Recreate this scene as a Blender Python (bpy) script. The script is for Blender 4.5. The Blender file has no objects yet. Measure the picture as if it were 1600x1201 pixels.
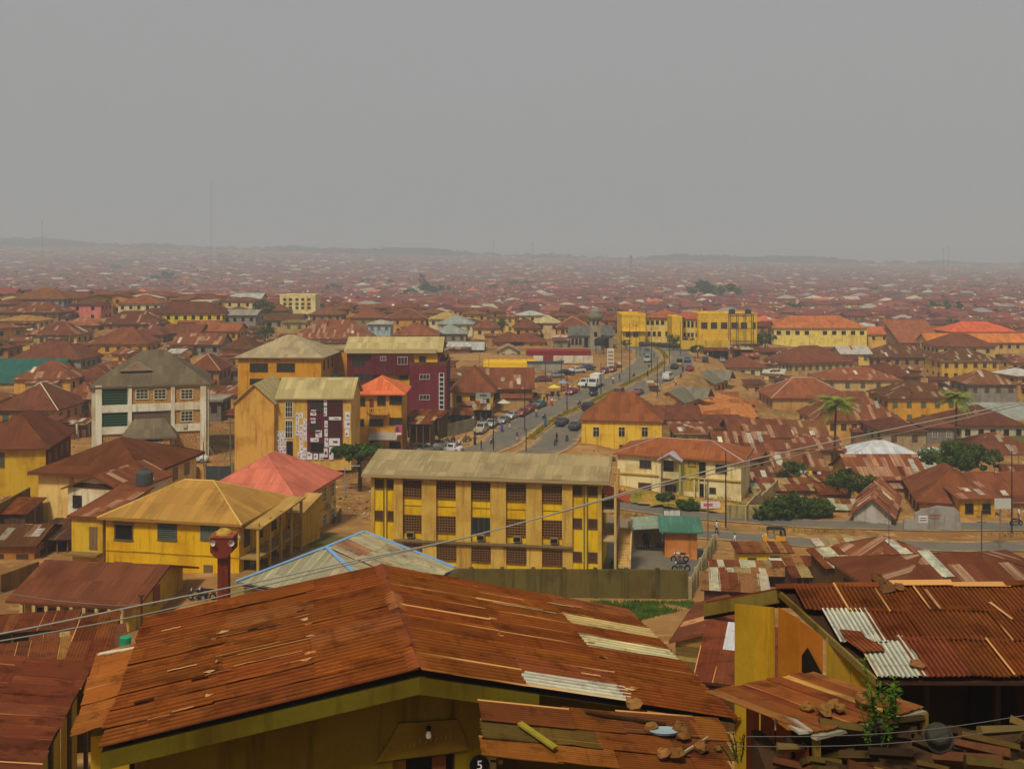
import bpy, math, random
import numpy as np
from mathutils import Vector, Matrix, Euler
random.seed(7); np.random.seed(7)
SC = bpy.context.scene
COL = SC.collection
R = math.radians
F = 1600.0      # focal length in photograph pixels
HZ = 412.0      # row of the true horizon in the photograph

# ------------------------------------------------------------------ camera
cam = bpy.data.cameras.new('camera'); camo = bpy.data.objects.new('camera', cam); COL.objects.link(camo)
cam.sensor_width = 36.0; cam.lens = 36.0
cam.shift_y = -(600.5 - HZ) / 1600.0
cam.clip_start = 0.1; cam.clip_end = 12000
camo.location = (0, 0, 0); camo.rotation_euler = (R(90), 0, 0)
SC.camera = camo
# ------------------------------------------------------------------ sky
SUN_EL, SUN_AZ = 55.0, 202.0          # azimuth clockwise from +Y: the sun stands behind the camera, a little to the left
w = bpy.data.worlds.new('World'); SC.world = w; w.use_nodes = True
nt = w.node_tree; nt.nodes.clear()
sky = nt.nodes.new('ShaderNodeTexSky'); sky.sky_type = 'NISHITA'; sky.sun_disc = False
sky.sun_elevation = R(SUN_EL); sky.sun_rotation = R(SUN_AZ)
sky.air_density = 1.0; sky.dust_density = 6.0; sky.ozone_density = 1.0
hs = nt.nodes.new('ShaderNodeHueSaturation'); hs.inputs['Saturation'].default_value = 0.05
hs.inputs['Value'].default_value = 0.55
mx = nt.nodes.new('ShaderNodeMix'); mx.data_type = 'RGBA'; mx.inputs[0].default_value = 0.78
mx.inputs[7].default_value = (3.82, 3.9, 3.92, 1)       # even grey cloud cover
bg = nt.nodes.new('ShaderNodeBackground'); bg.inputs['Strength'].default_value = 0.10
out = nt.nodes.new('ShaderNodeOutputWorld')
nt.links.new(sky.outputs[0], hs.inputs['Color']); nt.links.new(hs.outputs[0], mx.inputs[6])
nt.links.new(mx.outputs[2], bg.inputs[0]); nt.links.new(bg.outputs[0], out.inputs[0])
# ------------------------------------------------------------------ sun behind thin cloud
sl = bpy.data.lights.new('sun', 'SUN'); sl.energy = 3.15; sl.angle = R(9); sl.color = (1.0, 0.94, 0.80)
so = bpy.data.objects.new('sun', sl); COL.objects.link(so)
_d = Vector((math.sin(R(SUN_AZ)) * math.cos(R(SUN_EL)), math.cos(R(SUN_AZ)) * math.cos(R(SUN_EL)), math.sin(R(SUN_EL))))
so.rotation_euler = (-_d).to_track_quat('-Z', 'Y').to_euler()
HAZE_DENSITY, HAZE_COLOR = 0.00050, (.65, .725, .79, 1)
# ------------------------------------------------------------------ exposure / engine
SC.view_settings.view_transform = 'Standard'; SC.view_settings.look = 'None'
SC.view_settings.exposure = 0.0; SC.view_settings.gamma = 1.0
SC.cycles.use_denoising = True
SC.cycles.max_bounces = 5; SC.cycles.diffuse_bounces = 3; SC.cycles.glossy_bounces = 2
SC.cycles.transmission_bounces = 2; SC.cycles.volume_bounces = 1; SC.cycles.transparent_max_bounces = 4
SC.cycles.caustics_reflective = False; SC.cycles.caustics_refractive = False
SC.cycles.use_adaptive_sampling = True; SC.cycles.adaptive_threshold = 0.015

# ------------------------------------------------------------------ helpers
def c(r, g, b):
    f = lambda v: (v / 255 / 12.92) if v <= 10 else ((v / 255 + .055) / 1.055) ** 2.4
    return (f(r), f(g), f(b), 1)
def P(x, y, D):                      # photograph pixel at depth D (m) -> point
    return Vector(((x - 800) / F * D, D, (HZ - y) / F * D))
def px(p): return (800 + F * p[0] / p[1], HZ - F * p[2] / p[1])

class MB:
    def __init__(s): s.v = []; s.f = []; s.m = []; s.uv = []
    def face(s, pts, m=0, uv=None):
        n = len(s.v); s.v += [tuple(p) for p in pts]; s.f.append(list(range(n, n + len(pts)))); s.m.append(m)
        s.uv += uv if uv else [(0, 0)] * len(pts)
    def box(s, c0, sz, m=0, rz=0.0, mat=None, skip=()):
        x, y, z = sz[0] / 2, sz[1] / 2, sz[2] / 2
        M = mat if mat else (Matrix.Translation(c0) @ Matrix.Rotation(rz, 4, 'Z'))
        k = [M @ Vector(q) for q in ((-x,-y,-z),(x,-y,-z),(x,y,-z),(-x,y,-z),(-x,-y,z),(x,-y,z),(x,y,z),(-x,y,z))]
        for i, q in enumerate(((0,3,2,1),(4,5,6,7),(0,1,5,4),(1,2,6,5),(2,3,7,6),(3,0,4,7))):
            if i in skip: continue
            s.face([k[j] for j in q], m)
    def beam(s, a, b, wx, wz, m=0):
        a, b = Vector(a), Vector(b); d = b - a; L = d.length
        q = d.to_track_quat('Y', 'Z').to_matrix().to_4x4()
        s.box(None, (wx, L, wz), m, mat=Matrix.Translation((a + b) / 2) @ q)
    def tube(s, pts, r, n=6, m=0, cap=True):
        pts = [Vector(p) for p in pts]; rr = r if isinstance(r, (list, tuple)) else [r] * len(pts)
        rings = []
        for i, p in enumerate(pts):
            d = (pts[min(i + 1, len(pts) - 1)] - pts[max(i - 1, 0)]).normalized()
            up = Vector((0, 0, 1)) if abs(d.z) < .9 else Vector((1, 0, 0))
            a = d.cross(up).normalized(); b = d.cross(a).normalized()
            rings.append([p + (a * math.cos(2 * math.pi * k / n) + b * math.sin(2 * math.pi * k / n)) * rr[i] for k in range(n)])
        for i in range(len(rings) - 1):
            for k in range(n):
                s.face([rings[i][k], rings[i][(k + 1) % n], rings[i + 1][(k + 1) % n], rings[i + 1][k]], m)
        if cap: s.face(rings[0][::-1], m); s.face(rings[-1], m)
    def lathe(s, prof, n=12, m=0, cx=0, cy=0):
        for (r0, z0), (r1, z1) in zip(prof[:-1], prof[1:]):
            for k in range(n):
                a, b = 2 * math.pi * k / n, 2 * math.pi * (k + 1) / n
                s.face([(cx + r0 * math.cos(a), cy + r0 * math.sin(a), z0), (cx + r0 * math.cos(b), cy + r0 * math.sin(b), z0),
                        (cx + r1 * math.cos(b), cy + r1 * math.sin(b), z1), (cx + r1 * math.cos(a), cy + r1 * math.sin(a), z1)], m)
    def prism(s, poly, h, m=0, M=None):   # poly (x,z) outline extruded along y from 0 to h
        M = M or Matrix.Identity(4)
        a = [M @ Vector((x, 0, z)) for x, z in poly]; b = [M @ Vector((x, h, z)) for x, z in poly]
        s.face(a, m); s.face(b[::-1], m); n = len(poly)
        for i in range(n): s.face([a[(i + 1) % n], a[i], b[i], b[(i + 1) % n]], m)
    def patch(s, p00, p10, p11, p01, nu=1, nv=1, m=0, jit=0.0, rnd=None):
        p00, p10, p11, p01 = map(Vector, (p00, p10, p11, p01))
        e = (p10 - p00); e = e.normalized() if e.length > 1e-6 else Vector((1, 0, 0))
        nrm = (p10 - p00).cross(p01 - p00) if (p01 - p00).length > 1e-6 else (p10 - p00).cross(p11 - p00)
        nrm.normalize(); sd = nrm.cross(e)
        g = []
        for j in range(nv + 1):
            row = []
            for i in range(nu + 1):
                a, b = i / nu, j / nv
                p = p00.lerp(p10, a).lerp(p01.lerp(p11, a), b)
                u, v = (p - p00).dot(e), (p - p00).dot(sd)
                if jit and rnd and 0 < j < nv: p = p + nrm * rnd.uniform(-jit, jit)
                elif jit and rnd and j == 0: p = p + Vector((0, 0, rnd.uniform(-jit, jit)))
                row.append((p, (u, v)))
            g.append(row)
        for j in range(nv):
            for i in range(nu):
                q = [g[j][i], g[j][i + 1], g[j + 1][i + 1], g[j + 1][i]]
                if (q[2][0] - q[3][0]).length < 1e-6: q = q[:3]
                s.face([k[0] for k in q], m, [k[1] for k in q])
    def mesh(s, name, mats, smooth=False):
        me = bpy.data.meshes.new(name); me.from_pydata(s.v, [], s.f)
        for mt in mats: me.materials.append(mt)
        if len(mats) > 1: me.polygons.foreach_set('material_index', s.m)
        uvl = me.uv_layers.new(name='UVMap'); uvl.data.foreach_set('uv', [k for q in s.uv for k in q])
        if smooth: me.polygons.foreach_set('use_smooth', [True] * len(s.f))
        me.update(); return me
    def build(s, name, mats, parent=None, col=None, smooth=False):
        if not isinstance(mats, (list, tuple)): mats = [mats]
        return obj(name, s.mesh(name, mats, smooth), parent, col)

def obj(name, me, parent=None, col=None, loc=None, rz=None):
    o = bpy.data.objects.new(name, me); COL.objects.link(o)
    if parent: o.parent = parent
    if col: o.color = (col[0], col[1], col[2], col[3] if len(col) > 3 else 1)
    if loc is not None: o.location = loc
    if rz is not None: o.rotation_euler = (0, 0, rz)
    return o
def tag(o, label=None, cat=None, group=None, kind=None):
    if label: o['label'] = label
    if cat: o['category'] = cat
    if group: o['group'] = group
    if kind: o['kind'] = kind
    return o
def empty(name, loc=(0, 0, 0), rz=0.0):
    o = bpy.data.objects.new(name, None); COL.objects.link(o); o.location = loc; o.rotation_euler = (0, 0, rz)
    o.empty_display_size = .2; return o
def copy_tree(o, parent=None):
    k = o.copy(); COL.objects.link(k); k.parent = parent
    for ch in o.children: copy_tree(ch, k)
    return k
def vary(col, rnd, a=.12):
    f = 1 + rnd.uniform(-a, a)
    return tuple(max(0, min(1, col[i] * f * (1 + rnd.uniform(-.05, .05)))) for i in range(3))

# ------------------------------------------------------------------ materials
class NT:
    def __init__(s, name):
        s.m = bpy.data.materials.new(name); s.m.use_nodes = True; s.t = s.m.node_tree; s.t.nodes.clear()
        s.out = s.t.nodes.new('ShaderNodeOutputMaterial'); s.b = s.t.nodes.new('ShaderNodeBsdfPrincipled')
        s.t.links.new(s.b.outputs[0], s.out.inputs[0]); s.b.inputs['Specular IOR Level'].default_value = .04
    def n(s, ty, **kw):
        q = s.t.nodes.new('ShaderNode' + ty)
        for k, v in kw.items():
            setattr(q, k, v)
        return q
    def L(s, a, b): s.t.links.new(a, b)
    def set(s, sock, v):
        if hasattr(v, 'is_linked') or isinstance(v, bpy.types.NodeSocket): s.L(v, sock)
        else: sock.default_value = v
    def math(s, op, a, b=None, cl=False):
        q = s.n('Math', operation=op, use_clamp=cl); s.set(q.inputs[0], a)
        if b is not None: s.set(q.inputs[1], b)
        return q.outputs[0]
    def mix(s, f, a, b, mode='MIX'):
        q = s.n('Mix', data_type='RGBA', blend_type=mode); s.set(q.inputs[0], f); s.set(q.inputs[6], a); s.set(q.inputs[7], b); return q.outputs[2]
    def noise(s, vec, scale, detail=3, rough=.55):
        q = s.n('TexNoise'); s.set(q.inputs['Vector'], vec); q.inputs['Scale'].default_value = scale
        q.inputs['Detail'].default_value = detail; q.inputs['Roughness'].default_value = rough; return q.outputs['Fac']
    def ramp(s, v, lo, hi):
        q = s.n('MapRange'); s.set(q.inputs[0], v); q.inputs[1].default_value = lo; q.inputs[2].default_value = hi; return q.outputs[0]
    def mapv(s, vec, sc, loc=(0, 0, 0)):
        q = s.n('Mapping'); s.set(q.inputs[0], vec); q.inputs['Scale'].default_value = sc; s.set(q.inputs['Location'], loc); return q.outputs[0]
    def scale(s, col, f):
        q = s.n('VectorMath', operation='SCALE'); s.set(q.inputs[0], col[:3] if isinstance(col, tuple) else col); s.set(q.inputs['Scale'], f); return q.outputs[0]
    def bump(s, h, st, dist=.02):
        q = s.n('Bump'); q.inputs['Strength'].default_value = st; q.inputs['Distance'].default_value = dist; s.set(q.inputs['Height'], h)
        s.L(q.outputs[0], s.b.inputs['Normal'])
    def base(s, v): s.set(s.b.inputs['Base Color'], v)
    def rough(s, v): s.set(s.b.inputs['Roughness'], v)

def simple(name, col, rough=.7, metal=0.0, var=.25, scale=3.0):
    k = NT(name); tc = k.n('TexCoord'); oi = k.n('ObjectInfo')
    n = k.noise(tc.outputs['Object'], scale, 4)
    f = k.math('ADD', k.math('MULTIPLY', n, var * 2), 1 - var)
    if rough < .55: k.b.inputs['Specular IOR Level'].default_value = .4
    k.base(k.scale(col if col else oi.outputs['Color'], f)); k.rough(rough); k.b.inputs['Metallic'].default_value = metal
    return k.m

def roof_material(name, wave=.16, bump=.35, near=False, edge=False, rib=0.0):
    k = NT(name); uv = k.n('UVMap'); uv.uv_map = 'UVMap'; oi = k.n('ObjectInfo'); tc = k.n('TexCoord')
    sp = k.n('SeparateXYZ'); k.L(uv.outputs[0], sp.inputs[0]); u, v = sp.outputs[0], sp.outputs[1]
    rnd = oi.outputs['Random']
    us = k.math('ADD', k.math('DIVIDE', u, .84), k.math('MULTIPLY', rnd, 37))
    row = k.math('ADD', k.math('DIVIDE', v, 2.3), k.math('MULTIPLY', rnd, 11))
    cb = k.n('CombineXYZ'); k.L(k.math('FLOOR', us), cb.inputs[0]); k.L(k.math('FLOOR', row), cb.inputs[1]); k.L(rnd, cb.inputs[2])
    wn = k.n('TexWhiteNoise'); k.L(cb.outputs[0], wn.inputs[0])
    off = k.n('CombineXYZ'); k.L(k.math('MULTIPLY', rnd, 91), off.inputs[0]); k.L(k.math('MULTIPLY', rnd, 53), off.inputs[1])
    streak = k.noise(k.mapv(uv.outputs[0], (3.2, .22, 1), off.outputs[0]), 1.0, 4, .6)
    blot = k.noise(k.mapv(uv.outputs[0], (.3, .2, 1), off.outputs[0]), 1.0, 4, .6)
    fine = k.noise(k.mapv(uv.outputs[0], (6, 2.4, 1), off.outputs[0]), 1.5, 5, .65)
    base = oi.outputs['Color']
    f = k.math('ADD', k.math('MULTIPLY', wn.outputs[0], .12 if edge else .34), .73 if edge else .62)
    f = k.math('ADD', f, k.math('MULTIPLY', fine, .32))
    col = k.scale(base, f)
    hot = k.mix(1.0, base, (1.55, 1.75, 1.5, 1), 'MULTIPLY')
    col = k.mix(k.math('MULTIPLY', k.ramp(streak, .56, .74), .3 if edge else .75), col, hot)
    dk = k.mix(1.0, base, (.52, .46, .5, 1), 'MULTIPLY')
    col = k.mix(k.math('MULTIPLY', k.ramp(blot, .52, .72), .3 if edge else .6), col, dk)
    shab = k.math('SUBTRACT', 1.0, oi.outputs['Alpha']); ps = k.math('GREATER_THAN', k.math('ADD', wn.outputs[0], k.math('MULTIPLY', shab, .5)), 1.0); pf = k.math('MULTIPLY', ps, k.ramp(streak, .34, .62)); col = k.mix(k.math('MULTIPLY', pf, .7), col, k.mix(fine, c(206,184,150), c(150,96,60)))
    thin = k.noise(k.mapv(uv.outputs[0], (7, .16, 1), off.outputs[0]), 1.0, 2, .5); col = k.mix(k.math('MULTIPLY', k.math('MULTIPLY', k.ramp(thin, .69, .75), shab), 1.1, True), col, c(198,160,116))
    # lap lines between sheets
    fr = k.math('FRACT', row); line = k.math('LESS_THAN', fr, .02)
    fu = k.math('FRACT', us); line2 = k.math('LESS_THAN', fu, .035)
    col = k.mix(k.math('MULTIPLY', k.math('MAXIMUM', line, line2), .38), col, dk)
    if edge:
        fs = k.noise(k.mapv(uv.outputs[0], (16, .5, 1), off.outputs[0]), 1.0, 3, .6); col = k.scale(col, k.math('ADD', .82, k.math('MULTIPLY', fs, .36)))
        fl = k.noise(k.mapv(uv.outputs[0], (22, .35, 1), off.outputs[0]), 1.0, 2, .5); col = k.mix(k.math('MULTIPLY', k.ramp(fl, .66, .74), .4), col, c(160,98,46))
        if rib: col = k.scale(col, k.math('ADD', .80, k.math('MULTIPLY', k.math('SINE', k.math('MULTIPLY', u, 6.2832/rib)), .36)))  # rib shading put into the colour: valleys darkened, crests lightened
        ge = k.n('NewGeometry'); wb = k.noise(k.mapv(ge.outputs['Position'], (.75, 1.0, 1)), 1.0, 8, .68); col = k.mix(k.math('MULTIPLY', k.ramp(wb, .5, .68), .55), col, k.mix(1.0, col, (1.7, 1.75, 1.4, 1), 'MULTIPLY')); wd = k.noise(k.mapv(ge.outputs['Position'], (1.2, 1.6, 1), (7, 3, 1)), 1.0, 8, .68); col = k.mix(k.math('MULTIPLY', k.ramp(wd, .52, .62), .75), col, k.mix(1.0, col, (.45, .42, .42, 1), 'MULTIPLY'))
        e = k.math('LESS_THAN', u, .045); e = k.math('MULTIPLY', e, k.ramp(streak, .50, .58)); col = k.mix(k.math('MULTIPLY', e, .85), col, c(206,150,86))
    k.base(col); k.rough(.82)
    h = k.math('SINE', k.math('MULTIPLY', u, 6.2832 / wave))
    h = k.math('ADD', h, k.math('MULTIPLY', fine, .8))
    k.bump(h, bump, .03); return k.m

def wall_material(name, amt=1.0):
    k = NT(name); oi = k.n('ObjectInfo'); tc = k.n('TexCoord'); base = oi.outputs['Color']
    off = k.n('CombineXYZ'); k.L(k.math('MULTIPLY', oi.outputs['Random'], 77), off.inputs[0])
    o = k.mapv(tc.outputs['Object'], (1, 1, 1), off.outputs[0])
    big = k.noise(o, .35, 5, .6); st = k.noise(k.mapv(o, (2.2, 2.2, .18)), 1.0, 4, .6); fine = k.noise(o, 9, 4, .6)
    f = k.math('ADD', .8, k.math('MULTIPLY', fine, .38))
    col = k.scale(base, f)
    worn = k.mix(1.0, base, (.72, .62, .5, 1), 'MULTIPLY')
    col = k.mix(k.math('MULTIPLY', k.ramp(big, .47, .63), .65 * amt), col, worn)
    dirt = k.mix(1.0, base, (.42, .36, .3, 1), 'MULTIPLY')
    col = k.mix(k.math('MULTIPLY', k.ramp(st, .53, .70), .55 * amt), col, dirt)
    k.base(col); k.rough(.9); k.bump(fine, .25, .02); return k.m

def ground_material():
    k = NT('laterite_ground'); tc = k.n('TexCoord'); o = tc.outputs['Object']
    a = k.noise(o, .06, 6, .62); b = k.noise(o, .5, 5, .6); d = k.noise(o, 4, 4, .6); g = k.noise(o, .035, 5, .6)
    col = k.mix(k.ramp(a, .38, .62), c(158, 116, 64), c(130, 88, 46))
    col = k.mix(k.math('MULTIPLY', k.ramp(b, .5, .72), .7), col, c(190, 150, 96))
    col = k.mix(k.math('MULTIPLY', k.ramp(g, .56, .66), .85), col, c(74, 78, 30))
    col = k.mix(k.math('MULTIPLY', k.ramp(d, .55, .8), .5), col, c(92, 66, 40))
    k.base(col); k.rough(.95); k.bump(k.math('ADD', b, d), .5, .1); return k.m
def asphalt_material():
    k = NT('asphalt'); tc = k.n('TexCoord'); o = tc.outputs['Object']
    a = k.noise(o, .12, 6, .65); d = k.noise(o, 6, 4, .6); e = k.noise(o, .6, 5, .6)
    col = k.mix(k.ramp(a, .4, .66), c(102, 96, 86), c(122, 108, 86))
    col = k.mix(k.math('MULTIPLY', k.ramp(e, .52, .75), .5), col, c(80, 76, 70))
    col = k.scale(col, k.math('ADD', .85, k.math('MULTIPLY', d, .3)))
    uv = k.n('UVMap'); uv.uv_map = 'UVMap'; sp = k.n('SeparateXYZ'); k.L(uv.outputs[0], sp.inputs[0]); ed = k.math('ABSOLUTE', k.math('SUBTRACT', sp.outputs[0], .5))
    dust = k.math('MULTIPLY', k.ramp(k.math('ADD', ed, k.math('MULTIPLY', k.math('SUBTRACT', e, .5), .55)), .36, .52), sp.outputs[1]); col = k.mix(dust, col, c(172,134,82))
    k.base(col); k.rough(.88); k.bump(d, .2, .01); return k.m
def leaf_material(name, ca, cb, sc=.9):
    k = NT(name); tc = k.n('TexCoord'); n = k.noise(tc.outputs['Object'], sc, 4, .6); n2 = k.noise(tc.outputs['Object'], 14, 2)
    col = k.mix(k.ramp(n, .35, .65), ca, cb); col = k.scale(col, k.math('ADD', .65, k.math('MULTIPLY', n2, .7)))
    k.base(col); k.rough(.6)
    tr = k.n('BsdfTranslucent'); k.L(col, tr.inputs[0]); ms = k.n('MixShader'); ms.inputs[0].default_value = .22
    k.L(k.b.outputs[0], ms.inputs[1]); k.L(tr.outputs[0], ms.inputs[2]); k.L(ms.outputs[0], k.out.inputs[0]); return k.m
def attr_material(name, rough=.85):
    k = NT(name); at = k.n('Attribute'); at.attribute_name = 'Col'; tc = k.n('TexCoord')
    n = k.noise(tc.outputs['Object'], .4, 4, .7)
    k.base(k.scale(at.outputs['Color'], k.math('ADD', .72, k.math('MULTIPLY', n, .56)))); k.rough(rough); return k.m

M = {}
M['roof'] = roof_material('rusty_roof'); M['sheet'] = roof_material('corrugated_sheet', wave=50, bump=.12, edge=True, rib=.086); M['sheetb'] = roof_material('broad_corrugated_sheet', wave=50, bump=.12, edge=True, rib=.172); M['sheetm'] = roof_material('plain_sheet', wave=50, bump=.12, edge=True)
M['wall'] = wall_material('plaster', 1.3); M['ground'] = ground_material(); M['asphalt'] = asphalt_material()
M['paint'] = simple('paint', None, .6, 0, .12, 4); M['gloss'] = simple('car_paint', None, .25, .1, .06, 2)
M['dark'] = simple('dark_opening', c(30, 24, 20), .9, 0, .3, 2); M['glass'] = simple('window_glass', c(44, 44, 42), .18, 0, .2, 1)
M['wood'] = simple('weathered_wood', None, .85, 0, .35, 6); M['metal'] = simple('dull_metal', None, .5, .4, .2, 6)
M['concrete'] = simple('concrete', None, .9, 0, .25, 1.5); M['rubber'] = simple('rubber', c(22, 22, 22), .8, 0, .1)
M['skin'] = simple('skin', c(70, 44, 32), .6, 0, .08); M['cloth'] = simple('cloth', None, .9, 0, .12, 8)
M['leaf'] = leaf_material('leaves', c(40, 58, 18), c(82, 102, 36)); M['palm'] = leaf_material('palm_fronds', c(84, 100, 30), c(150, 152, 60))
M['grass'] = leaf_material('grass_blades', c(52, 78, 18), c(96, 120, 34), .6); M['hedge'] = leaf_material('verge', c(112, 102, 24), c(168, 142, 42), .5)
M['bark'] = simple('bark', c(74, 58, 42), .9, 0, .3, 5); M['far'] = attr_material('distant_surfaces')
M['moss'] = wall_material('mossy_plaster', 1.6)
M['stone'] = simple('stone', None, .95, 0, .35, 9)
# ================================================================== ground
ANC = [(0,775,123),(0,700,165),(150,718,160),(300,715,160),(0,640,210),(150,645,205),(0,580,262),(250,585,255),(0,530,312),(300,535,300),
 (0,500,362),(300,500,350),(150,481,420),(500,500,400),(500,540,330),(650,530,350),(620,700,175),(540,742,150),(450,730,155),(560,762,138),
 (300,905,88),(480,880,92),(100,960,84),(200,985,80),(0,1040,68),(800,885,97),(960,868,104),(1060,858,110),(700,938,87),(900,940,87),(1060,940,87),(1000,985,73),
 (700,975,76),(1200,900,98),(1400,930,85),(1550,905,88),(1300,1000,62),(1550,1000,60),(1100,829,126),(1350,842,123),(1600,842,123),(1900,842,123),
 (1010,775,143),(1050,772,151),(1300,800,140),(1500,792,141),(1400,752,165),(1250,745,168),(1550,722,175),(1350,699,212),(1150,690,200),(1550,664,220),
 (1150,640,225),(1350,645,245),(1550,642,248),(1250,603,285),(1500,600,290),(1200,560,330),(1450,565,330),(1250,543,400),(1550,547,380),
 (1080,537,320),(1100,652,222),(1075,650,218),(1120,614,257),(1150,606,262),(700,648,206),(800,638,212),(1180,532,345),(800,505,500),(1200,503,560),(400,480,560),(0,478,600),(1600,505,560),(0,471,800),(400,475,780),(800,479,750),
 (1500,482,750),(0,452,1100),(800,458,1100),(1600,463,1100),(0,425,1800),(800,436,1800),(1600,443,1800),(0,399,3000),(800,413,3000),(1600,425,3000),
 (-300,380,4200),(0,382,4200),(300,390,4200),(500,397,4200),(800,402,4200),(1200,411,4200),(1600,416,4200),(1900,416,4200),
 (0,400,6500),(800,415,6500),(1600,420,6500),(-700,775,123),(-700,580,262),(-500,480,420),(-700,400,3000),(2300,842,123),(2300,640,248),(2100,545,380),(2300,425,3000)]
AP = [tuple(P(*a)) for a in ANC] + [(0,0,-9.5),(-15,5,-11),(15,5,-8.6),(0,-60,-6),(-60,-40,-8),(60,-40,-8),(-60,10,-14),(60,10,-12),
 (0,20,-12),(-9,21,-12.2),(-15,26,-15),(12,18,-9.4),(25,20,-10),(10,30,-15),(-10,36,-17.5),(30,35,-15),(0,50,-21.5),(14,52,-20.5),(-28,48,-22),(-60,55,-24),(60,55,-18),(35,58,-19.5),(0,-400,-6),(-400,-300,-8),(400,-300,-8)]
# ---- road centre line (X, Y) with its own levels
def _p(x, y, D): q = P(x, y, D); return (q.x, q.y, q.z)
ROADPTS = [(150,122,-33.2),(100,123,-33.1),(62,124,-33.0),(42,124.5,-32.9),(24,128,-32.6),(9,135,-32.2),(-1,146,-31.7),(-4,160,-31.3),
 _p(817,695,178),_p(866,657,197),_p(922,630,213),_p(975,603,235),_p(1008,587,250),_p(1030,573,267),_p(1040,560,287),_p(1030,547,310),_p(1000,538,328),_p(950,532,340),_p(860,527,352),_p(740,523,362)]
def smooth_line(pts, per=6):
    p = np.array(pts); out = []
    for i in range(len(p) - 1):
        p0, p1, p2, p3 = p[max(i-1,0)], p[i], p[i+1], p[min(i+2,len(p)-1)]
        for t in np.linspace(0, 1, per, endpoint=False):
            out.append(.5*((2*p1)+(-p0+p2)*t+(2*p0-5*p1+4*p2-p3)*t*t+(-p0+3*p1-3*p2+p3)*t**3))
    out.append(p[-1]); return np.array(out)
ROAD = smooth_line(ROADPTS, 8)
AP += [tuple(q) for q in ROADPTS]
AP = np.array(AP)
def _uv(X, Y):
    Yc = np.maximum(Y, -20) + 40
    return np.stack([X / Yc * 1.6, np.log(Yc) * 1.3], -1)
_A = _uv(AP[:, 0], AP[:, 1]); _n = len(AP)
_K = np.linalg.norm(_A[:, None] - _A[None], axis=-1) - np.eye(_n) * 0.012
_Q = np.concatenate([np.ones((_n, 1)), _A], 1)
_S = np.linalg.solve(np.block([[_K, _Q], [_Q.T, np.zeros((3, 3))]]), np.concatenate([AP[:, 2], np.zeros(3)]))
def raw_z(X, Y):
    q = _uv(X, Y); d = np.linalg.norm(q[..., None, :] - _A, axis=-1)
    return d @ _S[:_n] + _S[_n] + q @ _S[_n + 1:]
def road_near(X, Y):
    d = np.hypot(X[..., None] - ROAD[:, 0], Y[..., None] - ROAD[:, 1]); i = d.argmin(-1)
    return np.take_along_axis(d, i[..., None], -1)[..., 0], ROAD[i, 2]
def ground_z(X, Y):
    X = np.asarray(X, float); Y = np.asarray(Y, float); z = raw_z(X, Y)
    m = (Y > 90) & (Y < 420) & (np.abs(X) < 220)
    if m.any():
        d, zr = road_near(X[m], Y[m]); t = np.clip((d - 10.5) / 6, 0, 1); t = t * t * (3 - 2 * t)
        z[m] = (zr - .05) * (1 - t) + z[m] * t
    return z
def gz(x, y): return float(ground_z(np.array([x]), np.array([y]))[0])
def lines(segs):
    o = []
    for a, b, st in segs: o += list(np.arange(a, b, st))
    return np.array(o + [segs[-1][1]])
gx = lines([(-6000,-1500,400),(-1500,-500,80),(-500,-200,20),(-200,-100,8),(-100,100,3),(100,220,6),(220,500,20),(500,1500,80),(1500,6000,400)])
gy = lines([(-500,-60,60),(-60,10,8),(10,380,3),(380,500,8),(500,900,20),(900,2000,60),(2000,6400,150)])
GX, GY = np.meshgrid(gx, gy); GZ = ground_z(GX.ravel(), GY.ravel()).reshape(GX.shape)
nx, ny = len(gx), len(gy)
me = bpy.data.meshes.new('ground')
idx = np.arange(nx * ny).reshape(ny, nx)
fc = np.stack([idx[:-1, :-1], idx[:-1, 1:], idx[1:, 1:], idx[1:, :-1]], -1).reshape(-1, 4)
me.from_pydata(np.stack([GX, GY, GZ], -1).reshape(-1, 3).tolist(), [], fc.tolist()); me.materials.append(M['ground'])
me.polygons.foreach_set('use_smooth', [True] * len(fc))
tag(obj('ground', me), kind='structure')
# ---- road: two carriageways and a planted kerbed median
d = np.gradient(ROAD[:, :2], axis=0); d /= np.linalg.norm(d, axis=1)[:, None]; RN = np.stack([d[:, 1], -d[:, 0]], 1)
def ribbon(mb, a, b, dz, m=0, i0=0, i1=None, wob=0):
    i1 = i1 or len(ROAD)
    for i in range(i0, i1 - 1):
        w0 = math.sin(i * .9) * wob; w1 = math.sin((i + 1) * .9) * wob
        q = [(*(ROAD[k, :2] + RN[k] * o), ROAD[k, 2] + dz) for k, o in ((i, a(i)+w0), (i, b(i) + w0), (i + 1, b(i+1) + w1), (i + 1, a(i+1)+w1))]
        mb.face(q, m, [(0,1),(1,1),(1,1),(0,1)])
def tw(i): t = min(1, max(0, (i-38)/14)); return t*t*(3-2*t)
mb = MB(); ribbon(mb, lambda i: -(6.7+1.9*tw(i)), lambda i: -(2.3-1.45*tw(i)), .06, wob=.25); tag(mb.build('road', M['asphalt']), kind='structure')
mb = MB(); ribbon(mb, lambda i: 2.3-1.45*tw(i), lambda i: 6.7+1.9*tw(i), .06, wob=.25); tag(mb.build('road', M['asphalt']), kind='structure')
mb = MB()
KERB = simple('kerb_concrete', c(168, 142, 70), .9, 0, .3, .7)
gaps = [(58, 66), (108, 113)]
def in_gap(i): return any(a <= i < b for a, b in gaps)
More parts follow.
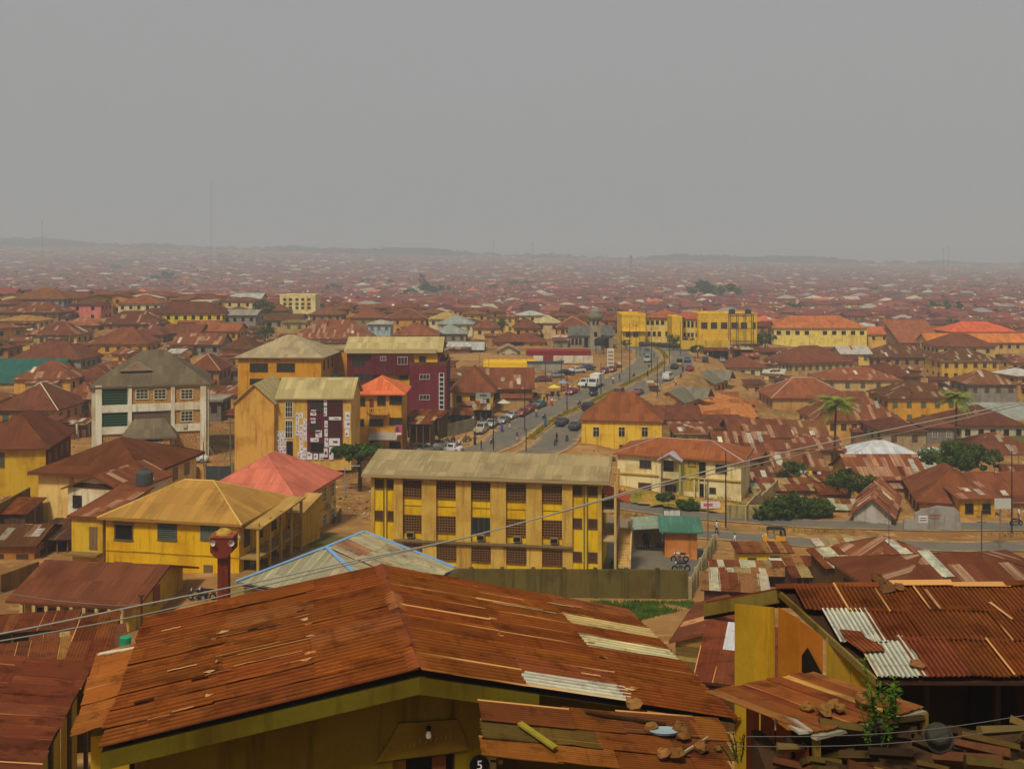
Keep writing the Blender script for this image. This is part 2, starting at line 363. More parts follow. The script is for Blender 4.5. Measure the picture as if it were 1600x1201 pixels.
for i in range(len(ROAD) - 1):
    if in_gap(i) or i < 46: continue
    for a, b, z0, z1 in ((-.85, -.65, .0, .24), (.65, .85, .0, .24)):
        p = [[Vector((*(ROAD[k, :2] + RN[k] * o), ROAD[k, 2] + z)) for z in (z0, z1)] for k, o in ((i, a), (i, b), (i+1, b), (i+1, a))]
        mb.face([q[1] for q in p]); mb.face([p[0][0], p[0][1], p[3][1], p[3][0]]); mb.face([p[1][0], p[2][0], p[2][1], p[1][1]])
tag(mb.build('median_kerb', KERB), kind='structure')
mb = MB(); rr = random.Random(3)
for i in range(len(ROAD) - 1):
    if in_gap(i): continue
    L = np.linalg.norm(ROAD[i+1, :2] - ROAD[i, :2])
    for k in range(int(L * (48 if i >= 46 else 16*max(0,math.sin(i*.55))))):
        t = rr.random(); o = rr.uniform(-.7, .7); q = ROAD[i] * (1-t) + ROAD[i+1] * t; x, y = q[:2] + RN[i] * o; z = q[2] + .15
        h = rr.uniform(.12, .5); a = rr.random() * 6.28; wd = rr.uniform(.08, .2)
        mb.face([(x - wd*math.cos(a), y - wd*math.sin(a), z), (x + wd*math.cos(a), y + wd*math.sin(a), z), (x + rr.uniform(-.15,.15), y + rr.uniform(-.15,.15), z + h)])
tag(mb.build('median_grass', M['hedge']), 'dry yellow green grass strip planted along the road median', 'grass', kind='stuff')
# ================================================================== building kit
def corrugated(w=.84, l=2.3, waves=11, amp=.018, per=2, rows=1, seed=0, ragged=0.0, curl=0.0, mat='sheetm'):
    r = random.Random(seed); mb = MB(); n = waves * per
    g = []
    for j in range(rows + 1):
        row = []
        for i in range(n + 1):
            x = w * (i / n - .5); y = l * j / rows
            if ragged and j == 0: y += r.uniform(0, ragged)
            z = amp * (1 if per == 2 and i % 2 else -1) if per == 2 else amp * math.sin(2 * math.pi * i / per)
            if curl: z += curl * max(0, (i / n - .8) / .2) ** 2 * (0.4 + .6 * math.sin(j * 2.1 + seed))
            row.append(((x, y, z), (x + w / 2, y)))
        g.append(row)
    for j in range(rows):
        for i in range(n):
            q = [g[j][i], g[j][i+1], g[j+1][i+1], g[j+1][i]]
            mb.face([k[0] for k in q], 0, [k[1] for k in q])
    return mb.mesh('roof_sheet', [M[mat]])
PATCH = [corrugated(.8, L, 6, .02, 2, 1, i, rg) for i, (L, rg) in enumerate(((2.2, 0), (1.5, .15), (3.0, .1)))]
PALE = [c(176, 168, 150), c(196, 186, 160), c(150, 140, 122), c(168, 120, 78), c(140, 82, 48), c(88, 40, 26)]
RUST = [c(118, 62, 38), c(110, 57, 36), c(126, 68, 42), c(100, 52, 34), c(122, 72, 46), c(114, 54, 38), c(98, 57, 40)]

WCACHE = {}
def win_mesh(kind, w, h, joined):
    key = (kind, round(w, 1), round(h, 1), joined)
    if key in WCACHE: return WCACHE[key]
    fr, pn, sh = MB(), MB(), MB(); t = .07 if joined else .08
    fr.box((0, -.03, h/2 + t/2), (w + 2*t, .1, t)); fr.box((0, -.045, -h/2 - t/2), (w + 2*t + .08, .15, t))
    for s in (-1, 1): fr.box((s*(w/2 + t/2), -.03, 0), (t, .1, h))
    pn.box((0, -.005, 0), (w, .03, h), 1 if joined else 0)
    if kind == 'grid':
        for i in (-1, 1): fr.box((i*w/6, -.03, 0), (.045, .06, h))
        for i in (-1, 1): fr.box((0, -.032, i*h/6), (w, .06, .045))
    elif kind == 'slide':
        for i in (-1, 1): fr.box((i*w/6, -.03, 0), (.05, .06, h))
    elif kind == 'cross':
        fr.box((0, -.03, 0), (.05, .06, h)); fr.box((0, -.032, h/6), (w, .06, .05))
    elif kind == 'shut':
        for s in (-1, 1):
            q = sh if not joined else fr
            q.box((s*w/4, -.04, 0), (w/2 - .03, .04, h - .04))
            if not joined:
                for k in range(5): sh.box((s*w/4, -.065, -h/2 + h*(k + .5)/5), (w/2 - .12, .02, h/5 - .08))
    elif kind == 'ajar':
        for s in (-1, 1):
            Mx = Matrix.Translation((s*(w/2), -.05, 0)) @ Matrix.Rotation(s*R(-62 if s > 0 else -50), 4, 'Z') @ Matrix.Translation((-s*w/4, 0, 0))
            (fr if joined else sh).box(None, (w/2 - .03, .04, h - .04), mat=Mx)
    elif kind == 'louvre':
        for k in range(7): (fr if joined else sh).box((0, -.03, -h/2 + h*(k+.5)/7), (w, .05, h/7*.55))
    if joined:
        fr.v_off = len(fr.v)
        n = len(fr.v); fr.v += pn.v; fr.f += [[i + n for i in f] for f in pn.f]; fr.m += [1]*len(pn.f); fr.uv += pn.uv
        res = (fr.mesh('window', [M['paint'], M['glass'] if kind in ('grid', 'slide') else M['dark']]), None, None)
    else:
        res = (fr.mesh('window', [M['paint']]), pn.mesh('pane', [M['glass'] if kind in ('grid', 'slide', 'cross') else M['dark']]), sh.mesh('shutter', [M['paint']]) if sh.f else None)
    WCACHE[key] = res; return res
BROWN = c(78, 54, 36); WHITE = c(205, 200, 185); GREENISH = c(86, 92, 76); DKBROWN = c(56, 36, 28)
def window(parent, x, y, z, rz, w=1.0, h=1.2, kind='shut', col=BROWN, far=False, shcol=None, name='window'):
    f, p, s = win_mesh(kind, w, h, far)
    o = obj(name, f, parent, col, (x, y, z), rz)
    if p: obj('pane', p, o)
    if s: obj('shutter', s, o, shcol or col)
    return o
def side_xform(side, a, w, l):
    # a: offset along the wall from its middle, seen from outside left to right
    if side == 'f': return a, 0, 0
    if side == 'b': return -a, l, math.pi
    if side == 'r': return w/2, l/2 + a, math.pi/2
    if side == 'l': return -w/2, l/2 - a, -math.pi/2
def walls(mb, w, l, h, kind, rise, ov, z0=-1.2):
    x = w/2; tx = rise * 1.0
    sl = rise / ((l/2 + ov) if kind == 'gx' else (w/2 + ov)) if kind in ('gx', 'gy') else 0
    q = [(-x, 0), (x, 0), (x, l), (-x, l)]
    ht = [h]*4
    if kind == 'shed': s2 = rise/(l + 2*ov); ht = [h + s2*ov - .05, h + s2*ov - .05, h + s2*(l + ov) - .05, h + s2*(l + ov) - .05]
    elif kind in ('gx', 'gy'): ht = [h + sl*ov - .1]*4
    for i in range(4):
        a, b = q[i], q[(i+1) % 4]; ha, hb = ht[i], ht[(i+1) % 4]
        pts = [(*a, z0), (*b, z0), (*b, hb)]
        if kind == 'gy' and i in (0, 2): pts.append((0, a[1], h + rise - .12))
        if kind == 'gx' and i in (1, 3): pts.append((a[0], l/2, h + rise - .12))
        pts.append((*a, ha)); mb.face(pts)
def roof_geo(w, l, rise, kind, ov, th=.16, seg=0, jit=0.0, rnd=None):
    """roof in house coordinates with its eave edge at z = 0; returns mesh builder and list of slopes"""
    mb = MB(); S = []; X = w/2 + ov; y0, y1 = -ov, l + ov; L = y1 - y0; W = 2*X
    def pt(*a): 
        d = max((Vector(a[0]) - Vector(a[1])).length, 1); nu = max(1, int(d/2.5)) if seg else 1; nv = 3 if seg else 1
        mb.patch(*a, nu=nu, nv=nv, jit=jit, rnd=rnd); S.append(a)
    if kind == 'hip':
        if W >= L:
            k = L/2; r0, r1 = Vector((-X + k, l/2, rise)), Vector((X - k, l/2, rise))
        else:
            k = W/2; r0, r1 = Vector((0, y0 + k, rise)), Vector((0, y1 - k, rise))
        A, B, Cc, Dd = Vector((-X, y0, 0)), Vector((X, y0, 0)), Vector((X, y1, 0)), Vector((-X, y1, 0))
        if W >= L: pt(A, B, r1, r0); pt(B, Cc, r1, r1); pt(Cc, Dd, r0, r1); pt(Dd, A, r0, r0)
        else: pt(A, B, r0, r0); pt(B, Cc, r1, r0); pt(Cc, Dd, r1, r1); pt(Dd, A, r0, r1)
        ring = [A, B, Cc, Dd]
        for i in range(4):
            a, b = ring[i], ring[(i+1) % 4]; dz = Vector((0, 0, -th))
            mb.face([a + dz, b + dz, b, a])
        mb.face([q + Vector((0, 0, -th)) for q in ring[::-1]])
        caps = [(r0, r1), (A, r0), (B, r1 if W >= L else r0), (Cc, r1), (Dd, r0 if W >= L else r1)]
    elif kind in ('gx', 'gy'):
        if kind == 'gx': E = [(Vector((-X, y0, 0)), Vector((X, y0, 0)), Vector((X, l/2, rise)), Vector((-X, l/2, rise))), (Vector((X, y1, 0)), Vector((-X, y1, 0)), Vector((-X, l/2, rise)), Vector((X, l/2, rise)))]
        else: E = [(Vector((-X, y1, 0)), Vector((-X, y0, 0)), Vector((0, y0, rise)), Vector((0, y1, rise))), (Vector((X, y0, 0)), Vector((X, y1, 0)), Vector((0, y1, rise)), Vector((0, y0, rise)))]
        dz = Vector((0, 0, -th))
        for e in E:
            pt(*e); mb.face([q + dz for q in e[::-1]])
            mb.face([e[0] + dz, e[1] + dz, e[1], e[0]]); mb.face([e[1] + dz, e[2] + dz, e[2], e[1]]); mb.face([e[3] + dz, e[0] + dz, e[0], e[3]])
        caps = [(E[0][2], E[0][3])]
    elif kind == 'shed':
        e = (Vector((-X, y0, 0)), Vector((X, y0, 0)), Vector((X, y1, rise)), Vector((-X, y1, rise))); dz = Vector((0, 0, -th)); pt(*e)
        mb.face([q + dz for q in e[::-1]])
        for i in range(4): a, b = e[i], e[(i+1) % 4]; mb.face([a + dz, b + dz, b, a])
        caps = []
    else:
        mb.box((0, l/2, th/2), (W, L, th)); caps = []
        mb.box((0, y0 + .1, th + rise/2), (W, .2, rise)); mb.box((0, y1 - .1, th + rise/2), (W, .2, rise))
        for s in (-1, 1): mb.box((s*(X - .1), l/2, th + rise/2), (.2, L - .4, rise))
    return mb, S, caps
def put_sheet(parent, S, rnd, me, col, lift=.05):
    p00, p10, p11, p01 = S; e = p10 - p00; W = e.length
    if W < 2: return
    e = e.normalized(); n = (p10 - p00).cross((p01 if (p01 - p00).length > (p11 - p10).length*.2 else p11) - p00).normalized(); v = n.cross(e)
    if n.z < 0: return
    vl = (p01 - p00).dot(v); ul = (p01 - p00).dot(e); ur = (p10 - p11).dot(e)
    b = rnd.uniform(.05, max(.06, .75)) * max(.3, vl - 1.6); f = (b + 1.2)/max(vl, .1)
    lo, hi = ul*f + .6, W - ur*f - .6
    if hi <= lo: return
    a = rnd.uniform(lo, hi); p = p00 + e*a + v*b + n*lift
    mt = Matrix((e, v, n)).transposed().to_4x4(); mt.translation = p
    mt = mt @ Matrix.Rotation(rnd.uniform(-.04, .04), 4, 'Z')
    o = obj('roof_sheet', me, parent, col); o.matrix_local = mt; return o
def ridge_cap(parent, caps, col, r=.12):
    for a, b in caps:
        if (a - b).length < .4: continue
        mb = MB(); up = Vector((0, 0, .03)); a2, b2 = a + up, b + up; d = (b2 - a2).normalized(); s = d.cross(Vector((0, 0, 1))).normalized()*r; dn = Vector((0, 0, -.09))
        mb.face([a2 - s + dn, b2 - s + dn, b2, a2]); mb.face([a2, b2, b2 + s + dn, a2 + s + dn])
        mb.build('ridge_cap', M['paint'], parent, col)
BOXES = []         # picture boxes of the placed houses (x0, y0, x1, y1, depth)
FOOT = []          # occupied footprints (x, y, radius)
HOUSES = []        # (root, label) of landmark houses for naming the rest
NHOUSE = [0]
def house(xl, xr, ye, D, l, label, roof='hip', rise=None, wall=c(190,150,70), rc=None, st=2, yaw=0, h=None, nf=None, ns=None, wk='shut', wc=None, ov=.6,
          name='house', cat='house', group=None, patches=0, caps=None, seg=None, zg=None, win=True, ww=.95, wh=1.15, first=1.45, sth=2.9, th=.16, skipf=(), mono=None):
    rnd = random.Random(hash((xl, ye, D)) & 0xffff)
    rc = rc or rnd.choice(RUST)
    if rc[0] > 2*rc[1] and rc[0] < .4: rc = (rc[0]*.92, max(rc[1], .27*rc[0]), min(rc[2], .10*rc[0]), 1)
    if patches: rc = (rc[0], rc[1], rc[2], max(.55, .9 - .05*patches))
    mid = P((xl + xr)/2, ye, D); W = (xr - xl)/F*D; w = max(2, W - 2*ov)
    rise = rise if rise is not None else (min(W, l + 2*ov)/2*.42)
    ca, sa = math.cos(R(yaw)), math.sin(R(yaw))
    cor = [(mid.x + ca*a - sa*b, mid.y + sa*a + ca*b) for a in (-w/2, w/2) for b in (0, l)]
    if zg is None: zg = float(ground_z(np.array([q[0] for q in cor]), np.array([q[1] for q in cor])).min()) if h is None else mid.z - h
    hh = max(2.2, mid.z - zg)
    FOOT.append((mid.x - sa*l/2, mid.y + ca*l/2, math.hypot(w, l)/2*.74))
    root = empty(name, (mid.x, mid.y, mid.z - hh), R(yaw)); tag(root, label, cat, group); NHOUSE[0] += 1
    far = D > 175
    mb = MB(); walls(mb, w, l, hh, roof, rise, ov); mb.build('wall', M['wall'], root, wall)
    rmb, S, cp = roof_geo(w, l, rise, roof, ov, th, seg if seg is not None else (D < 330), .05 if D < 330 else 0, rnd)
    ro = rmb.build('roof', M['roof'] if roof != 'flat' else M['wall'], root, rc); ro.location = (0, 0, hh)
    if caps: ridge_cap(ro, cp, caps)
    for k in range(patches): put_sheet(ro, rnd.choice(S[:3]), rnd, rnd.choice(PATCH), vary(rnd.choice(PALE), rnd))
    if win:
        nst = max(1, min(st, int((hh + .6)/sth))); wc = wc or rnd.choice([BROWN, DKBROWN, c(92, 66, 44), GREENISH])
        sides = [('f', w, nf if nf is not None else max(1, int(w/2.7)))]
        nsd = ns if ns is not None else max(1, int(l/3.2))
        vx = mid.x/mid.y
        a = math.degrees(math.atan(vx)) + yaw
        if a < -2: sides.append(('r', l, nsd))
        if a > 2: sides.append(('l', l, nsd))
        for sd, ln, n in sides:
            for s in range(nst):
                for i in range(n):
                    if (sd, s, i) in skipf: continue
                    aa = ln*((i + .5)/n - .5) + rnd.uniform(-.12, .12)
                    x, y, rz = side_xform(sd, aa, w, l)
                    kk = wk if wk != 'mix' else rnd.choice(['shut', 'dark', 'ajar', 'shut', 'cross'])
                    if rnd.random() < .06 and far: continue
                    window(root, x, y, hh - first - s*sth, rz, ww, wh, kk, vary(wc, rnd), far)
        HOUSES.append((mid.x, mid.y, label))
        if name in ('house', 'shed') and D < 340:
            if rnd.random() < .35:
                hp = rnd.uniform(1.8, 3.6); ax, ay = rnd.uniform(-.3,.3)*w, rnd.uniform(.3,.7)*l; mb = MB(); mb.tube([(ax,ay,hh),(ax,ay,hh+rise+hp)], .04, 4); 
                for q in (0,.35,.7): mb.beam((ax-.5+q*.3,ay,hh+rise+hp-q),(ax+.5-q*.3,ay,hh+rise+hp-q), .03, .03)
                mb.build('aerial', M['metal'], root, c(90,84,78))
            if rnd.random() < .55 and w > 5:
                aw, al, ah = rnd.uniform(.3,.6)*w, rnd.uniform(1.8,3.0), rnd.uniform(2.0,2.6); ax = rnd.uniform(-.5,.5)*(w-aw); mb = MB(); mb.box((ax,-al/2,ah/2-.6), (aw,al,ah+1.2)); mb.build('annexe_wall', M['wall'], root, vary(rnd.choice([c(150,112,64),c(120,92,60),c(176,140,84)]), rnd)); mb = MB(); q = [Vector((ax-aw/2-.3,-al-.4,ah-.1)),Vector((ax+aw/2+.3,-al-.4,ah-.1)),Vector((ax+aw/2+.3,0,ah+.45)),Vector((ax-aw/2-.3,0,ah+.45))]; mb.patch(*q); mb.patch(q[3]-Vector((0,0,.06)),q[2]-Vector((0,0,.06)),q[1]-Vector((0,0,.06)),q[0]-Vector((0,0,.06))); mb.build('annexe_roof', M['roof'], root, (*vary(rnd.choice(RUST), rnd)[:3], rnd.uniform(.4,.9)))
    BOXES.append((xl, ye - rise/mid.y*F*.9, xr, ye + (min(hh, 5.5)*.8 if name == 'house' else hh*.95)/mid.y*F, mid.y)); root['_w'] = w; root['_l'] = l; root['_h'] = hh; root['_far'] = far
    return root
# ================================================================== houses that the photograph shows one by one
MU, CR, OC, GRY, YE, MUD, PINK = c(206,158,70), c(214,192,140), c(198,140,60), c(140,130,118), c(214,176,52), c(150,112,70), c(206,120,104)
DR, RB, OR, PL = c(112,50,36), c(122,60,40), c(176,92,50), c(186,178,160)
T = [ # xl xr ye D length label, options
 (-14,22,475,375,12,'dull red roof at the far ridge, cut by the frame edge',dict(wall=MUD)),
 (18,102,467,385,16,'big hip-roofed house with blue grey side wall high on the far ridge',dict(wall=c(128,138,142),rise=4.2,caps=c(150,110,90))),
 (106,160,475,362,10,'salmon pink house with small square windows on the far ridge',dict(wall=PINK,rise=1.4,nf=2,wk='dark')),
 (182,252,474,372,13,'house with bright red hip roof and pale walls on the ridge',dict(wall=c(210,196,140),rc=c(136,52,36),rise=3)),
 (228,350,489,338,14,'long vivid yellow house under a wide red brown roof',dict(wall=c(216,186,20),rise=3.6,wk='dark',nf=9)),
 (344,402,492,342,11,'low grey roofed house with open dark porch right of yellow house',dict(rc=c(140,130,118),roof='gx',rise=1.6,wall=GRY,wk='dark')),
 (298,332,472,366,8,'small white box house with flat top behind yellow house',dict(roof='flat',rise=.4,wall=c(206,200,170),rc=c(206,200,170),st=1)),
 (-6,94,488,348,13,'long brown hip roof in front of the ridge house',dict(wall=MUD,rise=3.4,patches=2)),
 (-8,64,501,334,11,'cream house with shallow pale brown roof near the frame edge',dict(wall=c(204,172,110),rc=c(160,110,74),rise=1.6,nf=2)),
 (86,156,508,326,10,'tan roofed low house between the brown hip roofs',dict(wall=MUD,rc=c(150,84,54),rise=2.2,patches=2)),
 (150,250,506,328,12,'wide red roof with pale ridge patches below salmon house',dict(wall=MUD,rise=4,patches=4)),
 (38,123,523,298,12,'yellow house with five windows under red hip roof and pale corner sheet',dict(wall=c(198,166,96),rise=3.6,nf=5,patches=2,caps=c(150,96,70))),
 (138,232,537,284,12,'mustard house with red pyramid roof and row of upper windows',dict(wall=c(204,152,50),rc=c(124,52,36),rise=4.2,nf=5)),
 (204,258,523,300,10,'maroon roofed house touching the mustard house from behind',dict(wall=MUD,rise=3,patches=1)),
 (250,314,520,306,11,'low dark red gable roof behind the house with laundry',dict(wall=MUD,roof='gx',rise=2.4)),
 (298,374,517,310,11,'long orange brown roof at the edge of the pale shacks',dict(wall=OC,rc=c(150,80,44),roof='gx',rise=2.2)),
 (268,348,538,282,10,'grey walled house with broken roof and dark open porch',dict(wall=GRY,roof='gx',rise=2.8,patches=5,wk='dark')),
 (342,404,545,272,11,'mustard house under red roof, left of the orange block',dict(wall=c(204,150,60),rise=3.2,nf=3)),
 (12,130,561,260,13,'wide dark red hip roof house with grey wall',dict(wall=GRY,rc=c(110,44,36),rise=4.2,nf=4)),
 (-30,86,598,240,15,'long teal green roof on yellow building at the frame edge',dict(wall=YE,rc=c(38,88,76),roof='gx',rise=5,nf=6)),
 (18,114,592,230,11,'mustard house with red hip roof patched by pale strips',dict(wall=c(208,154,60),rc=c(126,58,38),rise=3.6,patches=5,nf=2,wk='ajar')),
 (112,168,592,236,10,'narrow rust roofed house left of the green shuttered block',dict(wall=OC,rise=2.8,patches=2)),
 (288,346,578,232,10,'maroon hip roof with pale ridge behind the stone clad block',dict(wall=MUD,rc=c(112,42,36),rise=3.4,caps=c(170,140,116))),
 (98,150,622,200,10,'brown walled house with one bright tin sheet beside green shutters',dict(wall=c(150,100,56),rise=3,patches=2,nf=2)),
 (-12,94,640,188,13,'broad rust roof with pale ridge cap at the frame edge',dict(wall=OC,rc=c(110,48,34),rise=4.4,caps=c(190,180,160),nf=3)),
 (40,80,664,172,6,'small orange plastered outhouse with a flat tin top',dict(wall=c(190,124,54),roof='shed',rise=.6,st=1,nf=1)),
 # centre
 (400,452,485,392,12,'red roofed house left of the white walled block',dict(wall=MUD,rise=3)),
 (482,536,491,380,11,'dark red hip roof right of the white walled block',dict(wall=MUD,rise=3)),
 (400,472,500,362,11,'grey walled house with low tin eave below white block',dict(wall=GRY,roof='gx',rise=2,nf=5)),
 (440,480,504,352,9,'small olive yellow house with flat roof edge',dict(wall=c(176,152,86),roof='flat',rise=.4,rc=c(150,128,80),st=1,nf=2)),
 (450,582,529,318,16,'large red hip roof with pale patches behind the orange block',dict(wall=c(216,190,120),rc=c(128,54,40),rise=5.6,patches=6,nf=6)),
 (572,613,506,330,8,'narrow pale blue house with small tin roof',dict(wall=c(160,182,188),rc=c(160,150,130),rise=1.2,wk='slide',wc=WHITE,nf=3)),
 (610,686,524,322,13,'plain brown hip roof right of the pale blue house',dict(wall=c(200,178,120),rc=c(134,68,48),rise=3.8)),
 (544,604,496,372,11,'red roof half hidden behind the pale blue house',dict(wall=MUD,rise=3,rc=c(130,58,40))),
 (600,668,497,368,12,'orange red hip roof with pale ridge above brown hip roof',dict(wall=OC,rise=3.2,caps=c(170,130,100))),
 (668,724,498,366,11,'house with mustard yellow sheet roof among grey ones',dict(rc=c(170,138,72),wall=CR,rise=2.4)),
 (682,741,506,354,11,'grey blue sheet roof beside the yellow roof',dict(rc=c(140,144,134),wall=CR,rise=2.6)),
 (672,731,521,336,11,'pale grey hip roof in front of the grey blue roof',dict(rc=c(138,140,128),wall=GRY,rise=2.8)),
 (688,757,546,300,12,'slate blue two storey house with white tin roof and white windows',dict(rc=c(172,168,158),wall=c(76,94,100),roof='gx',rise=1.8,wk='grid',wc=WHITE,nf=3)),
 (737,782,512,332,9,'cream yellow house with red hip roof and two windows',dict(wall=c(206,174,104),rise=2.6,nf=2)),
 (768,822,534,318,11,'red roofed house with orange walls left of the filling station',dict(wall=OC,rise=3)),
 (776,812,548,292,8,'small unpainted gable cottage above the yellow shop',dict(wall=c(186,172,140),roof='gy',rise=1.6,rc=c(150,120,90),st=1,nf=2)),
 (800,846,512,338,10,'red hip roof house with tan walls beside cream villa',dict(wall=OC,rise=3)),
 (834,878,504,345,10,'cream villa with pale yellow pyramid roof',dict(wall=c(212,180,128),rc=c(176,160,110),rise=2.4,nf=2,wk='slide')),
 (868,924,511,335,10,'maroon hip roof left of the mosque tower',dict(wall=OC,rc=c(120,44,40),rise=3.2,caps=c(190,150,110))),
 (790,855,534,318,11,'long brown roof over orange wall behind the station canopy',dict(wall=c(206,140,50),rise=2.6)),
 (702,776,612,205,13,'rust hip roof shop with yellow front and iron grille beside maroon block',dict(wall=c(214,168,40),rc=c(124,54,38),rise=4.6,nf=3,st=1)),
 (740,836,607,213,12,'wide rust roof with small pale sheets above the parked cars',dict(wall=MUD,rc=c(122,58,40),roof='gx',rise=3.8,patches=4,st=1)),
 # right
 (1135,1202,574,288,12,'dark red roof above the grey roofed pair by the road',dict(wall=CR,rc=c(118,50,40),rise=3)),
 (1228,1346,566,300,15,'long brown roofed tenement with a row of many narrow windows',dict(wall=c(190,158,96),rise=4.4,yaw=18,nf=9,ns=8)),
 (1362,1472,558,318,13,'broad dark red roof with pale sheets below the pink roof',dict(wall=MUD,rise=3.6,patches=6)),
 (1352,1442,588,272,12,'dark rust roof behind the long cream walled tenement',dict(wall=MUD,rise=3.2,patches=2)),
 (1284,1412,593,262,12,'long cream walled tenement with four square windows',dict(wall=c(200,170,112),rc=c(140,70,48),rise=2.6,nf=5,patches=4)),
 (1464,1558,541,332,13,'yellowish house with tall brown hip roof before the orange roofs',dict(wall=c(200,170,100),rise=3.8,nf=4)),
 (1468,1564,563,300,12,'two storey yellow house with striped roof and balcony band',dict(wall=c(206,164,60),rise=3,nf=6,patches=8)),
 (1510,1592,600,258,11,'plain dark rust roof beside the striped roof',dict(wall=GRY,rise=3.2,patches=1)),
 (1203,1332,621,238,13,'house with pale striped hip roof and light ridge lines left of palm',dict(wall=c(188,142,80),rc=c(140,76,54),rise=4,caps=c(186,160,130),nf=3,st=1)),
 (1384,1502,622,232,13,'mustard house with brown hip roof and two tall windows right of palm',dict(wall=c(206,150,40),rise=3.2,nf=5,patches=2)),
 (1272,1412,656,212,13,'two storey ochre house with a row of windows behind the palm',dict(wall=c(206,160,84),rc=c(124,56,38),rise=5.2,nf=8,patches=4)),
 (1374,1452,673,200,11,'dark low roof with grey wall below the mustard house',dict(wall=c(160,140,104),rc=c(96,48,38),rise=1.8,nf=2)),
 (1444,1500,667,206,9,'grey house with two white framed windows beside the second palm',dict(wall=c(122,114,100),rc=c(110,60,44),rise=1.6,wk='grid',wc=WHITE,nf=2)),
 (1498,1606,664,208,14,'house with white balcony rail under a long rust roof',dict(wall=c(184,170,140),rise=3.2,nf=5,patches=1,wk='dark')),
 (1520,1690,664,228,22,'large flat grey metal roof hall at the frame edge',dict(rc=c(140,140,128),wall=GRY,roof='gx',rise=3.6,nf=5)),
 (1330,1446,714,182,10,'low house with bright white tin roof and one dark sheet',dict(rc=c(190,188,186),wall=c(170,150,120),roof='hip',rise=2.2,st=1,wk='dark',nf=4)),
 (1514,1640,711,184,12,'rust roof patched with one big white sheet at frame edge',dict(wall=c(186,140,60),rise=3.2,patches=3,nf=4)),
 (1196,1300,688,198,12,'long brown roof shed with pale patches left of the second row',dict(wall=MUD,roof='gx',rise=3.2,patches=5,st=1)),
 (1184,1322,702,186,10,'low shack row roofed with mixed rusty and pale sheets',dict(wall=MUD,roof='gx',rise=1.8,patches=9,st=1)),
 (1208,1296,736,166,9,'rust roofed open shack with washing hung below its eave',dict(wall=c(176,136,80),roof='gx',rise=2.4,patches=6,st=1,wk='dark')),
 (1328,1452,748,152,10,'yellow house with two small windows under patched rust roof',dict(wall=c(196,152,50),rc=c(130,62,42),roof='gx',rise=2.8,patches=8,st=1,nf=3)),
 (1434,1556,785,136,14,'smooth rust brown hip roof in front of the round tree',dict(wall=c(190,140,56),rc=c(122,54,36),rise=3.6,st=1,nf=3,yaw=-14)),
 (1528,1650,778,142,11,'rust roof house with grey framed window at the road end',dict(wall=c(190,146,50),rc=c(126,58,38),roof='gx',rise=2.6,st=1,nf=3,patches=2)),
 (1328,1398,806,130,13,'roadside house with rust roof striped by pale sheets and white wall',dict(wall=c(176,170,158),rc=c(140,72,44),roof='gy',rise=2.4,st=1,nf=2,patches=12,yaw=-24,wk='shut')),
 (1493,1562,777,134,6,'small yellow kiosk with rusty awning by the road',dict(wall=c(204,158,44),roof='shed',rise=.9,st=1,nf=2,patches=3,wk='dark')),
 # right of the yellow villa
 (1030,1100,655,200,12,'low rust roof stepping behind the yellow villa',dict(wall=MUD,roof='gx',rise=2,st=1)),
 (1052,1118,676,185,8,'small lime yellow kiosk house with flat rusty roof',dict(wall=c(206,190,50),roof='shed',rise=.8,st=1,nf=2,patches=4,ww=1.2)),
 (1094,1172,668,198,9,'low shed with pale wall on the bare red earth',dict(wall=c(196,170,120),roof='shed',rise=1.2,st=1,nf=0)),
 (1140,1240,683,190,11,'rust gable roof beside the bare red earth slope',dict(wall=MUD,roof='gx',rise=2.6,patches=4,st=1)),
 (1118,1212,712,178,11,'roof of white and rusty sheets right of the cream villa',dict(wall=MUD,roof='gx',rise=3.4,patches=14,st=1)),
 (1145,1215,752,160,8,'low rust shed behind the block fence',dict(wall=c(140,110,80),roof='gx',rise=1.6,patches=4,st=1)),
 (1166,1198,600,262,6,'small cream walled house below the roofs on the red earth',dict(wall=c(200,170,110),roof='shed',rise=.6,st=1,nf=1)),
]
T.append((300,350,627,196,7,'low grey outbuilding right of the stone clad block',dict(wall=c(120,110,98),roof='flat',rise=.3,rc=c(150,140,124),st=1,nf=2)))
for row in T: house(*row[:6], group='houses of the town', **row[6])
# ================================================================== landmark buildings
def at(root, x, y, side='f', off=0.0):
    """photo pixel -> (position along that wall in local axes, local z) on one wall plane of a building"""
    o = root.location; a = root.rotation_euler.z; ex = Vector((math.cos(a), math.sin(a))); ey = Vector((-math.sin(a), math.cos(a)))
    k = Vector(((x - 800)/F, 1.0)); o2 = Vector((o.x, o.y))
    if side == 'f': n, q = ey, off
    else: n, q = ex, (root['_w']/2 + off)*(1 if side == 'r' else -1)
    t = (q + o2.dot(n))/k.dot(n); p = k*t - o2
    return (p.dot(ex) if side == 'f' else p.dot(ey)), (HZ - y)/F*t - o.z
def pwin(root, x0, y0, x1, y1, kind='slide', col=BROWN, side='f', far=None, shcol=None, off=0.0, name='window'):
    a0, zt = at(root, x0, y0, side, off); a1, zb = at(root, x1, y1, side, off); a0, a1 = min(a0, a1), max(a0, a1)
    m = (a0 + a1)/2; z = (zt + zb)/2
    if side == 'f': loc, rz = (m, off, z), 0
    elif side == 'r': loc, rz = (root['_w']/2 + off, m, z), math.pi/2
    else: loc, rz = (-root['_w']/2 - off, m, z), -math.pi/2
    return window(root, loc[0], loc[1], loc[2], rz, max(.3, round(abs(a1 - a0), 1)), max(.3, round(abs(zt - zb), 1)), kind, col, root['_far'] if far is None else far, shcol, name)
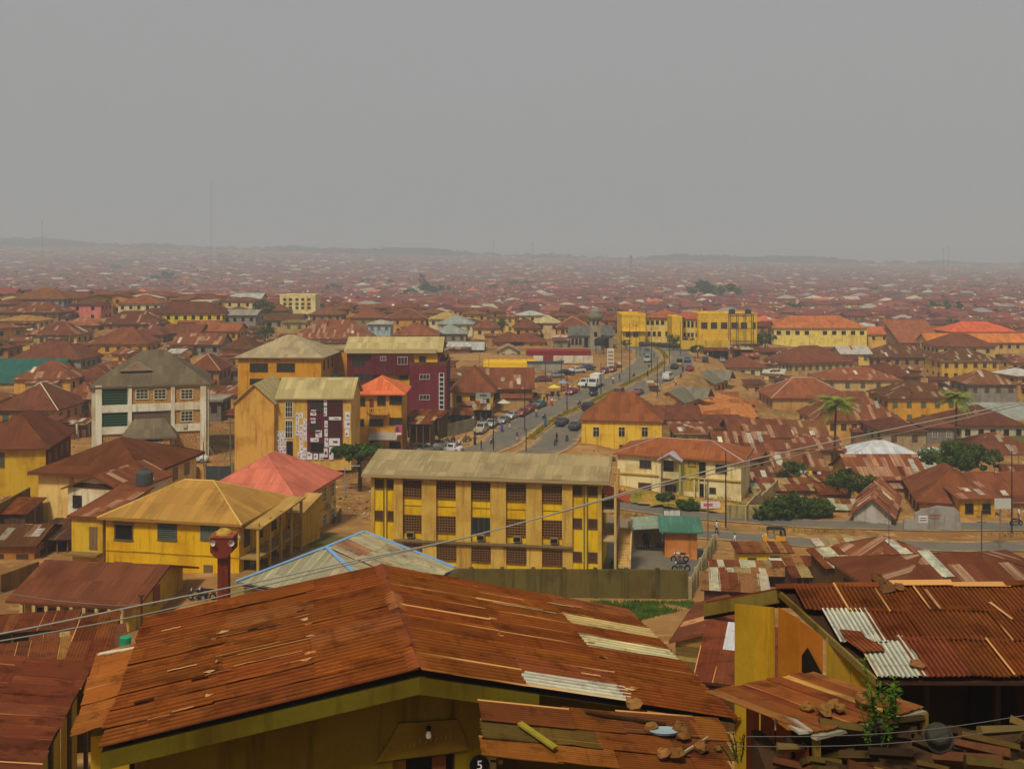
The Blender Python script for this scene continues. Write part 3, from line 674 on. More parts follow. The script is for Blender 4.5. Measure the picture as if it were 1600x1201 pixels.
def pbox(root, x0, y0, x1, y1, d0, d1, name, mat, col=None, side='f'):
    """box on the front wall between two pixels, from local depth d0 to d1 (negative is proud of the wall)"""
    a0, zt = at(root, x0, y0, 'f', min(d0, d1)); a1, zb = at(root, x1, y1, 'f', min(d0, d1)); mb = MB()
    mb.box(((a0 + a1)/2, (d0 + d1)/2, (zt + zb)/2), (abs(a1 - a0), abs(d1 - d0), abs(zt - zb))); return mb.build(name, mat, root, col)
def lbox(root, c0, sz, name, mat, col=None, parent=None):
    mb = MB(); mb.box(c0, sz); return mb.build(name, mat, parent or root, col)
def grille(root, x, y, z, w, h, col, parent=None, n=(7, 6)):
    mb = MB(); t = .07; pn = MB(); pn.box((0, .10, 0), (w, .03, h))
    for i in range(n[0] + 1): mb.box((-w/2 + w*i/n[0], 0, 0), (t, .16, h))
    for i in range(n[1] + 1): mb.box((0, .003, -h/2 + h*i/n[1]), (w, .15, t))
    o = mb.build('window_grille', M['concrete'], root, col); o.location = (x, y, z); pn.build('pane', M['wood'], o, c(78,50,26)); return o

# ---- the yellow three storey block in the middle ------------------------------------------------
YB = c(220,178,20); CP = c(198,160,74)
b = house(562,952,743,96.4,9.6,'long yellow three storey block with tan pilasters and pale grey roof',roof='gx',rise=1.35,wall=YB,rc=c(154,134,94),yaw=-9,h=8.35,win=False,ov=.9,
          name='apartment_block',cat='building',seg=True,th=.3)
w, l, hh = b['_w'], b['_l'], b['_h']; s = w/1315.0; X0 = -w/2
def bx(a): return X0 + (a - 85)*s
lbox(b, ((bx(215)+bx(1248))/2, -.2, 2.05), (bx(1248)-bx(215), .5, .22), 'ledge', M['concrete'], c(120,100,70))
for a0, a1 in ((215,268),(380,465),(580,668),(780,870),(985,1075),(1190,1248)):
    lbox(b, ((bx(a0)+bx(a1))/2, -.17, (hh+2.15)/2-.02), (bx(a1)-bx(a0), .46, hh-2.2), 'pilaster', M['wall'], CP)
    lbox(b, ((bx(a0)+bx(a1))/2, -.05, .75), (bx(a1)-bx(a0), .2, 2.35), 'pilaster', M['wall'], vary(CP, rr))
for k, (a0, a1) in enumerate(((268,380),(465,580),(668,780),(870,985),(1075,1190))):
    xm = (bx(a0)+bx(a1))/2; ww_ = bx(a1)-bx(a0)
    grille(b, xm, -.1, hh-1.45, ww_-.03, 1.5, vary(c(112,78,44), rr))
    if k == 2: window(b, xm, 0, hh-4.72, 0, ww_-.2, 1.45, 'slide', c(86,80,64))
    else: grille(b, xm, -.1, hh-4.7, ww_-.03, 1.5, vary(c(120,84,46), rr))
    grille(b, xm, -.1, .95, ww_-.03, 1.3, vary(c(110,74,42), rr))
    if k != 1:
        ac = lbox(b, (xm+.1*(k-2), -.2, hh-5.75), (.75, .45, .5), 'air_conditioner', M['metal'], c(150,134,100)); lbox(b, (xm+.1*(k-2), -.43, hh-5.75), (.6, .02, .38), 'vent', M['dark'], parent=ac)
    lbox(b, (xm, -.025, hh-3.05), (ww_, .05, .05), 'string_course', M['wall'], c(150,112,30))
for a in (120,198,1273,1360):
    for z in (hh-1.1, hh-4.1, 1.15): window(b, bx(a), 0, z, 0, .72, .75, 'louvre', c(96,66,42))
for a in (150,168,1312,1330):
    mb = MB(); mb.tube([(bx(a), -.08, hh-.1), (bx(a), -.08, -.2)], .05, 6); mb.build('drain_pipe', M['metal'], b, c(120,104,76))
for a in (85,1400): lbox(b, (bx(a), -.03, hh/2-.1), (.35, .2, hh), 'pilaster', M['wall'], CP)
for z in (2.6, 5.3): lbox(b, (w/2+.75, l*.38, z), (1.5, 6.4, .16), 'balcony_slab', M['concrete'], c(176,150,104))
for z in (3.15, 5.85): lbox(b, (w/2+1.45, l*.38, z), (.08, 6.4, .9), 'balcony_rail', M['wall'], c(206,176,110))
for y_ in (.4, 3.4, 6.6):
    lbox(b, (w/2+1.4, y_, 4), (.22, .22, 8.2), 'column', M['wall'], c(196,160,90))
for y_ in (1.8, 5): lbox(b, (w/2+.02, y_, 6.4), (.06, .9, 2.0), 'door', M['paint'], c(90,60,40)); lbox(b, (w/2+.02, y_, 3.7), (.06, .9, 2.0), 'door', M['paint'], c(90,60,40))
mb = MB()                                            # stair flight on the end wall
for k in range(14): mb.box((w/2+2.2, 1.0+k*.3, .12+k*.19), (1.2, .3, .24+0*k))
mb.prism([(0,-.2),(0,.8),(4.2,3.5),(4.2,2.4)], .12, 0, Matrix.Translation((w/2+2.8,1,0)) @ Matrix.Rotation(R(90),4,'Z'))
mb.build('stair', M['wall'], b, c(196,160,96))
mb = MB(); mb.face([(w/2+.2,1,6.9),(w/2+2.6,1.6,5.9),(w/2+2.6,5.4,5.9),(w/2+.2,5,6.9)]); mb.face([(w/2+.2,5,6.85),(w/2+2.6,5.4,5.85),(w/2+2.6,1.6,5.85),(w/2+.2,1,6.85)]); mb.build('awning', M['roof'], b, c(160,70,40))

# ---- yellow house with tan hip roof and its neighbour under the red roof ---------------------------
b = house(145,391,811,91.2,10,'yellow two storey house with tan hip roof and green shutters',rise=2.5,wall=c(222,172,14),rc=c(166,122,56),yaw=-11,h=5.9,win=False,ov=.55,caps=c(196,158,84),th=.22)
w, l, hh = b['_w'], b['_l'], b['_h']
for x0, x1 in ((180,207),(248,275),(315,341)): pwin(b, x0, 819, x1, 843, 'ajar' if x0 == 180 else 'louvre' if x0 == 248 else 'shut', c(98,92,66), shcol=c(88,98,84))
for x0, x1, y0 in ((180,206,878),(247,273,882)): pwin(b, x0, y0, x1, y0+24, 'cross', c(110,84,60))
pwin(b, 320, 883, 331, 905, 'shut', c(120,96,66))
for x0, x1 in ((180,207),(248,275),(315,341)):
    a0, z0 = at(b, x0-2, 816); a1, _ = at(b, x1+2, 816); lbox(b, ((a0+a1)/2, -.15, z0), (a1-a0, .35, .07), 'window_hood', M['concrete'], c(120,92,50))
lbox(b, (0, -.03, 2.85), (w, .06, .09), 'string_course', M['wall'], c(190,146,20))
for z in (2.75,): lbox(b, (w/2+.9, l*.5, z), (1.8, l*.98, .16), 'balcony_slab', M['concrete'], c(150,120,70))
for i in range(5):
    lbox(b, (w/2+1.7, .2+i*(l-.4)/4, hh/2), (.22, .22, hh), 'column', M['wall'], c(180,146,60))
for z in (3.3, 3.75):
    mb = MB(); mb.beam((w/2+1.7, .1, z), (w/2+1.7, l, z), .06, .06); mb.build('rail', M['wood'], b, c(120,90,50))
for y_ in (1.5, 4.2, 7.2):
    for z in (4.5, 1.4): window(b, w/2, y_, z, math.pi/2, .9, 1.9, 'shut', c(84,72,52), name='door')
mb, S_, cp_ = roof_geo(2.2, l, .5, 'shed', .0, .14); q = mb.build('verandah_roof', M['roof'], b, c(170,132,70)); q.location = (w/2+1.0, 0, hh-.35); q.rotation_euler = (0, 0, 0)
# lower bay at its end
b2 = house(104,168,806,92.6,8,'narrow yellow annexe with cracked wall, door and balcony shelf',roof='shed',rise=1.0,wall=c(206,166,40),rc=c(124,58,36),yaw=-11,h=5.9,win=False,ov=.3,patches=1)
pwin(b2, 141, 824, 151, 855, 'shut', c(128,100,70), name='door'); lbox(b2, (0, -.5, 2.6), (b2['_w'], 1.0, .16), 'balcony_slab', M['concrete'], c(130,100,60))
pwin(b2, 143, 878, 153, 882, 'dark', c(110,80,60))
b = house(298,474,776,105,12.4,'yellow house under bright salmon red hip roof with white framed windows',rise=3.4,wall=c(206,166,44),rc=c(194,106,82),yaw=-10,h=6.2,win=False,ov=.7,caps=c(180,100,84),th=.25,seg=False)
w, l, hh = b['_w'], b['_l'], b['_h']
for i in range(5):
    for z in (hh-1.5, hh-4.4): window(b, w/2, 1.2+i*2.5, z, math.pi/2, 1.0, 1.5, 'grid' if i > 1 else 'shut', WHITE if i > 1 else c(150,130,90))
lbox(b, (w/2+.06, l/2, hh-3), (.12, l, .1), 'string_course', M['wall'], c(170,130,40))
for y_ in (4.6, 9.8): q = lbox(b, (w/2+.3, y_, hh-2.9), (.45, .8, .55), 'air_conditioner', M['metal'], c(190,184,170))
bp = house(436,476,800,101,5,'small yellow link between the tan and the red roofed houses',roof='shed',rise=.8,wall=c(200,160,40),rc=c(176,138,74),yaw=-10,h=5.6,win=False,ov=.2,st=2)
for z in (4.6, 4.0, 1.6): window(bp, -1+z*.2, 0, z, 0, .4, .6, 'dark', c(170,130,40))
# concrete stair beside the red roofed house
st = empty('stairway', P(488, 845, 112)); st.rotation_euler = (0, 0, R(-14)); tag(st, 'steep concrete stairway climbing beside the red roofed house', 'stairs')
for k in range(13): lbox(st, (0, k*.32, -1.2+k*.24), (3.0, .34, .26), 'step', M['concrete'], vary(c(128,108,80), rr))
for sx in (-1.6, 1.6):
    mb = MB(); mb.prism([(0,-2),(0,-.4),(4.2,2.7),(4.2,-2)], .2, 0, Matrix.Translation((sx,0,0)) @ Matrix.Rotation(R(90),4,'Z')); mb.build('parapet', M['concrete'], st, c(110,92,66))

# ---- cream house and white cottage at the left edge ---------------------------------------------
b = house(42,240,738,112,13,'tall cream house with dark rust hip roof and orange water stain',rise=2.8,wall=c(226,188,110),rc=c(102,50,25),yaw=-8,win=False,ov=.8,h=6.4,th=.3,seg=True)
w, l, hh = b['_w'], b['_l'], b['_h']
lbox(b, (-w*.18, -.02, hh-1.9), (.5, .04, 3.6), 'water_stain', M['wall'], c(196,122,50))
for i in range(4): window(b, w/2, 1.5+i*3, hh-1.5, math.pi/2, 1, 1.2, 'shut', c(140,110,80))
window(b, w*.2, 0, hh-1.5, 0, 1, 1.2, 'shut', DKBROWN)
b = house(92,206,764,106,8,'small white walled cottage with rusty gable front and barred window',roof='gy',rise=1.5,wall=c(222,206,170),rc=c(120,56,36),yaw=-14,win=False,ov=.5,h=4.6,patches=2)
pwin(b, 115, 774, 127, 792, 'grid', DKBROWN)
lbox(b, (0, -.06, b['_h']+.35), (b['_w']*.8, .06, .5), 'gable_boarding', M['wood'], c(70,40,30))
b = house(-40,76,700,124,12,'rust roofed house with yellow front and maroon side wall at the frame edge',rise=3.6,wall=c(200,160,40),rc=c(110,48,34),win=False,ov=.6,yaw=10,h=6)
lbox(b, (b['_w']/2+.02, b['_l']/2, 2.8), (.05, b['_l'], 5.6), 'side_wall', M['wall'], c(104,46,34))
for i in range(4): window(b, b['_w']/2+.05, 1.5+i*2.8, 4.4, math.pi/2, 1, 1.2, 'shut', c(120,90,60))
pwin(b, 0, 708, 6, 728, 'shut', c(90,84,60))
# ---- long red roofed school hall with verandah, lower left -----------------------------------------
b = house(12,232,937,79,8.5,'long verandah building with smooth red brown roof and row of columns',roof='gx',rise=1.7,wall=c(196,160,40),rc=c(112,50,34),yaw=-8,h=3.2,win=False,ov=1.0,seg=True,name='verandah_building',cat='building')
w, l, hh = b['_w'], b['_l'], b['_h']
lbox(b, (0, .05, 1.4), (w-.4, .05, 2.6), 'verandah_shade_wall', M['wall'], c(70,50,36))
for i in range(9): lbox(b, (-w/2+.3+i*(w-.6)/8, -.85, 1.3), (.26, .26, 3.3), 'column', M['wall'], c(190,164,110))
for i in range(6): window(b, -w/2+1.3+i*(w-2.4)/5, 0.02, 1.5, 0, .9, 1.8, 'dark' if i % 2 else 'shut', c(60,44,34), name='door')
window(b, w/2, l*.45, 2.6, math.pi/2, .9, 1.2, 'shut', c(150,76,60)); 
for k in range(9): put_sheet(b.children[1], roof_geo(w, l, 1.7, 'gx', 1.0)[1][0], rr, PATCH[1], vary(c(190,130,90), rr))

# ---- stone clad block with green shutters --------------------------------------------------------
def stone_clad():
    k = NT('stone_cladding'); tc = k.n('TexCoord'); v = k.n('TexVoronoi'); v.feature = 'DISTANCE_TO_EDGE'; v.inputs['Scale'].default_value = 2.6; k.L(tc.outputs['Object'], v.inputs['Vector'])
    v2 = k.n('TexVoronoi'); v2.inputs['Scale'].default_value = 2.6; k.L(tc.outputs['Object'], v2.inputs['Vector'])
    cl = k.mix(v2.outputs['Color'], c(140,92,42), c(168,122,62)); k.base(k.mix(k.math('LESS_THAN', v.outputs['Distance'], .05), cl, c(196,160,104))); k.rough(.8); k.bump(v.outputs['Distance'], .5, .05); return k.m
STONE = stone_clad()
b = house(146,326,602,160,14,'white framed three storey block with stone cladding and green shutters',rise=5.0,wall=c(198,188,156),rc=c(102,88,66),win=False,ov=.35,yaw=16,name='apartment_block',cat='building',h=11.2,th=.3,seg=False)
w, l, hh = b['_w'], b['_l'], b['_h']; CLAD = []
for x0, y0, x1, y1 in ((206,605,267,634),(273,605,313,634),(273,639,313,668),(159,672,313,716)): CLAD.append(pbox(b, x0, y0, x1, y1, -.06, .05, 'cladding', STONE))
pbox(b, 206, 639, 267, 668, -.05, .05, 'cladding', M['stone'], c(104,84,66))
for x0, x1 in ((149,159),(200,206),(267,273),(313,322)): pbox(b, x0, 603, x1, 718, -.32, .05, 'pilaster', M['wall'], c(222,214,190))
for y0, y1 in ((634,639),(668,672)): pbox(b, 149, y0, 322, y1, -.28, .05, 'floor_band', M['wall'], c(222,214,190))
for y0, y1 in ((606,633),(640,667)): pwin(b, 161, y0, 198, y1, 'louvre', c(52,84,64), name='shutter_screen', far=False)
for x0, x1, y0, y1 in ((213,231,609,622),(241,259,609,622),(283,301,609,622),(283,301,643,657)):
    pwin(b, x0, y0, x1, y1, 'grid', c(226,216,180), off=-.08)
a0, z0 = at(b, 191, 679); a1, _ = at(b, 278, 679); mb, S_, cp_ = roof_geo(a1-a0-.6, 3.2, 2.6, 'hip', .3, .3); q = mb.build('porch_roof', M['roof'], b, c(112,98,76)); q.location = ((a0+a1)/2, -3.4, z0)
for x in (212, 262):
    a, z = at(b, x, 700); lbox(b, (a, -3.2, 1.6), (1.0, .5, 3.9), 'porch_pier', STONE)
a0, _ = at(b, 212, 690); a1, zt = at(b, 262, 688); lbox(b, ((a0+a1)/2, -3.1, zt+.1), (a1-a0, .4, .7), 'porch_arch', M['wall'], c(222,214,190))
lbox(b, ((a0+a1)/2, -3.0, .7), (a1-a0-1, .12, 2.6), 'gate', M['paint'], c(70,30,26)); pwin(b, 229, 684, 247, 702, 'dark', c(60,50,50), off=-3.15)
pbox(b, 286, 662, 292, 668, -.5, -.08, 'air_conditioner', M['metal'], c(200,196,180))
mb = MB(); a0, z0 = at(b, 190, 582); a1, _ = at(b, 232, 582); xm = (a0+a1)/2; mb.prism([(xm-2.4,z0-hh),(xm+2.4,z0-hh),(xm,z0+1.3-hh)], 2.2, 0, Matrix.Translation((0,2.0,hh))); mb.build('dormer', M['wall'], b, c(150,124,100))

# ---- poster covered cream building ----------------------------------------------------------------
g = house(363,432,630,150,12,'cream gable fronted wing with pale ridged roof edge',roof='gy',rise=2.9,wall=c(210,158,72),rc=c(172,153,103),win=False,ov=.35,h=9,name='building_wing',cat='building',seg=False)
b = house(430,553,622,151,9,'cream building with purple panel and pasted white posters',roof='gx',rise=2.6,wall=c(208,164,80),rc=c(172,153,103),win=False,ov=.4,h=9.4,name='poster_building',cat='building',seg=False)
pbox(b, 480, 625, 535, 716, -.12, .05, 'purple_panel', M['wall'], c(92,34,50))
pbox(b, 430, 626, 478, 718, -.04, .05, 'yellow_panel', M['wall'], c(200,160,70))
for x0, y0, x1, y1, kk in ((446,628,457,651,'grid'),(446,657,457,684,'grid'),(486,627,505,642,'slide'),(512,626,534,648,'louvre'),(486,656,500,674,'slide'),(513,657,531,682,'louvre'),(486,692,505,706,'dark'),(522,697,531,714,'dark'),(448,690,457,714,'dark')):
    pwin(b, x0, y0, x1, y1, kk, c(214,206,190) if kk == 'grid' else c(86,40,44), off=-.13 if x0 > 470 else -.05)
def poster(root, x0, y0, x1, y1, off=-.15):
    a0, zt = at(root, x0, y0, 'f', off); a1, zb = at(root, x1, y1, 'f', off); mb = MB(); mb.box(((a0+a1)/2, off, (zt+zb)/2), (a1-a0, .02, zt-zb)); o = mb.build('poster', M['paint'], root, vary(c(206,200,198), rr, .08))
    for k in range(2):
        mb = MB(); mb.box(((a0+a1)/2+rr.uniform(-.2,.2)*(a1-a0), off-.012, (zt+zb)/2+rr.uniform(-.3,.3)*(zt-zb)), ((a1-a0)*.4, .01, (zt-zb)*.18)); mb.build('print', M['paint'], o, rr.choice([c(110,100,130), c(60,56,60), c(150,130,150)]))
for x in range(462, 480, 6):
    for y_ in range(645, 716, 9):
        if rr.random() < .75: poster(b, x, y_, x+5.4, y_+8.2, -.06)
for x in range(431, 446, 6):
    for y_ in range(673, 716, 9): poster(b, x, y_, x+5.4, y_+8.2, -.06)
for x0, y0, x1, y1 in ((506,624,511,634),(506,636,511,650),(485,640,494,649),(507,657,512,668),(514,651,533,656),(485,653,493,661),(493,672,503,683),(507,670,512,682),(485,684,498,690),(507,684,514,698),(513,684,531,696),(505,700,512,714),(514,698,521,718),(480,706,488,718),(490,708,497,718),(499,708,505,718),(465,706,472,718),(472,708,479,718)): poster(b, x0, y0, x1, y1)
for x0, y0, x1, y1 in ((539,643,547,655),(538,656,547,669),(539,670,546,682)): poster(b, x0, y0, x1, y1, -.05)
# ---- orange roofed corner house ---------------------------------------------------------------------
b = house(548,634,615,164,9,'mustard corner house with orange tiled roof and small balcony',rise=2.4,wall=c(210,152,48),rc=c(206,102,58),win=False,ov=.7,h=9.2,caps=c(206,120,70),name='corner_house',seg=False)
for x0, y0, x1, y1, kk in ((556,622,570,633,'slide'),(590,619,602,632,'slide'),(609,617,628,631,'slide'),(556,655,568,665,'slide'),(578,655,598,665,'slide'),(609,653,629,663,'slide'),(578,688,592,698,'dark'),(609,690,626,700,'dark')): pwin(b, x0, y0, x1, y1, kk, c(72,56,40))
pwin(b, 578, 624, 583, 642, 'shut', c(120,60,40), name='door')
w, l, hh = b['_w'], b['_l'], b['_h']; a0, z0 = at(b, 576, 645); a1, _ = at(b, 608, 645); lbox(b, ((a0+a1)/2, -.7, z0), (a1-a0, 1.4, .2), 'balcony_slab', M['concrete'], c(196,144,54))
for i in range(9): lbox(b, (a0+(a1-a0)*i/8, -1.3, z0+.5), (.14, .14, .8), 'baluster', M['wall'], c(206,160,70))
lbox(b, ((a0+a1)/2, -1.3, z0+.95), (a1-a0, .2, .12), 'balcony_rail', M['wall'], c(206,160,70))
mb = MB(); a0, z0 = at(b, 578, 680); a1, _ = at(b, 622, 673); mb.face([(a0,0,z0+.5),(a0,-2.4,z0-.3),(a1,-2.4,z0-.3),(a1,0,z0+.5)]); mb.face([(a0,0,z0+.45),(a1,0,z0+.45),(a1,-2.4,z0-.36),(a0,-2.4,z0-.36)]); mb.build('shop_awning', M['metal'], b, c(170,166,150))
sg = pbox(b, 617, 664, 628, 680, -.7, -.55, 'sign_panel', M['paint'], c(170,84,110)); pbox(b, 619, 667, 623, 674, -.74, -.70, 'portrait', M['paint'], c(90,60,50)); pbox(b, 618, 676, 627, 679, -.74, -.70, 'lettering', M['paint'], c(220,210,200))
# ---- orange block and maroon block -----------------------------------------------------------------
b = house(365,508,558,184,14,'long orange block with cream hip roof and brown triple windows',rise=3.6,wall=c(206,142,30),rc=c(160,142,106),win=False,ov=.6,yaw=-4,name='apartment_block',cat='building',seg=False,h=8)
for x0, x1 in ((391,418),(433,460)): pwin(b, x0, 568, x1, 580, 'slide', c(84,56,36))
for i in range(3): window(b, b['_w']/2, 2+i*3, 6.4, math.pi/2, .7, 1.6, 'slide', c(84,56,36))
for x0, x1 in ((391,418),(433,460)): pwin(b, x0, 592, x1, 600, 'slide', c(84,56,36))
b = house(496,548,547,196,8,'orange stair wing joining the orange block to the maroon block',roof='flat',rise=.3,wall=c(206,138,30),rc=c(160,142,106),win=False,ov=.3,h=8.4,name='building_wing',cat='building')
for y0 in (557, 582): pwin(b, 513, y0, 521, y0+15, 'slide', c(92,60,36))
MR = c(104,38,46)
b = house(538,692,549,190,10,'maroon block with pale vaulted roof and white framed windows',roof='gx',rise=2.4,wall=MR,rc=c(176,156,104),win=False,ov=.5,h=11.5,name='apartment_block',cat='building',seg=False)
pbox(b, 580, 552, 645, 586, -.7, .05, 'projecting_bay', M['wall'], c(98,34,42)); pbox(b, 645, 553, 684, 571, -.1, .05, 'yellow_recess', M['wall'], c(214,170,50)); pbox(b, 590, 586, 641, 604, -.1, .05, 'yellow_band', M['wall'], c(206,160,44))
pbox(b, 540, 545, 682, 552, -.9, .05, 'fascia', M['paint'], c(180,162,112))
for x0, y0, x1, y1, o_ in ((550,555,570,571,-.02),(553,584,578,594,-.02),(595,557,603,563,-.72),(622,558,636,569,-.72),(655,557,665,567,-.12),(590,586,603,591,-.12),(624,586,637,592,-.12)): pwin(b, x0, y0, x1, y1, 'slide', c(196,176,170) if o_ < -.5 else c(110,60,54), off=o_)
b = house(640,698,572,184,11,'plain maroon block with tall white stair window at its corner',roof='flat',rise=.5,wall=c(112,40,52),rc=c(112,40,52),win=False,ov=.02,h=9.6,name='apartment_block',cat='building')
for y0 in (585, 617): pwin(b, 656, y0, 671, y0+7, 'slide', c(200,180,176))
lbox(b, (b['_w']/2-.9, -.1, 5.1), (.95, .16, 6.6), 'stair_window', M['paint'], c(214,206,190))
for i in range(8): lbox(b, (b['_w']/2-.9, -.19, 2.3+i*.82), (.7, .04, .62), 'pane', M['glass'])
# ---- yellow villa and cream villa right of the road --------------------------------------------------
b = house(905,1037,657,178,10.5,'bright yellow villa with smooth red brown hip roof by the road',rise=4.4,wall=c(222,180,54),rc=c(134,58,36),yaw=-9,win=False,ov=.4,h=6.3,seg=False,name='villa')
for x0 in (927, 967, 1003): pwin(b, x0, 667, x0+9, 682, 'cross', c(196,180,150))
for x0 in (927, 968, 1004): pwin(b, x0, 695, x0+9, 706, 'cross', c(150,110,70))
for i in range(3): window(b, b['_w']/2, 2+i*3, 4.8, math.pi/2, .9, 1.4, 'cross', c(196,180,150)); window(b, b['_w']/2, 2+i*3, 1.8, math.pi/2, .9, 1.3, 'cross', c(150,110,70))
b = house(956,1163,713,149.5,10,'cream two storey villa with red roof, gabled balcony and green post',rise=1.8,wall=c(224,206,150),rc=c(150,70,42),yaw=-20,win=False,ov=.6,h=5.6,caps=c(170,150,150),seg=False,name='villa',th=.22)
w, l, hh = b['_w'], b['_l'], b['_h']
for x0, y0, x1, y1, kk in ((1000,719,1017,731,'slide'),(1119,726,1135,739,'slide'),(998,754,1017,765,'louvre'),(1040,757,1056,768,'slide'),(1109,762,1118,770,'slide'),(1076,721,1086,728,'dark')): pwin(b, x0, y0, x1, y1, kk, c(92,64,44))
pbox(b, 1068, 718, 1092, 768, -.03, .05, 'olive_recess', M['wall'], c(176,152,60)); pwin(b, 1093, 722, 1102, 750, 'dark', c(60,40,36), name='door'); pwin(b, 1094, 756, 1103, 775, 'dark', c(60,40,36), name='door')
lbox(b, (0, -.1, 2.7), (w, .3, .22), 'floor_band', M['concrete'], c(196,166,90))
a0, z0 = at(b, 1033, 745); a1, _ = at(b, 1067, 745); xm = (a0+a1)/2; bw = a1-a0
lbox(b, (xm, -.8, 2.72), (bw, 1.6, .2), 'balcony_slab', M['concrete'], c(196,170,100)); lbox(b, (xm, -1.5, 3.2), (bw, .12, .8), 'balcony_wall', M['wall'], c(200,186,140))
for s_, cc in ((-1, c(206,190,140)), (1, c(150,160,60))): lbox(b, (xm+s_*(bw/2-.15), -1.45, 2.7), (.28, .28, 5.4), 'post', M['wall'], cc)
mb, S_, cp_ = roof_geo(bw-.2, 2.2, 1.0, 'gy', .3, .16); q = mb.build('balcony_roof', M['roof'], b, c(170,160,160)); q.location = (xm, -1.7, hh-.3)
mb = MB(); mb.face([(xm-bw/2,-1.5,hh-.35),(xm+bw/2,-1.5,hh-.35),(xm,-1.5,hh+.45)]); mb.build('balcony_gable', M['wall'], b, c(206,196,160))
window(b, xm-.5, 0, hh-1.4, 0, 1.3, 1.6, 'slide', c(80,54,40))
for a in (1085, 1092, 1101): 
    q, _ = at(b, a, 750, 'f', -.8); lbox(b, (q, -.8, 1.3), (.2, .2, 2.6), 'post', M['wall'], c(200,186,140))
# ---- grey roofed gable houses on the slope beside the road -----------------------------------------
for x0, x1, ye, D, lab in ((1016,1074,628,224,'orange gable house with grey ridged roof nearest the road'),(1056,1120,598,256,'orange gable house with grey roof higher up the bare slope')):
    b = house(x0, x1, ye, D, 11, lab, roof='gy', rise=2.4, wall=c(206,142,50), rc=c(112,104,84), yaw=-30, st=1, ov=.6, nf=0, ns=4, wk='dark', seg=False)
    mb, S_, cp_ = roof_geo(7.5, 4.5, 2.2, 'gx', .5, .14); q = mb.build('cross_roof', M['roof'], b, c(120,112,92)); q.location = (2, 7.4, b['_h']+.3)
# ---- school and civic buildings up the road --------------------------------------------------------
SY = c(226,180,36); SCR = c(222,192,100)
b = house(971,1009,494,322,14,'bright yellow corner block of the school beyond the bend',roof='flat',rise=.6,wall=SY,rc=SY,win=False,ov=.1,name='school_building',cat='building')
for x0 in (978, 990): pwin(b, x0, 517, x0+7, 526, 'slide', c(90,64,40))
lbox(b, (0, -.5, b['_h']-4.6), (b['_w'], 1.0, .3), 'canopy', M['concrete'], SY)
b = house(1003,1068,496,330,14,'cream school wing with red roof and two window rows',rise=2.2,wall=SCR,rc=c(160,76,48),yaw=-14,win=False,ov=.6,name='school_building',cat='building',seg=False)
for x0 in (1010,1017,1025,1033): pwin(b, x0, 501, x0+4.4, 507, 'dark', c(110,74,40))
for x0 in (1012,1020,1028,1040): pwin(b, x0, 518, x0+4.4, 525, 'dark', c(110,74,40))
b = house(1050,1066,497,318,10,'yellow stair tower between the two school wings',roof='flat',rise=.4,wall=SY,rc=SY,win=False,ov=.05,name='school_building',cat='building')
b = house(1060,1100,498,333,14,'red roofed school link with tall narrow windows',rise=2,wall=SCR,rc=c(170,84,54),win=False,ov=.4,name='school_building',cat='building',seg=False)
for x0 in (1068,1074,1080,1087):
    pwin(b, x0, 502, x0+3.5, 511, 'dark', c(110,74,40)); pwin(b, x0, 520, x0+3.5, 526, 'dark', c(110,74,40))
b = house(1091,1183,492,330,13,'wide golden yellow school hall with six dark windows and parapet',roof='flat',rise=.5,wall=SY,rc=SY,win=False,ov=.05,name='school_building',cat='building')
for x0 in (1096,1111,1127,1143,1158,1176): pwin(b, x0, 504, x0+(9 if x0 < 1170 else 4.5), 513, 'slide', c(100,70,50))
lbox(b, (-1.5, -1, 3.1), (11, 2.2, .25), 'entrance_canopy', M['concrete'], c(190,120,80)); lbox(b, (-1.5, -.02, 1.3), (10, .1, 3), 'entrance', M['dark'])
house(1207,1357,512,388,16,'long pale yellow civic block with orange hip roof and high windows',rise=4.2,wall=c(228,206,104),rc=c(178,98,48),st=1,nf=10,wk='dark',ww=1.5,wh=1.3,name='civic_building',cat='building',first=1.9,seg=False)
house(1354,1426,522,392,12,'orange gabled hall right of the long civic block',roof='gx',rise=2.6,wall=c(222,176,70),rc=c(186,98,54),st=1,nf=4,wk='dark',name='hall',cat='building',seg=False)
house(1404,1474,535,378,16,'plain pinkish red sloping roof beside the orange hall',roof='shed',rise=7.5,wall=MUD,rc=c(150,76,60),st=1,nf=2,name='hall',cat='building',seg=False)
house(1482,1590,518,392,15,'bright orange hip roof pavilion behind the round tree',rise=3.4,wall=c(216,166,80),rc=c(206,92,52),st=1,nf=8,wk='dark',name='pavilion',cat='building',seg=False)
house(1448,1640,535,366,10,'very long orange roof running out of the frame',roof='gx',rise=3,wall=c(200,160,90),rc=c(196,112,44),st=1,nf=14,name='hall',cat='building',seg=False)
b = house(437,493,462,398,10,'cream white three storey flat block standing above the red roofs',roof='flat',rise=.4,wall=c(222,204,140),rc=c(222,204,140),win=False,ov=.05,name='apartment_block',cat='building')
for y0 in (466, 473, 479):
    for x0 in (443,452,462,471,481): pwin(b, x0, y0, x0+4, y0+3.6, 'slide', c(120,96,60))
for x0 in (449, 478): pbox(b, x0, 463, x0+2, 484, -.4, .05, 'pilaster', M['wall'], c(226,196,90))
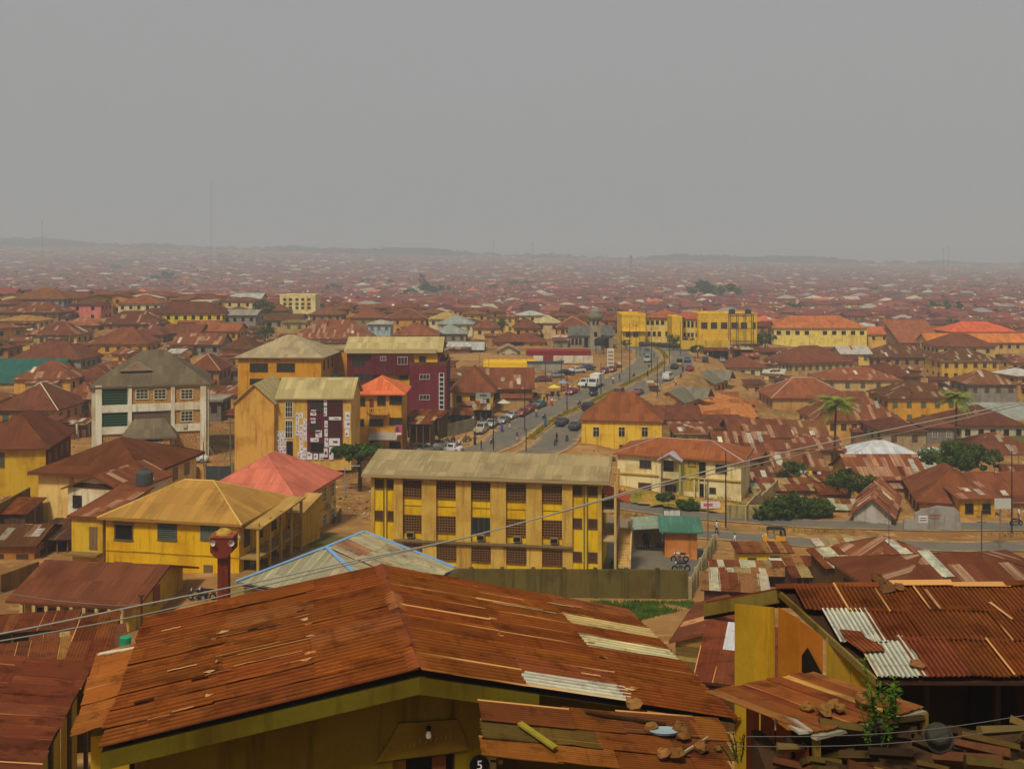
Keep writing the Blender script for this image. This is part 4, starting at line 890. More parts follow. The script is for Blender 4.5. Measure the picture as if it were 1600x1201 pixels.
# ---- mosque -------------------------------------------------------------------------------------
b = house(888,960,524,312,14,'grey unpainted mosque hall with arched windows and low roof',roof='gx',rise=2.6,wall=c(150,138,116),rc=c(96,92,84),win=False,ov=.5,name='mosque',cat='building',seg=False)
for x0 in (893,899,905): pwin(b, x0, 529, x0+3.6, 538, 'dark', c(110,100,84))
for x0 in (913,945): pwin(b, x0, 528, x0+6, 544, 'dark', c(110,100,84))
tz = P(930,545,306); t = empty('mosque_tower', (tz.x, tz.y, tz.z-1)); tag(t, 'square grey mosque tower with wide domed cap', 'tower')
lbox(t, (0, 0, 4.6), (3.2, 3.2, 9.4), 'shaft', M['wall'], c(150,138,112)); 
for s_ in (-1, 1): lbox(t, (s_*.6, -1.62, 9.0), (.6, .1, 1.5), 'arch_window', M['dark'])
lbox(t, (0, -1.62, 5.5), (.9, .1, 1.4), 'arch_window', M['dark'])
mb = MB(); mb.lathe([(1.6,9.2),(2.3,10.4),(2.3,11.2),(1.8,11.3),(1.7,12.3),(1.0,13.0),(0,13.3)], 14); mb.build('cap', M['concrete'], t, c(124,116,100), True)
# ---- filling station ------------------------------------------------------------------------------
q = P(872,553,272); t = empty('station_canopy', (q.x, q.y, q.z-4.6)); tag(t, 'flat red filling station canopy on slim columns', 'canopy'); FOOT.append((q.x,q.y,9))
lbox(t, (0, 0, 5.1), (17, 7, 1.2), 'fascia', M['paint'], c(128,30,34)); lbox(t, (0, 0, 4.47), (16.6, 6.6, .05), 'soffit', M['paint'], c(190,180,160))
for x_ in (-5.5, -.5, 4.5): lbox(t, (x_, -1.5, 2), (.35, .35, 4.9), 'column', M['metal'], c(70,40,36))
for x_ in (-5.5, -.5): lbox(t, (x_, -1.5, .5), (.9, 1.6, 1.9), 'fuel_pump', M['paint'], c(190,180,170))
b = house(755,838,568,258,7,'flat yellow filling station shop with curved fascia and open front',roof='flat',rise=.3,wall=c(200,168,90),rc=c(226,180,30),win=False,ov=.3,name='station_shop',cat='shop',h=4)
pbox(b, 755, 566, 838, 580, -1.6, -.1, 'fascia', M['paint'], c(228,184,28)); pwin(b, 783, 581, 815, 592, 'dark', c(80,60,40)); pwin(b, 817, 581, 826, 590, 'dark', c(80,60,40))
q = P(954,572,262); t = empty('price_sign', q); tag(t, 'tall white price pylon sign at the filling station', 'sign'); lbox(t, (0, 0, 2.2), (1.7, .4, 4.6), 'board', M['paint'], c(206,196,170))
for i in range(4): lbox(t, (0, -.22, .8+i*.95), (1.3, .03, .5), 'price_panel', M['paint'], c(150,120,110))
q = P(880,566,266); t = empty('boundary_wall', q); tag(t, 'long white and red boundary wall below the canopy', 'wall'); 
for i in range(6): lbox(t, (-6.5+i*2.6, 0, .8), (2.5, .25, 1.9), 'panel', M['wall'], c(206,196,170) if i != 1 else c(140,50,46))
q = P(852,580,256); t = empty('boundary_wall', q); tag(t, 'grey wall with blue grey top beside the yellow shop', 'wall'); lbox(t, (0, 0, 1), (9, .25, 2.4), 'panel', M['wall'], c(150,146,130)); lbox(t, (0, -.05, 2.3), (9.2, .5, .5), 'coping', M['wall'], c(70,84,88))
q = P(1102,543,306); t = empty('boundary_wall', q); tag(t, 'yellow compound wall of the school at the bend', 'wall')
for i in range(6): lbox(t, (-6.2+i*2.45, 0, .9), (2.4, .25, 2.6), 'panel', M['wall'], vary(c(214,176,50), rr))
q = P(1158,520,322); t = empty('water_tower', (q.x, q.y, gz(q.x, q.y))); tag(t, 'steel water tank stand with two dark tanks above the school', 'water tower'); zt = 12.5
for x_ in (-3.6, -1.2, 1.2, 3.6):
    for y_ in (-1.2, 1.2):
        mb = MB(); mb.tube([(x_, y_, -1), (x_, y_, zt)], .13, 5); mb.build('leg', M['metal'], t, c(90,80,70))
for z in (4, 8, 12):
    for y_ in (-1.2, 1.2): mb = MB(); mb.beam((-3.6, y_, z), (3.6, y_, z), .12, .12); mb.build('brace', M['metal'], t, c(90,80,70))
lbox(t, (0, 0, zt+.1), (8.2, 3.2, .2), 'platform', M['metal'], c(110,98,84))
for x_ in (-2.9, 2.2):
    mb = MB(); mb.lathe([(0,0),(1.0,0),(1.05,.3),(1.0,1.2),(.5,1.5),(0,1.55)], 12); o = mb.build('tank', M['paint'], t, c(60,58,60), True); o.location = (x_, 0, zt+.2)
# ================================================================== foreground roofs and yards
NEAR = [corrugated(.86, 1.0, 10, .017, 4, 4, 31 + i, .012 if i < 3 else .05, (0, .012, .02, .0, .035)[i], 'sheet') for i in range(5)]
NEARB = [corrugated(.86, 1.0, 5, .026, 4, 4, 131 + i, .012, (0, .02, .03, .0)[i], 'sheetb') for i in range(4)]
MIDS = [corrugated(.86, 1.0, 7, .012, 2, 1, 60 + i) for i in range(2)]
def tile_slope(parent, p00, p10, p11, p01, rows, cols, rnd, meshes=NEAR, special=None, step=.74, miss=0.0, lap=.12, sw=1.0):
    """lay corrugated sheets one by one on a slope; p00-p10 is the eave, p01-p11 the ridge"""
    p00, p10, p11, p01 = map(Vector, (p00, p10, p11, p01)); e = (p10 - p00); U = e.length; e.normalize()
    n = e.cross(p01 - p00).normalized(); 
    if n.z < 0: n = -n
    v = n.cross(e) if n.cross(e).dot(p01 - p00) > 0 else -n.cross(e)
    V = (p01 - p00).dot(v); sk = (p01 - p00).dot(e)/V; ncol = max(1, round(U/step)); st = U/ncol; rl = V/rows
    sgn = 1 if e.cross(v).dot(n) > 0 else -1
    for j in range(rows):
        for i in range(ncol):
            if rnd.random() < miss: continue
            y0 = j*rl - (.0 if j else .05) + rnd.uniform(-.05, .03); y1 = min(V, (j+1)*rl + lap + (rnd.uniform(-.05, .1)))
            L = y1 - y0; p = p00 + e*(st*(i + .5) + sk*y0) + v*y0 + n*(.02 + .022*j + (.012 if (i + j) % 2 else 0))
            ex = e*sgn; mt = Matrix((ex, v, n)).transposed().to_4x4(); mt.translation = p
            mt = mt @ Matrix.Rotation(rnd.uniform(-.012, .012), 4, 'Z') @ Matrix.Rotation(rnd.uniform(.004, .016), 4, 'X') @ Matrix.Rotation(rnd.choice([.0, .012, .03, -.02])*(1 if meshes is not MIDS else .5), 4, 'Y') @ Matrix.Diagonal((st/step*sw, L, 1, 1))
            col = (special or {}).get((i, j)) or vary(rnd.choice(cols), rnd, .08)
            o = obj('roof_sheet', rnd.choice(meshes), parent, col); o.matrix_local = mt
def slab(root, pts, th, name, mat, col=None):
    mb = MB(); pts = [Vector(p) for p in pts]; d = Vector((0, 0, -th)); n = len(pts)
    e = (pts[1]-pts[0]).normalized(); s_ = Vector((0,0,1)); nr = (pts[1]-pts[0]).cross(pts[-1]-pts[0]).normalized(); v = nr.cross(e)
    mb.face(pts, 0, [((p-pts[0]).dot(e), (p-pts[0]).dot(v)) for p in pts]); mb.face([p + d for p in pts[::-1]])
    for i in range(n): mb.face([pts[i] + d, pts[(i+1) % n] + d, pts[(i+1) % n], pts[i]])
    return mb.build(name, mat, root, col)
RS = [c(104,52,22), c(98,48,20), c(110,56,24), c(102,50,23), c(118,64,26), c(92,44,20), c(100,48,22)]
r1 = random.Random(5)
RF1 = [c(114,60,20), c(110,57,20), c(118,62,21), c(112,56,20), c(106,55,20)]
# ---- house with the broad rusty gable roof ---------------------------------------------------------
f1 = empty('rusty_roof_house', (-1.5, 21, -12.6)); tag(f1, 'near house with broad rusty corrugated gable roof and olive wall', 'house')
O = Vector(f1.location)
def Lc(p): return Vector(p) - O
rn, rfr = Lc((-1.77,19.56,-7.8)), Lc((-3.32,26.2,-7.8)); ln, lf = Lc((-7.34,18.26,-8.62)), Lc((-8.89,24.9,-8.62)); en, ef = Lc((4.63,21.06,-9.35)), Lc((3.08,27.7,-9.35))
fr = empty('roof'); fr.parent = f1
under = MB(); dn = Vector((0,0,-.1))
under.patch(ln+dn, rn+dn, rfr+dn, lf+dn); under.patch(rn+dn, en+dn, ef+dn, rfr+dn); under.build('roof_deck', M['wood'], fr, c(60,44,30))
pale = c(176,164,120)
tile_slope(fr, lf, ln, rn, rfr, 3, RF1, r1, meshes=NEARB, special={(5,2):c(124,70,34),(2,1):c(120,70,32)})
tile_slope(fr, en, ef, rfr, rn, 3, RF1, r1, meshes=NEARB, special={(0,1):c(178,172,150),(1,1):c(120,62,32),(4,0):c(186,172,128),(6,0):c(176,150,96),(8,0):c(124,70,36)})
mb = MB(); q0, q1 = rn + Vector((0,0,.06)), rfr + Vector((0,0,.06)); e_ = (q1-q0).normalized(); sL, sR = (ln-rn).normalized()*.2, (en-rn).normalized()*.22; N_ = 6
cap = []
for k in range(N_):
    a, b_ = q0.lerp(q1, k/N_), q0.lerp(q1, (k+1.04)/N_); up = Vector((0,0,.02+.012*(k % 2)))
    mb = MB(); mb.face([a+sL+up, b_+sL+up, b_+up*2.2, a+up*2.2]); mb.face([a+up*2.2, b_+up*2.2, b_+sR+up, a+sR+up]); mb.build('ridge_cap', M['sheet'], fr, vary(c(136,72,40), r1))
for k in range(34):                               # bent and torn flashings lying along the sheet laps
    L_ = k % 3 != 2; A_, B_, C_, D_ = (lf, ln, rn, rfr) if L_ else (en, ef, rfr, rn)
    a, b_ = r1.uniform(.05, .95), r1.uniform(.05, .8); e0 = A_.lerp(B_, a); e1 = D_.lerp(C_, a); p = e0.lerp(e1, b_); d_ = (e1-e0).normalized(); t_ = (B_-A_).normalized()
    L2 = r1.uniform(.25, 1.7)*(1 if k % 4 else .35); w2 = r1.uniform(.008, .026)*(1 if k % 4 else 2.2); mb = MB(); up = Vector((0,0,.075)); pr = p - t_*w2 + up
    for i in range(5):
        q = p + d_*L2*(i+1)/5; ofs = t_*0; lift = Vector((0,0,r1.uniform(.0,.015))); nx_ = q - t_*w2*r1.uniform(.8,1.2) + up + lift + ofs
        mb.face([pr, pr + t_*w2*2, nx_ + t_*w2*2, nx_]); pr = nx_
    mb.build('torn_strip', M['sheetm'], fr, vary(r1.choice([c(190,140,80), c(170,110,60), c(200,170,120), c(60,30,16), c(70,34,18)]), r1))
for k in range(26):                               # ragged scraps where the sheet rows overlap
    L_ = k % 2; A_, B_, C_, D_ = (lf, ln, rn, rfr) if L_ else (en, ef, rfr, rn); a, b_ = r1.uniform(.03, .97), r1.choice([.335, .668, .99]) + r1.uniform(-.03, .0); e0 = A_.lerp(B_, a); e1 = D_.lerp(C_, a); p = e0.lerp(e1, b_) + Vector((0,0,.072)); d_ = (e1-e0).normalized(); t_ = (B_-A_).normalized(); mb = MB(); n_ = 7
    mb.face([p + d_*math.cos(6.283*i/n_)*r1.uniform(.04,.17) + t_*math.sin(6.283*i/n_)*r1.uniform(.03,.12) + Vector((0,0,r1.uniform(0,.02))) for i in range(n_)], 0, [(math.cos(6.283*i/n_), math.sin(6.283*i/n_)) for i in range(n_)]); mb.build('rust_scrap', M['sheetm'], fr, vary(r1.choice([c(180,124,66), c(150,86,40), c(84,42,20), c(190,156,104)]), r1, .2))
# barge boards
OLV = c(96,86,20)
for a, b_, t0, t1 in ((rn, ln, 0, 1), (rn, en, 0, .36)):
    mb = MB(); p, q = a.lerp(b_, t0), a.lerp(b_, t1); nb = Vector((-.03,.0,0)); z1, z2 = Vector((0,0,-.09)), Vector((0,0,-.42)); bk = e_*.06
    mb.face([p+z2, q+z2, q+z1, p+z1]); mb.face([p+z1+bk, q+z1+bk, q+z2+bk, p+z2+bk]); mb.face([p+z2, p+z2+bk, q+z2+bk, q+z2]); mb.face([q+z2, q+z2+bk, q+z1+bk, q+z1]); mb.build('barge_board', M['moss'], f1, OLV)
# gable wall, set back under the verge
bk = e_*.95
def gp(t, z=None, back=0.0):                        # point on the gable wall: t from left (-1) to right (1)
    p = rn.lerp(ln, -t) if t < 0 else rn.lerp(en, t); p = p + bk + e_*back
    return Vector((p.x, p.y, p.z - .12 if z is None else z))
mb = MB(); ZB = -.9
def strip(t0, t1, z0=None, z1=None): mb.face([gp(t0, ZB if z0 is None else z0), gp(t1, ZB if z0 is None else z0), gp(t1, z1), gp(t0, z1)])
DT0, DT1, DZ = -.07, .13, 2.72       # door opening
strip(-.92, DT0); strip(DT0, DT1, z0=DZ); strip(DT1, .26)
mb.face([gp(-.92, ZB), gp(-.92), gp(-.92) + e_*5, gp(-.92, ZB) + e_*5]); mb.face([gp(.26, ZB), gp(.26, ZB) + e_*2.5, gp(.26) + e_*2.5, gp(.26)]); mb.face([gp(.26, ZB) + e_*2.5, gp(.9, ZB) + e_*2.5, gp(.9) + e_*2.5, gp(.26) + e_*2.5]); mb.face([gp(.9, ZB)+e_*2.5, gp(.9, ZB)+e_*5.6, gp(.9)+e_*5.6, gp(.9)+e_*2.5])
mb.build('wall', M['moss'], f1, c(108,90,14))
mb = MB(); a, b_ = gp(DT0, DZ), gp(DT1, DZ); di = e_*.35
mb.face([gp(DT0, ZB), gp(DT0, ZB)+di, a+di, a]); mb.face([b_, b_+di, gp(DT1, ZB)+di, gp(DT1, ZB)]); mb.face([a, a+di, b_+di, b_]); mb.build('door_reveal', M['wall'], f1, c(90,70,30))
dm = MB(); dm.face([gp(DT0, ZB)+di, gp(DT1, ZB)+di, b_+di, a+di]); dm.build('doorway', M['dark'], f1)
for t0, cc in ((-.045, c(120,90,40)), (.085, c(104,66,34))):
    mb = MB(); p = gp(t0, DZ-1.2)+e_*.2; mb.box((p.x, p.y, p.z), (.28, .06, 2.2), rz=R(13)); mb.build('door_board', M['wood'], f1, cc)
mb = MB(); prof = [(-.13,2.74),(.17,2.78),(.16,3.05),(.135,3.42),(-.05,3.46),(-.085,3.1)]     # thick repair plaster above the door
fr_, bk_ = [gp(t, z, -.05) for t, z in prof], [gp(t, z) for t, z in prof]; mb.face(fr_)
for i in range(len(prof)): j = (i+1) % len(prof); mb.face([bk_[i], bk_[j], fr_[j], fr_[i]])
mb.build('door_hood', M['moss'], f1, c(116,94,24))
p = gp(.045, 3.22, -.16); mb = MB(); mb.lathe([(0,-.07),(.05,-.05),(.06,0),(.04,.05),(.03,.1)], 10); o = mb.build('light_bulb', M['paint'], f1, c(235,230,215), True); o.location = p
mb = MB(); mb.lathe([(.045,.09),(.05,.17),(0,.18)], 8); o = mb.build('lamp_holder', M['rubber'], f1); o.location = p
p = gp(.205, 2.46, -.04); mb = MB(); n_ = 20; mb.lathe([(0,0),(.2,0),(.2,.03),(0,.03)], n_); o = mb.build('number_disc', M['paint'], f1, c(16,16,18)); o.location = p; o.rotation_euler = (R(90), 0, R(13))
def flat_text(s, size, parent, loc, rot, col, name='lettering'):
    cu = bpy.data.curves.new(name, 'FONT'); cu.body = s; cu.size = size; cu.align_x = 'CENTER'; cu.align_y = 'CENTER'; cu.extrude = .004; cu.materials.append(M['paint'])
    t0 = obj(name, cu); bpy.context.view_layer.update(); me = bpy.data.meshes.new_from_object(t0.evaluated_get(bpy.context.evaluated_depsgraph_get())); bpy.data.objects.remove(t0)
    o = obj(name, me, parent, col); o.location = loc; o.rotation_euler = rot; return o
flat_text('5', .26, f1, p + Vector((0,0,0)) - e_*.045, (R(90), 0, R(13)), c(214,214,214), 'house_number')
for k in range(11):                              # faded chalk scribble on the hood
    t_ = -.045+k*.016; mb = MB(); p = gp(t_, 2.98+.012*k+r1.uniform(-.02,.02), -.1); mb.beam(p, p+Vector((r1.uniform(-.03,.05),0,r1.uniform(.04,.12))), .012, .008); mb.build('chalk_mark', M['paint'], f1, c(150,128,70))
# small lean-to along the left eave
ex_ = empty('eave_extension'); ex_.parent = f1
a, b_, c_, d_ = Lc((-9.28,23.0,-8.8)), Lc((-8.17,19.1,-8.8)), Lc((-7.45,19.1,-8.66)), Lc((-8.42,23.0,-8.66))
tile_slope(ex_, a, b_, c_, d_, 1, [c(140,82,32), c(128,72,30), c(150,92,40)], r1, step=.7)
mb = MB(); mb.beam(a+Vector((0,.0,.03)), d_+Vector((0,.02,.03)), .12, .05); mb.build('edge_flashing', M['paint'], f1, c(196,184,160))
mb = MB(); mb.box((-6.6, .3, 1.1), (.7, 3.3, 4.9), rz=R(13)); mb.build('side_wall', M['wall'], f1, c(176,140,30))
q = Vector((-6.95,-1.42,2.2)); mb = MB(); mb.box((q.x, q.y, q.z), (.62, .06, .85), rz=R(13)); sh_ = mb.build('shutter', M['wood'], f1, c(104,96,50))
for k in range(4): mb = MB(); mb.box((q.x-.2+k*.15, q.y-.045+(-.2+k*.15)*.22, q.z), (.1, .03, .8), rz=R(13)); mb.build('slat', M['wood'], sh_, vary(c(110,100,52), r1))
# ---- porch roof of loose sheets in front -----------------------------------------------------------
pz = [P(748,1100,19.3), P(1128,1128,20.3), P(1140,1216,18.4), P(750,1178,17.7)]
fp = empty('porch_roof', ((pz[0]+pz[2])/2)); tag(fp, 'low porch roof of loose rusty sheets weighted with stones and planks', 'roof'); O2 = Vector(fp.location)
q = [p - O2 for p in pz]
for j, (s0, s1) in enumerate(((0, .42), (.36, .72), (.66, 1.02))):
    k = 0.0
    while k < .98:
        k2 = min(1.0, k + r1.uniform(.2, .34)); A_ = q[0].lerp(q[3], s1).lerp(q[1].lerp(q[2], s1), k); B_ = q[0].lerp(q[3], s1).lerp(q[1].lerp(q[2], s1), k2); C_ = q[0].lerp(q[3], s0).lerp(q[1].lerp(q[2], s0), k2); D_ = q[0].lerp(q[3], s0).lerp(q[1].lerp(q[2], s0), k)
        up = Vector((0,0,.03*(2-j) + r1.uniform(0,.03))); e0 = (D_-A_); W_ = (B_-A_).length
        # sheets run left to right here: waves along the slope direction
        x_, y_ = (A_-D_).normalized(), (B_-A_).normalized(); n_ = y_.cross(-x_); n_ = n_ if n_.z > 0 else -n_; x2 = y_.cross(n_)
        mt = Matrix((x2, y_, n_)).transposed().to_4x4(); mt.translation = (A_+D_)/2 + up; mt = mt @ Matrix.Rotation(r1.uniform(-.03,.03), 4, 'Z') @ Matrix.Diagonal((e0.length/.86*1.04, W_*1.1, 1, 1))
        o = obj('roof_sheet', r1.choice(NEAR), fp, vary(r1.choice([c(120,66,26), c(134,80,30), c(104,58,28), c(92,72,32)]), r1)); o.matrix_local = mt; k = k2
for k in range(3):
    a, b_ = q[0].lerp(q[1], .08+.42*k), q[3].lerp(q[2], .08+.42*k); mb = MB(); mb.beam(a+Vector((0,0,-.09)), b_+Vector((0,0,-.09)), .08, .1); mb.build('rafter', M['wood'], fp, c(70,50,30))
for t_ in (.05, .5, .95):
    p = q[3].lerp(q[2], t_); mb = MB(); mb.beam(p+Vector((0,.1,-.14)), p+Vector((0,.1,-3.9)), .1, .1); mb.build('post', M['wood'], fp, c(80,62,40))
def porch_pt(x, y):                                  # point of the porch surface under a photo pixel
    n_ = (pz[1]-pz[0]).cross(pz[3]-pz[0]); d_ = Vector(((x-800)/F, 1, (HZ-y)/F)); t_ = pz[0].dot(n_)/d_.dot(n_); return d_*t_ + Vector((0,0,.08))
def rock(p, s, col, label, group=None, name='stone', seed=0, parent=None):
    rq = random.Random(seed); mb = MB(); n, m_ = 7, 4; g = []
    for j in range(m_+1):
        ph = math.pi*j/m_; g.append([Vector((math.sin(ph)*math.cos(2*math.pi*i/n)*s[0], math.sin(ph)*math.sin(2*math.pi*i/n)*s[1], -math.cos(ph)*s[2]))*rq.uniform(.72,1.15) for i in range(n)])
    for j in range(m_):
        for i in range(n): mb.face([g[j][i], g[j][(i+1)%n], g[j+1][(i+1)%n], g[j+1][i]])
    o = mb.build(name, M['stone'], parent, col); o.location = p; o.rotation_euler = (rq.uniform(-.3,.3), rq.uniform(-.3,.3), rq.uniform(0,6))
    if not parent: tag(o, label, 'stone', group)
    return o
for i, (x, y, sx, lab) in enumerate(((990,1112,.16,'square brown stone near the top edge of the porch roof'),(1016,1146,.12,'small stone left of the pale blue plate'),(1063,1156,.19,'biggest tan stone right of the pale blue plate'),(1096,1178,.13,'pointed tan stone low on the porch roof'),(1036,1188,.12,'left one of two flat stones at the porch roof edge'),(1057,1190,.15,'right one of two flat stones at the porch roof edge'),(1122,1178,.07,'tiny whitish stone at the porch roof corner'))):
    rock(porch_pt(x, y)+Vector((0,0,sx*.5)), (sx*1.2, sx, sx*.85), vary(c(128,88,46), r1, .3), lab, 'stones on the porch roof', seed=i)
mb = MB(); mb.lathe([(0,.0),(.17,.0),(.2,.05),(.19,.055),(.0,.03)], 14); o = mb.build('plate', M['paint'], None, c(140,156,160), True); o.location = porch_pt(1038,1153)+Vector((0,0,.03)); o.scale = (1.5,.8,1); tag(o, 'pale blue oval plate lying between stones on the porch roof', 'plate')
for (x0,y0,x1,y1,wd,cc,lab) in ((812,1140,868,1180,.12,c(140,124,40),'short yellowish plank lying across the porch roof'),(915,1122,1040,1142,.07,c(60,40,22),'long dark batten near the top of the porch roof'),(1070,1185,1106,1163,.03,c(170,150,110),'thin pale stick by the pointed stone')):
    mb = MB(); mb.beam(porch_pt(x0,y0)+Vector((0,0,.05)), porch_pt(x1,y1)+Vector((0,0,.06)), wd, .04); tag(mb.build('plank', M['wood'], None, cc), lab, 'plank')
# ---- house with red corrugated roof at the right -----------------------------------------------------
f2 = empty('patched_roof_house', (7.5, 19.5, -10)); tag(f2, 'near house with patched corrugated roof and flaking yellow boarded gable', 'house'); O = Vector(f2.location)
RA, RB_ = Lc((5.46,20.9,-6.6)), Lc((13.6,20.9,-6.52)); EA, EB = Lc((6.4,17.9,-7.2)), Lc((13.6,17.9,-7.22)); GA, GB = Lc((4.1,21.7,-7.15)), Lc((13.6,21.9,-7.1))
fr2 = empty('roof'); fr2.parent = f2
slab(fr2, [EA+dn, EB+dn, RB_+dn, RA+dn], .06, 'roof_deck', M['wood'], c(60,40,28)); slab(fr2, [RA+dn, RB_+dn, GB+dn, GA+dn], .06, 'roof_deck', M['wood'], c(60,40,28))
R2 = [c(110,56,24), c(105,54,23), c(112,57,25), c(102,52,23), c(109,57,25)]
PALES = c(178,174,152)
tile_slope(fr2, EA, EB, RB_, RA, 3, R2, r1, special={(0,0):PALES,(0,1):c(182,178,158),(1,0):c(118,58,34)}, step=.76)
slab(fr2, [RA, RB_, GB, GA], .05, 'back_slope', M['roof'], c(104,52,26))
a, b_ = EA.lerp(RA, .30), EA.lerp(RA, .62)
pp = MB(); ptc = [(.05,.02),(.5,.05),(.55,.25),(.42,.5),(.48,.72),(.1,.8),(.0,.45)]; ev, vv = (EB-EA).normalized(), (RA-EA).normalized(); nn_ = ev.cross(vv).normalized(); nn_ = nn_ if nn_.z > 0 else -nn_
ring = [EA + ev*(u*1.0+.05) + vv*(v*1.0+.62) + nn_*.09 for u, v in ptc]; pp.face(ring, 0, [(u, v) for u, v in ptc]); pp.build('torn_patch', M['sheet'], fr2, c(112,58,30))
for k in range(7):
    p, q_ = RA.lerp(RB_, k/7-.012), RA.lerp(RB_, (k+1)/7); mb = MB(); up = Vector((0,0,.05+.025*(k % 3)*r1.random())); sk_ = r1.uniform(-.05,.05); mb.face([p+Vector((0,-.15+sk_,-.02))+up, q_+Vector((0,-.14-sk_,-.02))+up, q_+up*1.5, p+up*1.5]); mb.face([p+up*1.5, q_+up*1.5, q_+Vector((0,.22,-.04))+up, p+Vector((0,.22,-.04))+up]); mb.build('ridge_cap', M['sheetm'], fr2, vary(c(104,54,26), r1, .2))
for k in range(4):
    t_, s_ = r1.uniform(.12,.95), r1.uniform(.2,.9); p = EA.lerp(EB,t_).lerp(RA.lerp(RB_,t_), s_)+nn_*.08; d2 = (vv*r1.uniform(.6,1)+ev*r1.uniform(-.6,.3)).normalized(); mb = MB(); w2 = .025; L2 = r1.uniform(.4,1.0); tt = d2.cross(nn_)
    mb.face([p-tt*w2, p+tt*w2, p+d2*L2+tt*w2*1.6, p+d2*L2-tt*w2]); mb.build('torn_strip', M['sheet'], fr2, vary(c(190,146,104), r1))
def fboard(a, b_, hgt, th, col, nm='barge_board', off=Vector((-.05,-.03,0))):
    mb = MB(); z1, z2 = Vector((0,0,-.04)), Vector((0,0,-.04-hgt)); a, b_ = a+off, b_+off; o2 = Vector((th,th*.4,0)); mb.face([a+z2, b_+z2, b_+z1, a+z1]); mb.face([a+z1+o2, b_+z1+o2, b_+z2+o2, a+z2+o2]); mb.face([a+z2+o2, b_+z2+o2, b_+z2, a+z2]); mb.face([a+z1, b_+z1, b_+z1+o2, a+z1+o2]); mb.face([a+z2,a+z1,a+z1+o2,a+z2+o2]); mb.build(nm, M['moss'], f2, col)
fboard(RA, EA, .13, .05, c(120,100,50)); fboard(GA, RA, .27, .05, c(120,100,44)); fboard(GA+Vector((.05,.2,-.27)), RA+Vector((0,.2,-.27)), .14, .05, c(60,40,26), 'rafter_end')
# gable boards (each board a piece), from the left corner to the eave
gl, gr = Lc((4.62,21.25,0)), Lc((6.55,18.25,0)); nb_ = 6
for k in range(nb_):
    t0, t1 = k/nb_, (k+1)/nb_-.012; a, b_ = gl.lerp(gr, t0), gl.lerp(gr, t1)
    def topz(t): 
        tr = .36; return (-7.0+(t/tr)*.28) if t < tr else (-6.72-(t-tr)/(1-tr)*.52)
    za, zb = topz(t0)-O.z-.04, topz(t1)-O.z-.04; zl = -3.4; fw = Vector((-.04*(k % 2), -.03*(k % 2), 0)); mb = MB()
    mb.face([Vector((a.x,a.y,zl))+fw, Vector((b_.x,b_.y,zl))+fw, Vector((b_.x,b_.y,zb))+fw, Vector((a.x,a.y,za))+fw]); mb.build('wall_board', M['moss'], f2, [c(170,134,32), c(184,140,30), c(176,112,32), c(168,100,30), c(160,124,36), c(184,144,34)][k])
mb = MB(); a, b_ = gl.lerp(gr, .52)+Vector((-.07,-.06,0)), gl.lerp(gr, .68)+Vector((-.07,-.06,0)); z0 = -8.05-O.z
mb.face([Vector((a.x,a.y,z0)), Vector((b_.x,b_.y,z0)), Vector((b_.x,b_.y,z0+.28)), Vector((a.lerp(b_,.25).x,a.lerp(b_,.25).y,z0+.75)), Vector((a.x,a.y,z0+.55))]); mb.build('hole', M['dark'], f2)
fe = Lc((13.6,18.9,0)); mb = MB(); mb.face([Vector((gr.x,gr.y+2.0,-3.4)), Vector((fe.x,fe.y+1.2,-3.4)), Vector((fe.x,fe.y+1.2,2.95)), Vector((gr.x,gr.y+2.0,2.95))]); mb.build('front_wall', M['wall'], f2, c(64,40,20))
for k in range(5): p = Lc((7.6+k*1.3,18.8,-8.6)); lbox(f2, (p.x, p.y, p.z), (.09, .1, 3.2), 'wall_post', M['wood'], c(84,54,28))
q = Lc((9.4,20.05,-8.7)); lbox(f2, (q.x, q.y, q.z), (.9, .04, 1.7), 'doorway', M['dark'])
for (x, y, s_, lab) in ((1372,912,.17,'stone on the ridge of the patched roof, left of the flat one'),(1385,926,.2,'biggest stone just below the ridge of the patched roof'),(1405,925,.15,'flat tan stone beside the biggest ridge stone'),(1432,1046,.14,'lone tan stone on the lower edge of the patched roof')):
    d_ = Vector(((x-800)/F, 1, (HZ-y)/F)); pl0 = EA+O; nrm = (EB-EA).cross(RA-EA); t_ = pl0.dot(nrm)/d_.dot(nrm); rock(d_*t_+Vector((0,0,.1)), (s_*1.1, s_*.8, s_*.6), vary(c(116,78,46), r1, .3), lab, 'stones on the patched roof', seed=int(x))
# ---- striped lean-to and junk heap below the patched roof ------------------------------------------
lp = [P(1168,1072,17.2), P(1330,1050,17.6), P(1440,1106,16.4), P(1270,1146,14.9)]
fl = empty('lean_to', (lp[0]+lp[2])/2); tag(fl, 'small lean-to of striped rusty sheets under the patched roof', 'shed'); O3 = Vector(fl.location); q = [p-O3 for p in lp]
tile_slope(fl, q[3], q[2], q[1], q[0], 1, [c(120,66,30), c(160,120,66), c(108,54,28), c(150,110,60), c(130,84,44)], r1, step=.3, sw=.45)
mb = MB(); mb.beam(q[0]+Vector((-.1,-.1,.02)), q[3]+Vector((-.1,0,.02)), .22, .04); mb.build('edge_sheet', M['metal'], fl, c(176,170,150)); mb = MB(); mb.beam(q[3]+Vector((0,-.05,-.03)), q[2]+Vector((0,-.05,-.03)), .1, .05); mb.build('edge_sheet', M['metal'], fl, c(170,160,130))
for i, t_ in ((0,0),(3,.0),(2,0)):
    p = q[i]+Vector((.08,.1,-.1)); mb = MB(); mb.beam(p, p+Vector((.03,0,-2.4)), .1, .1); mb.build('post', M['wood'], fl, c(120,92,36))
mb = MB(); a, b_ = q[0]+Vector((0,.1,-.25)), q[3]+Vector((0,.1,-.25))
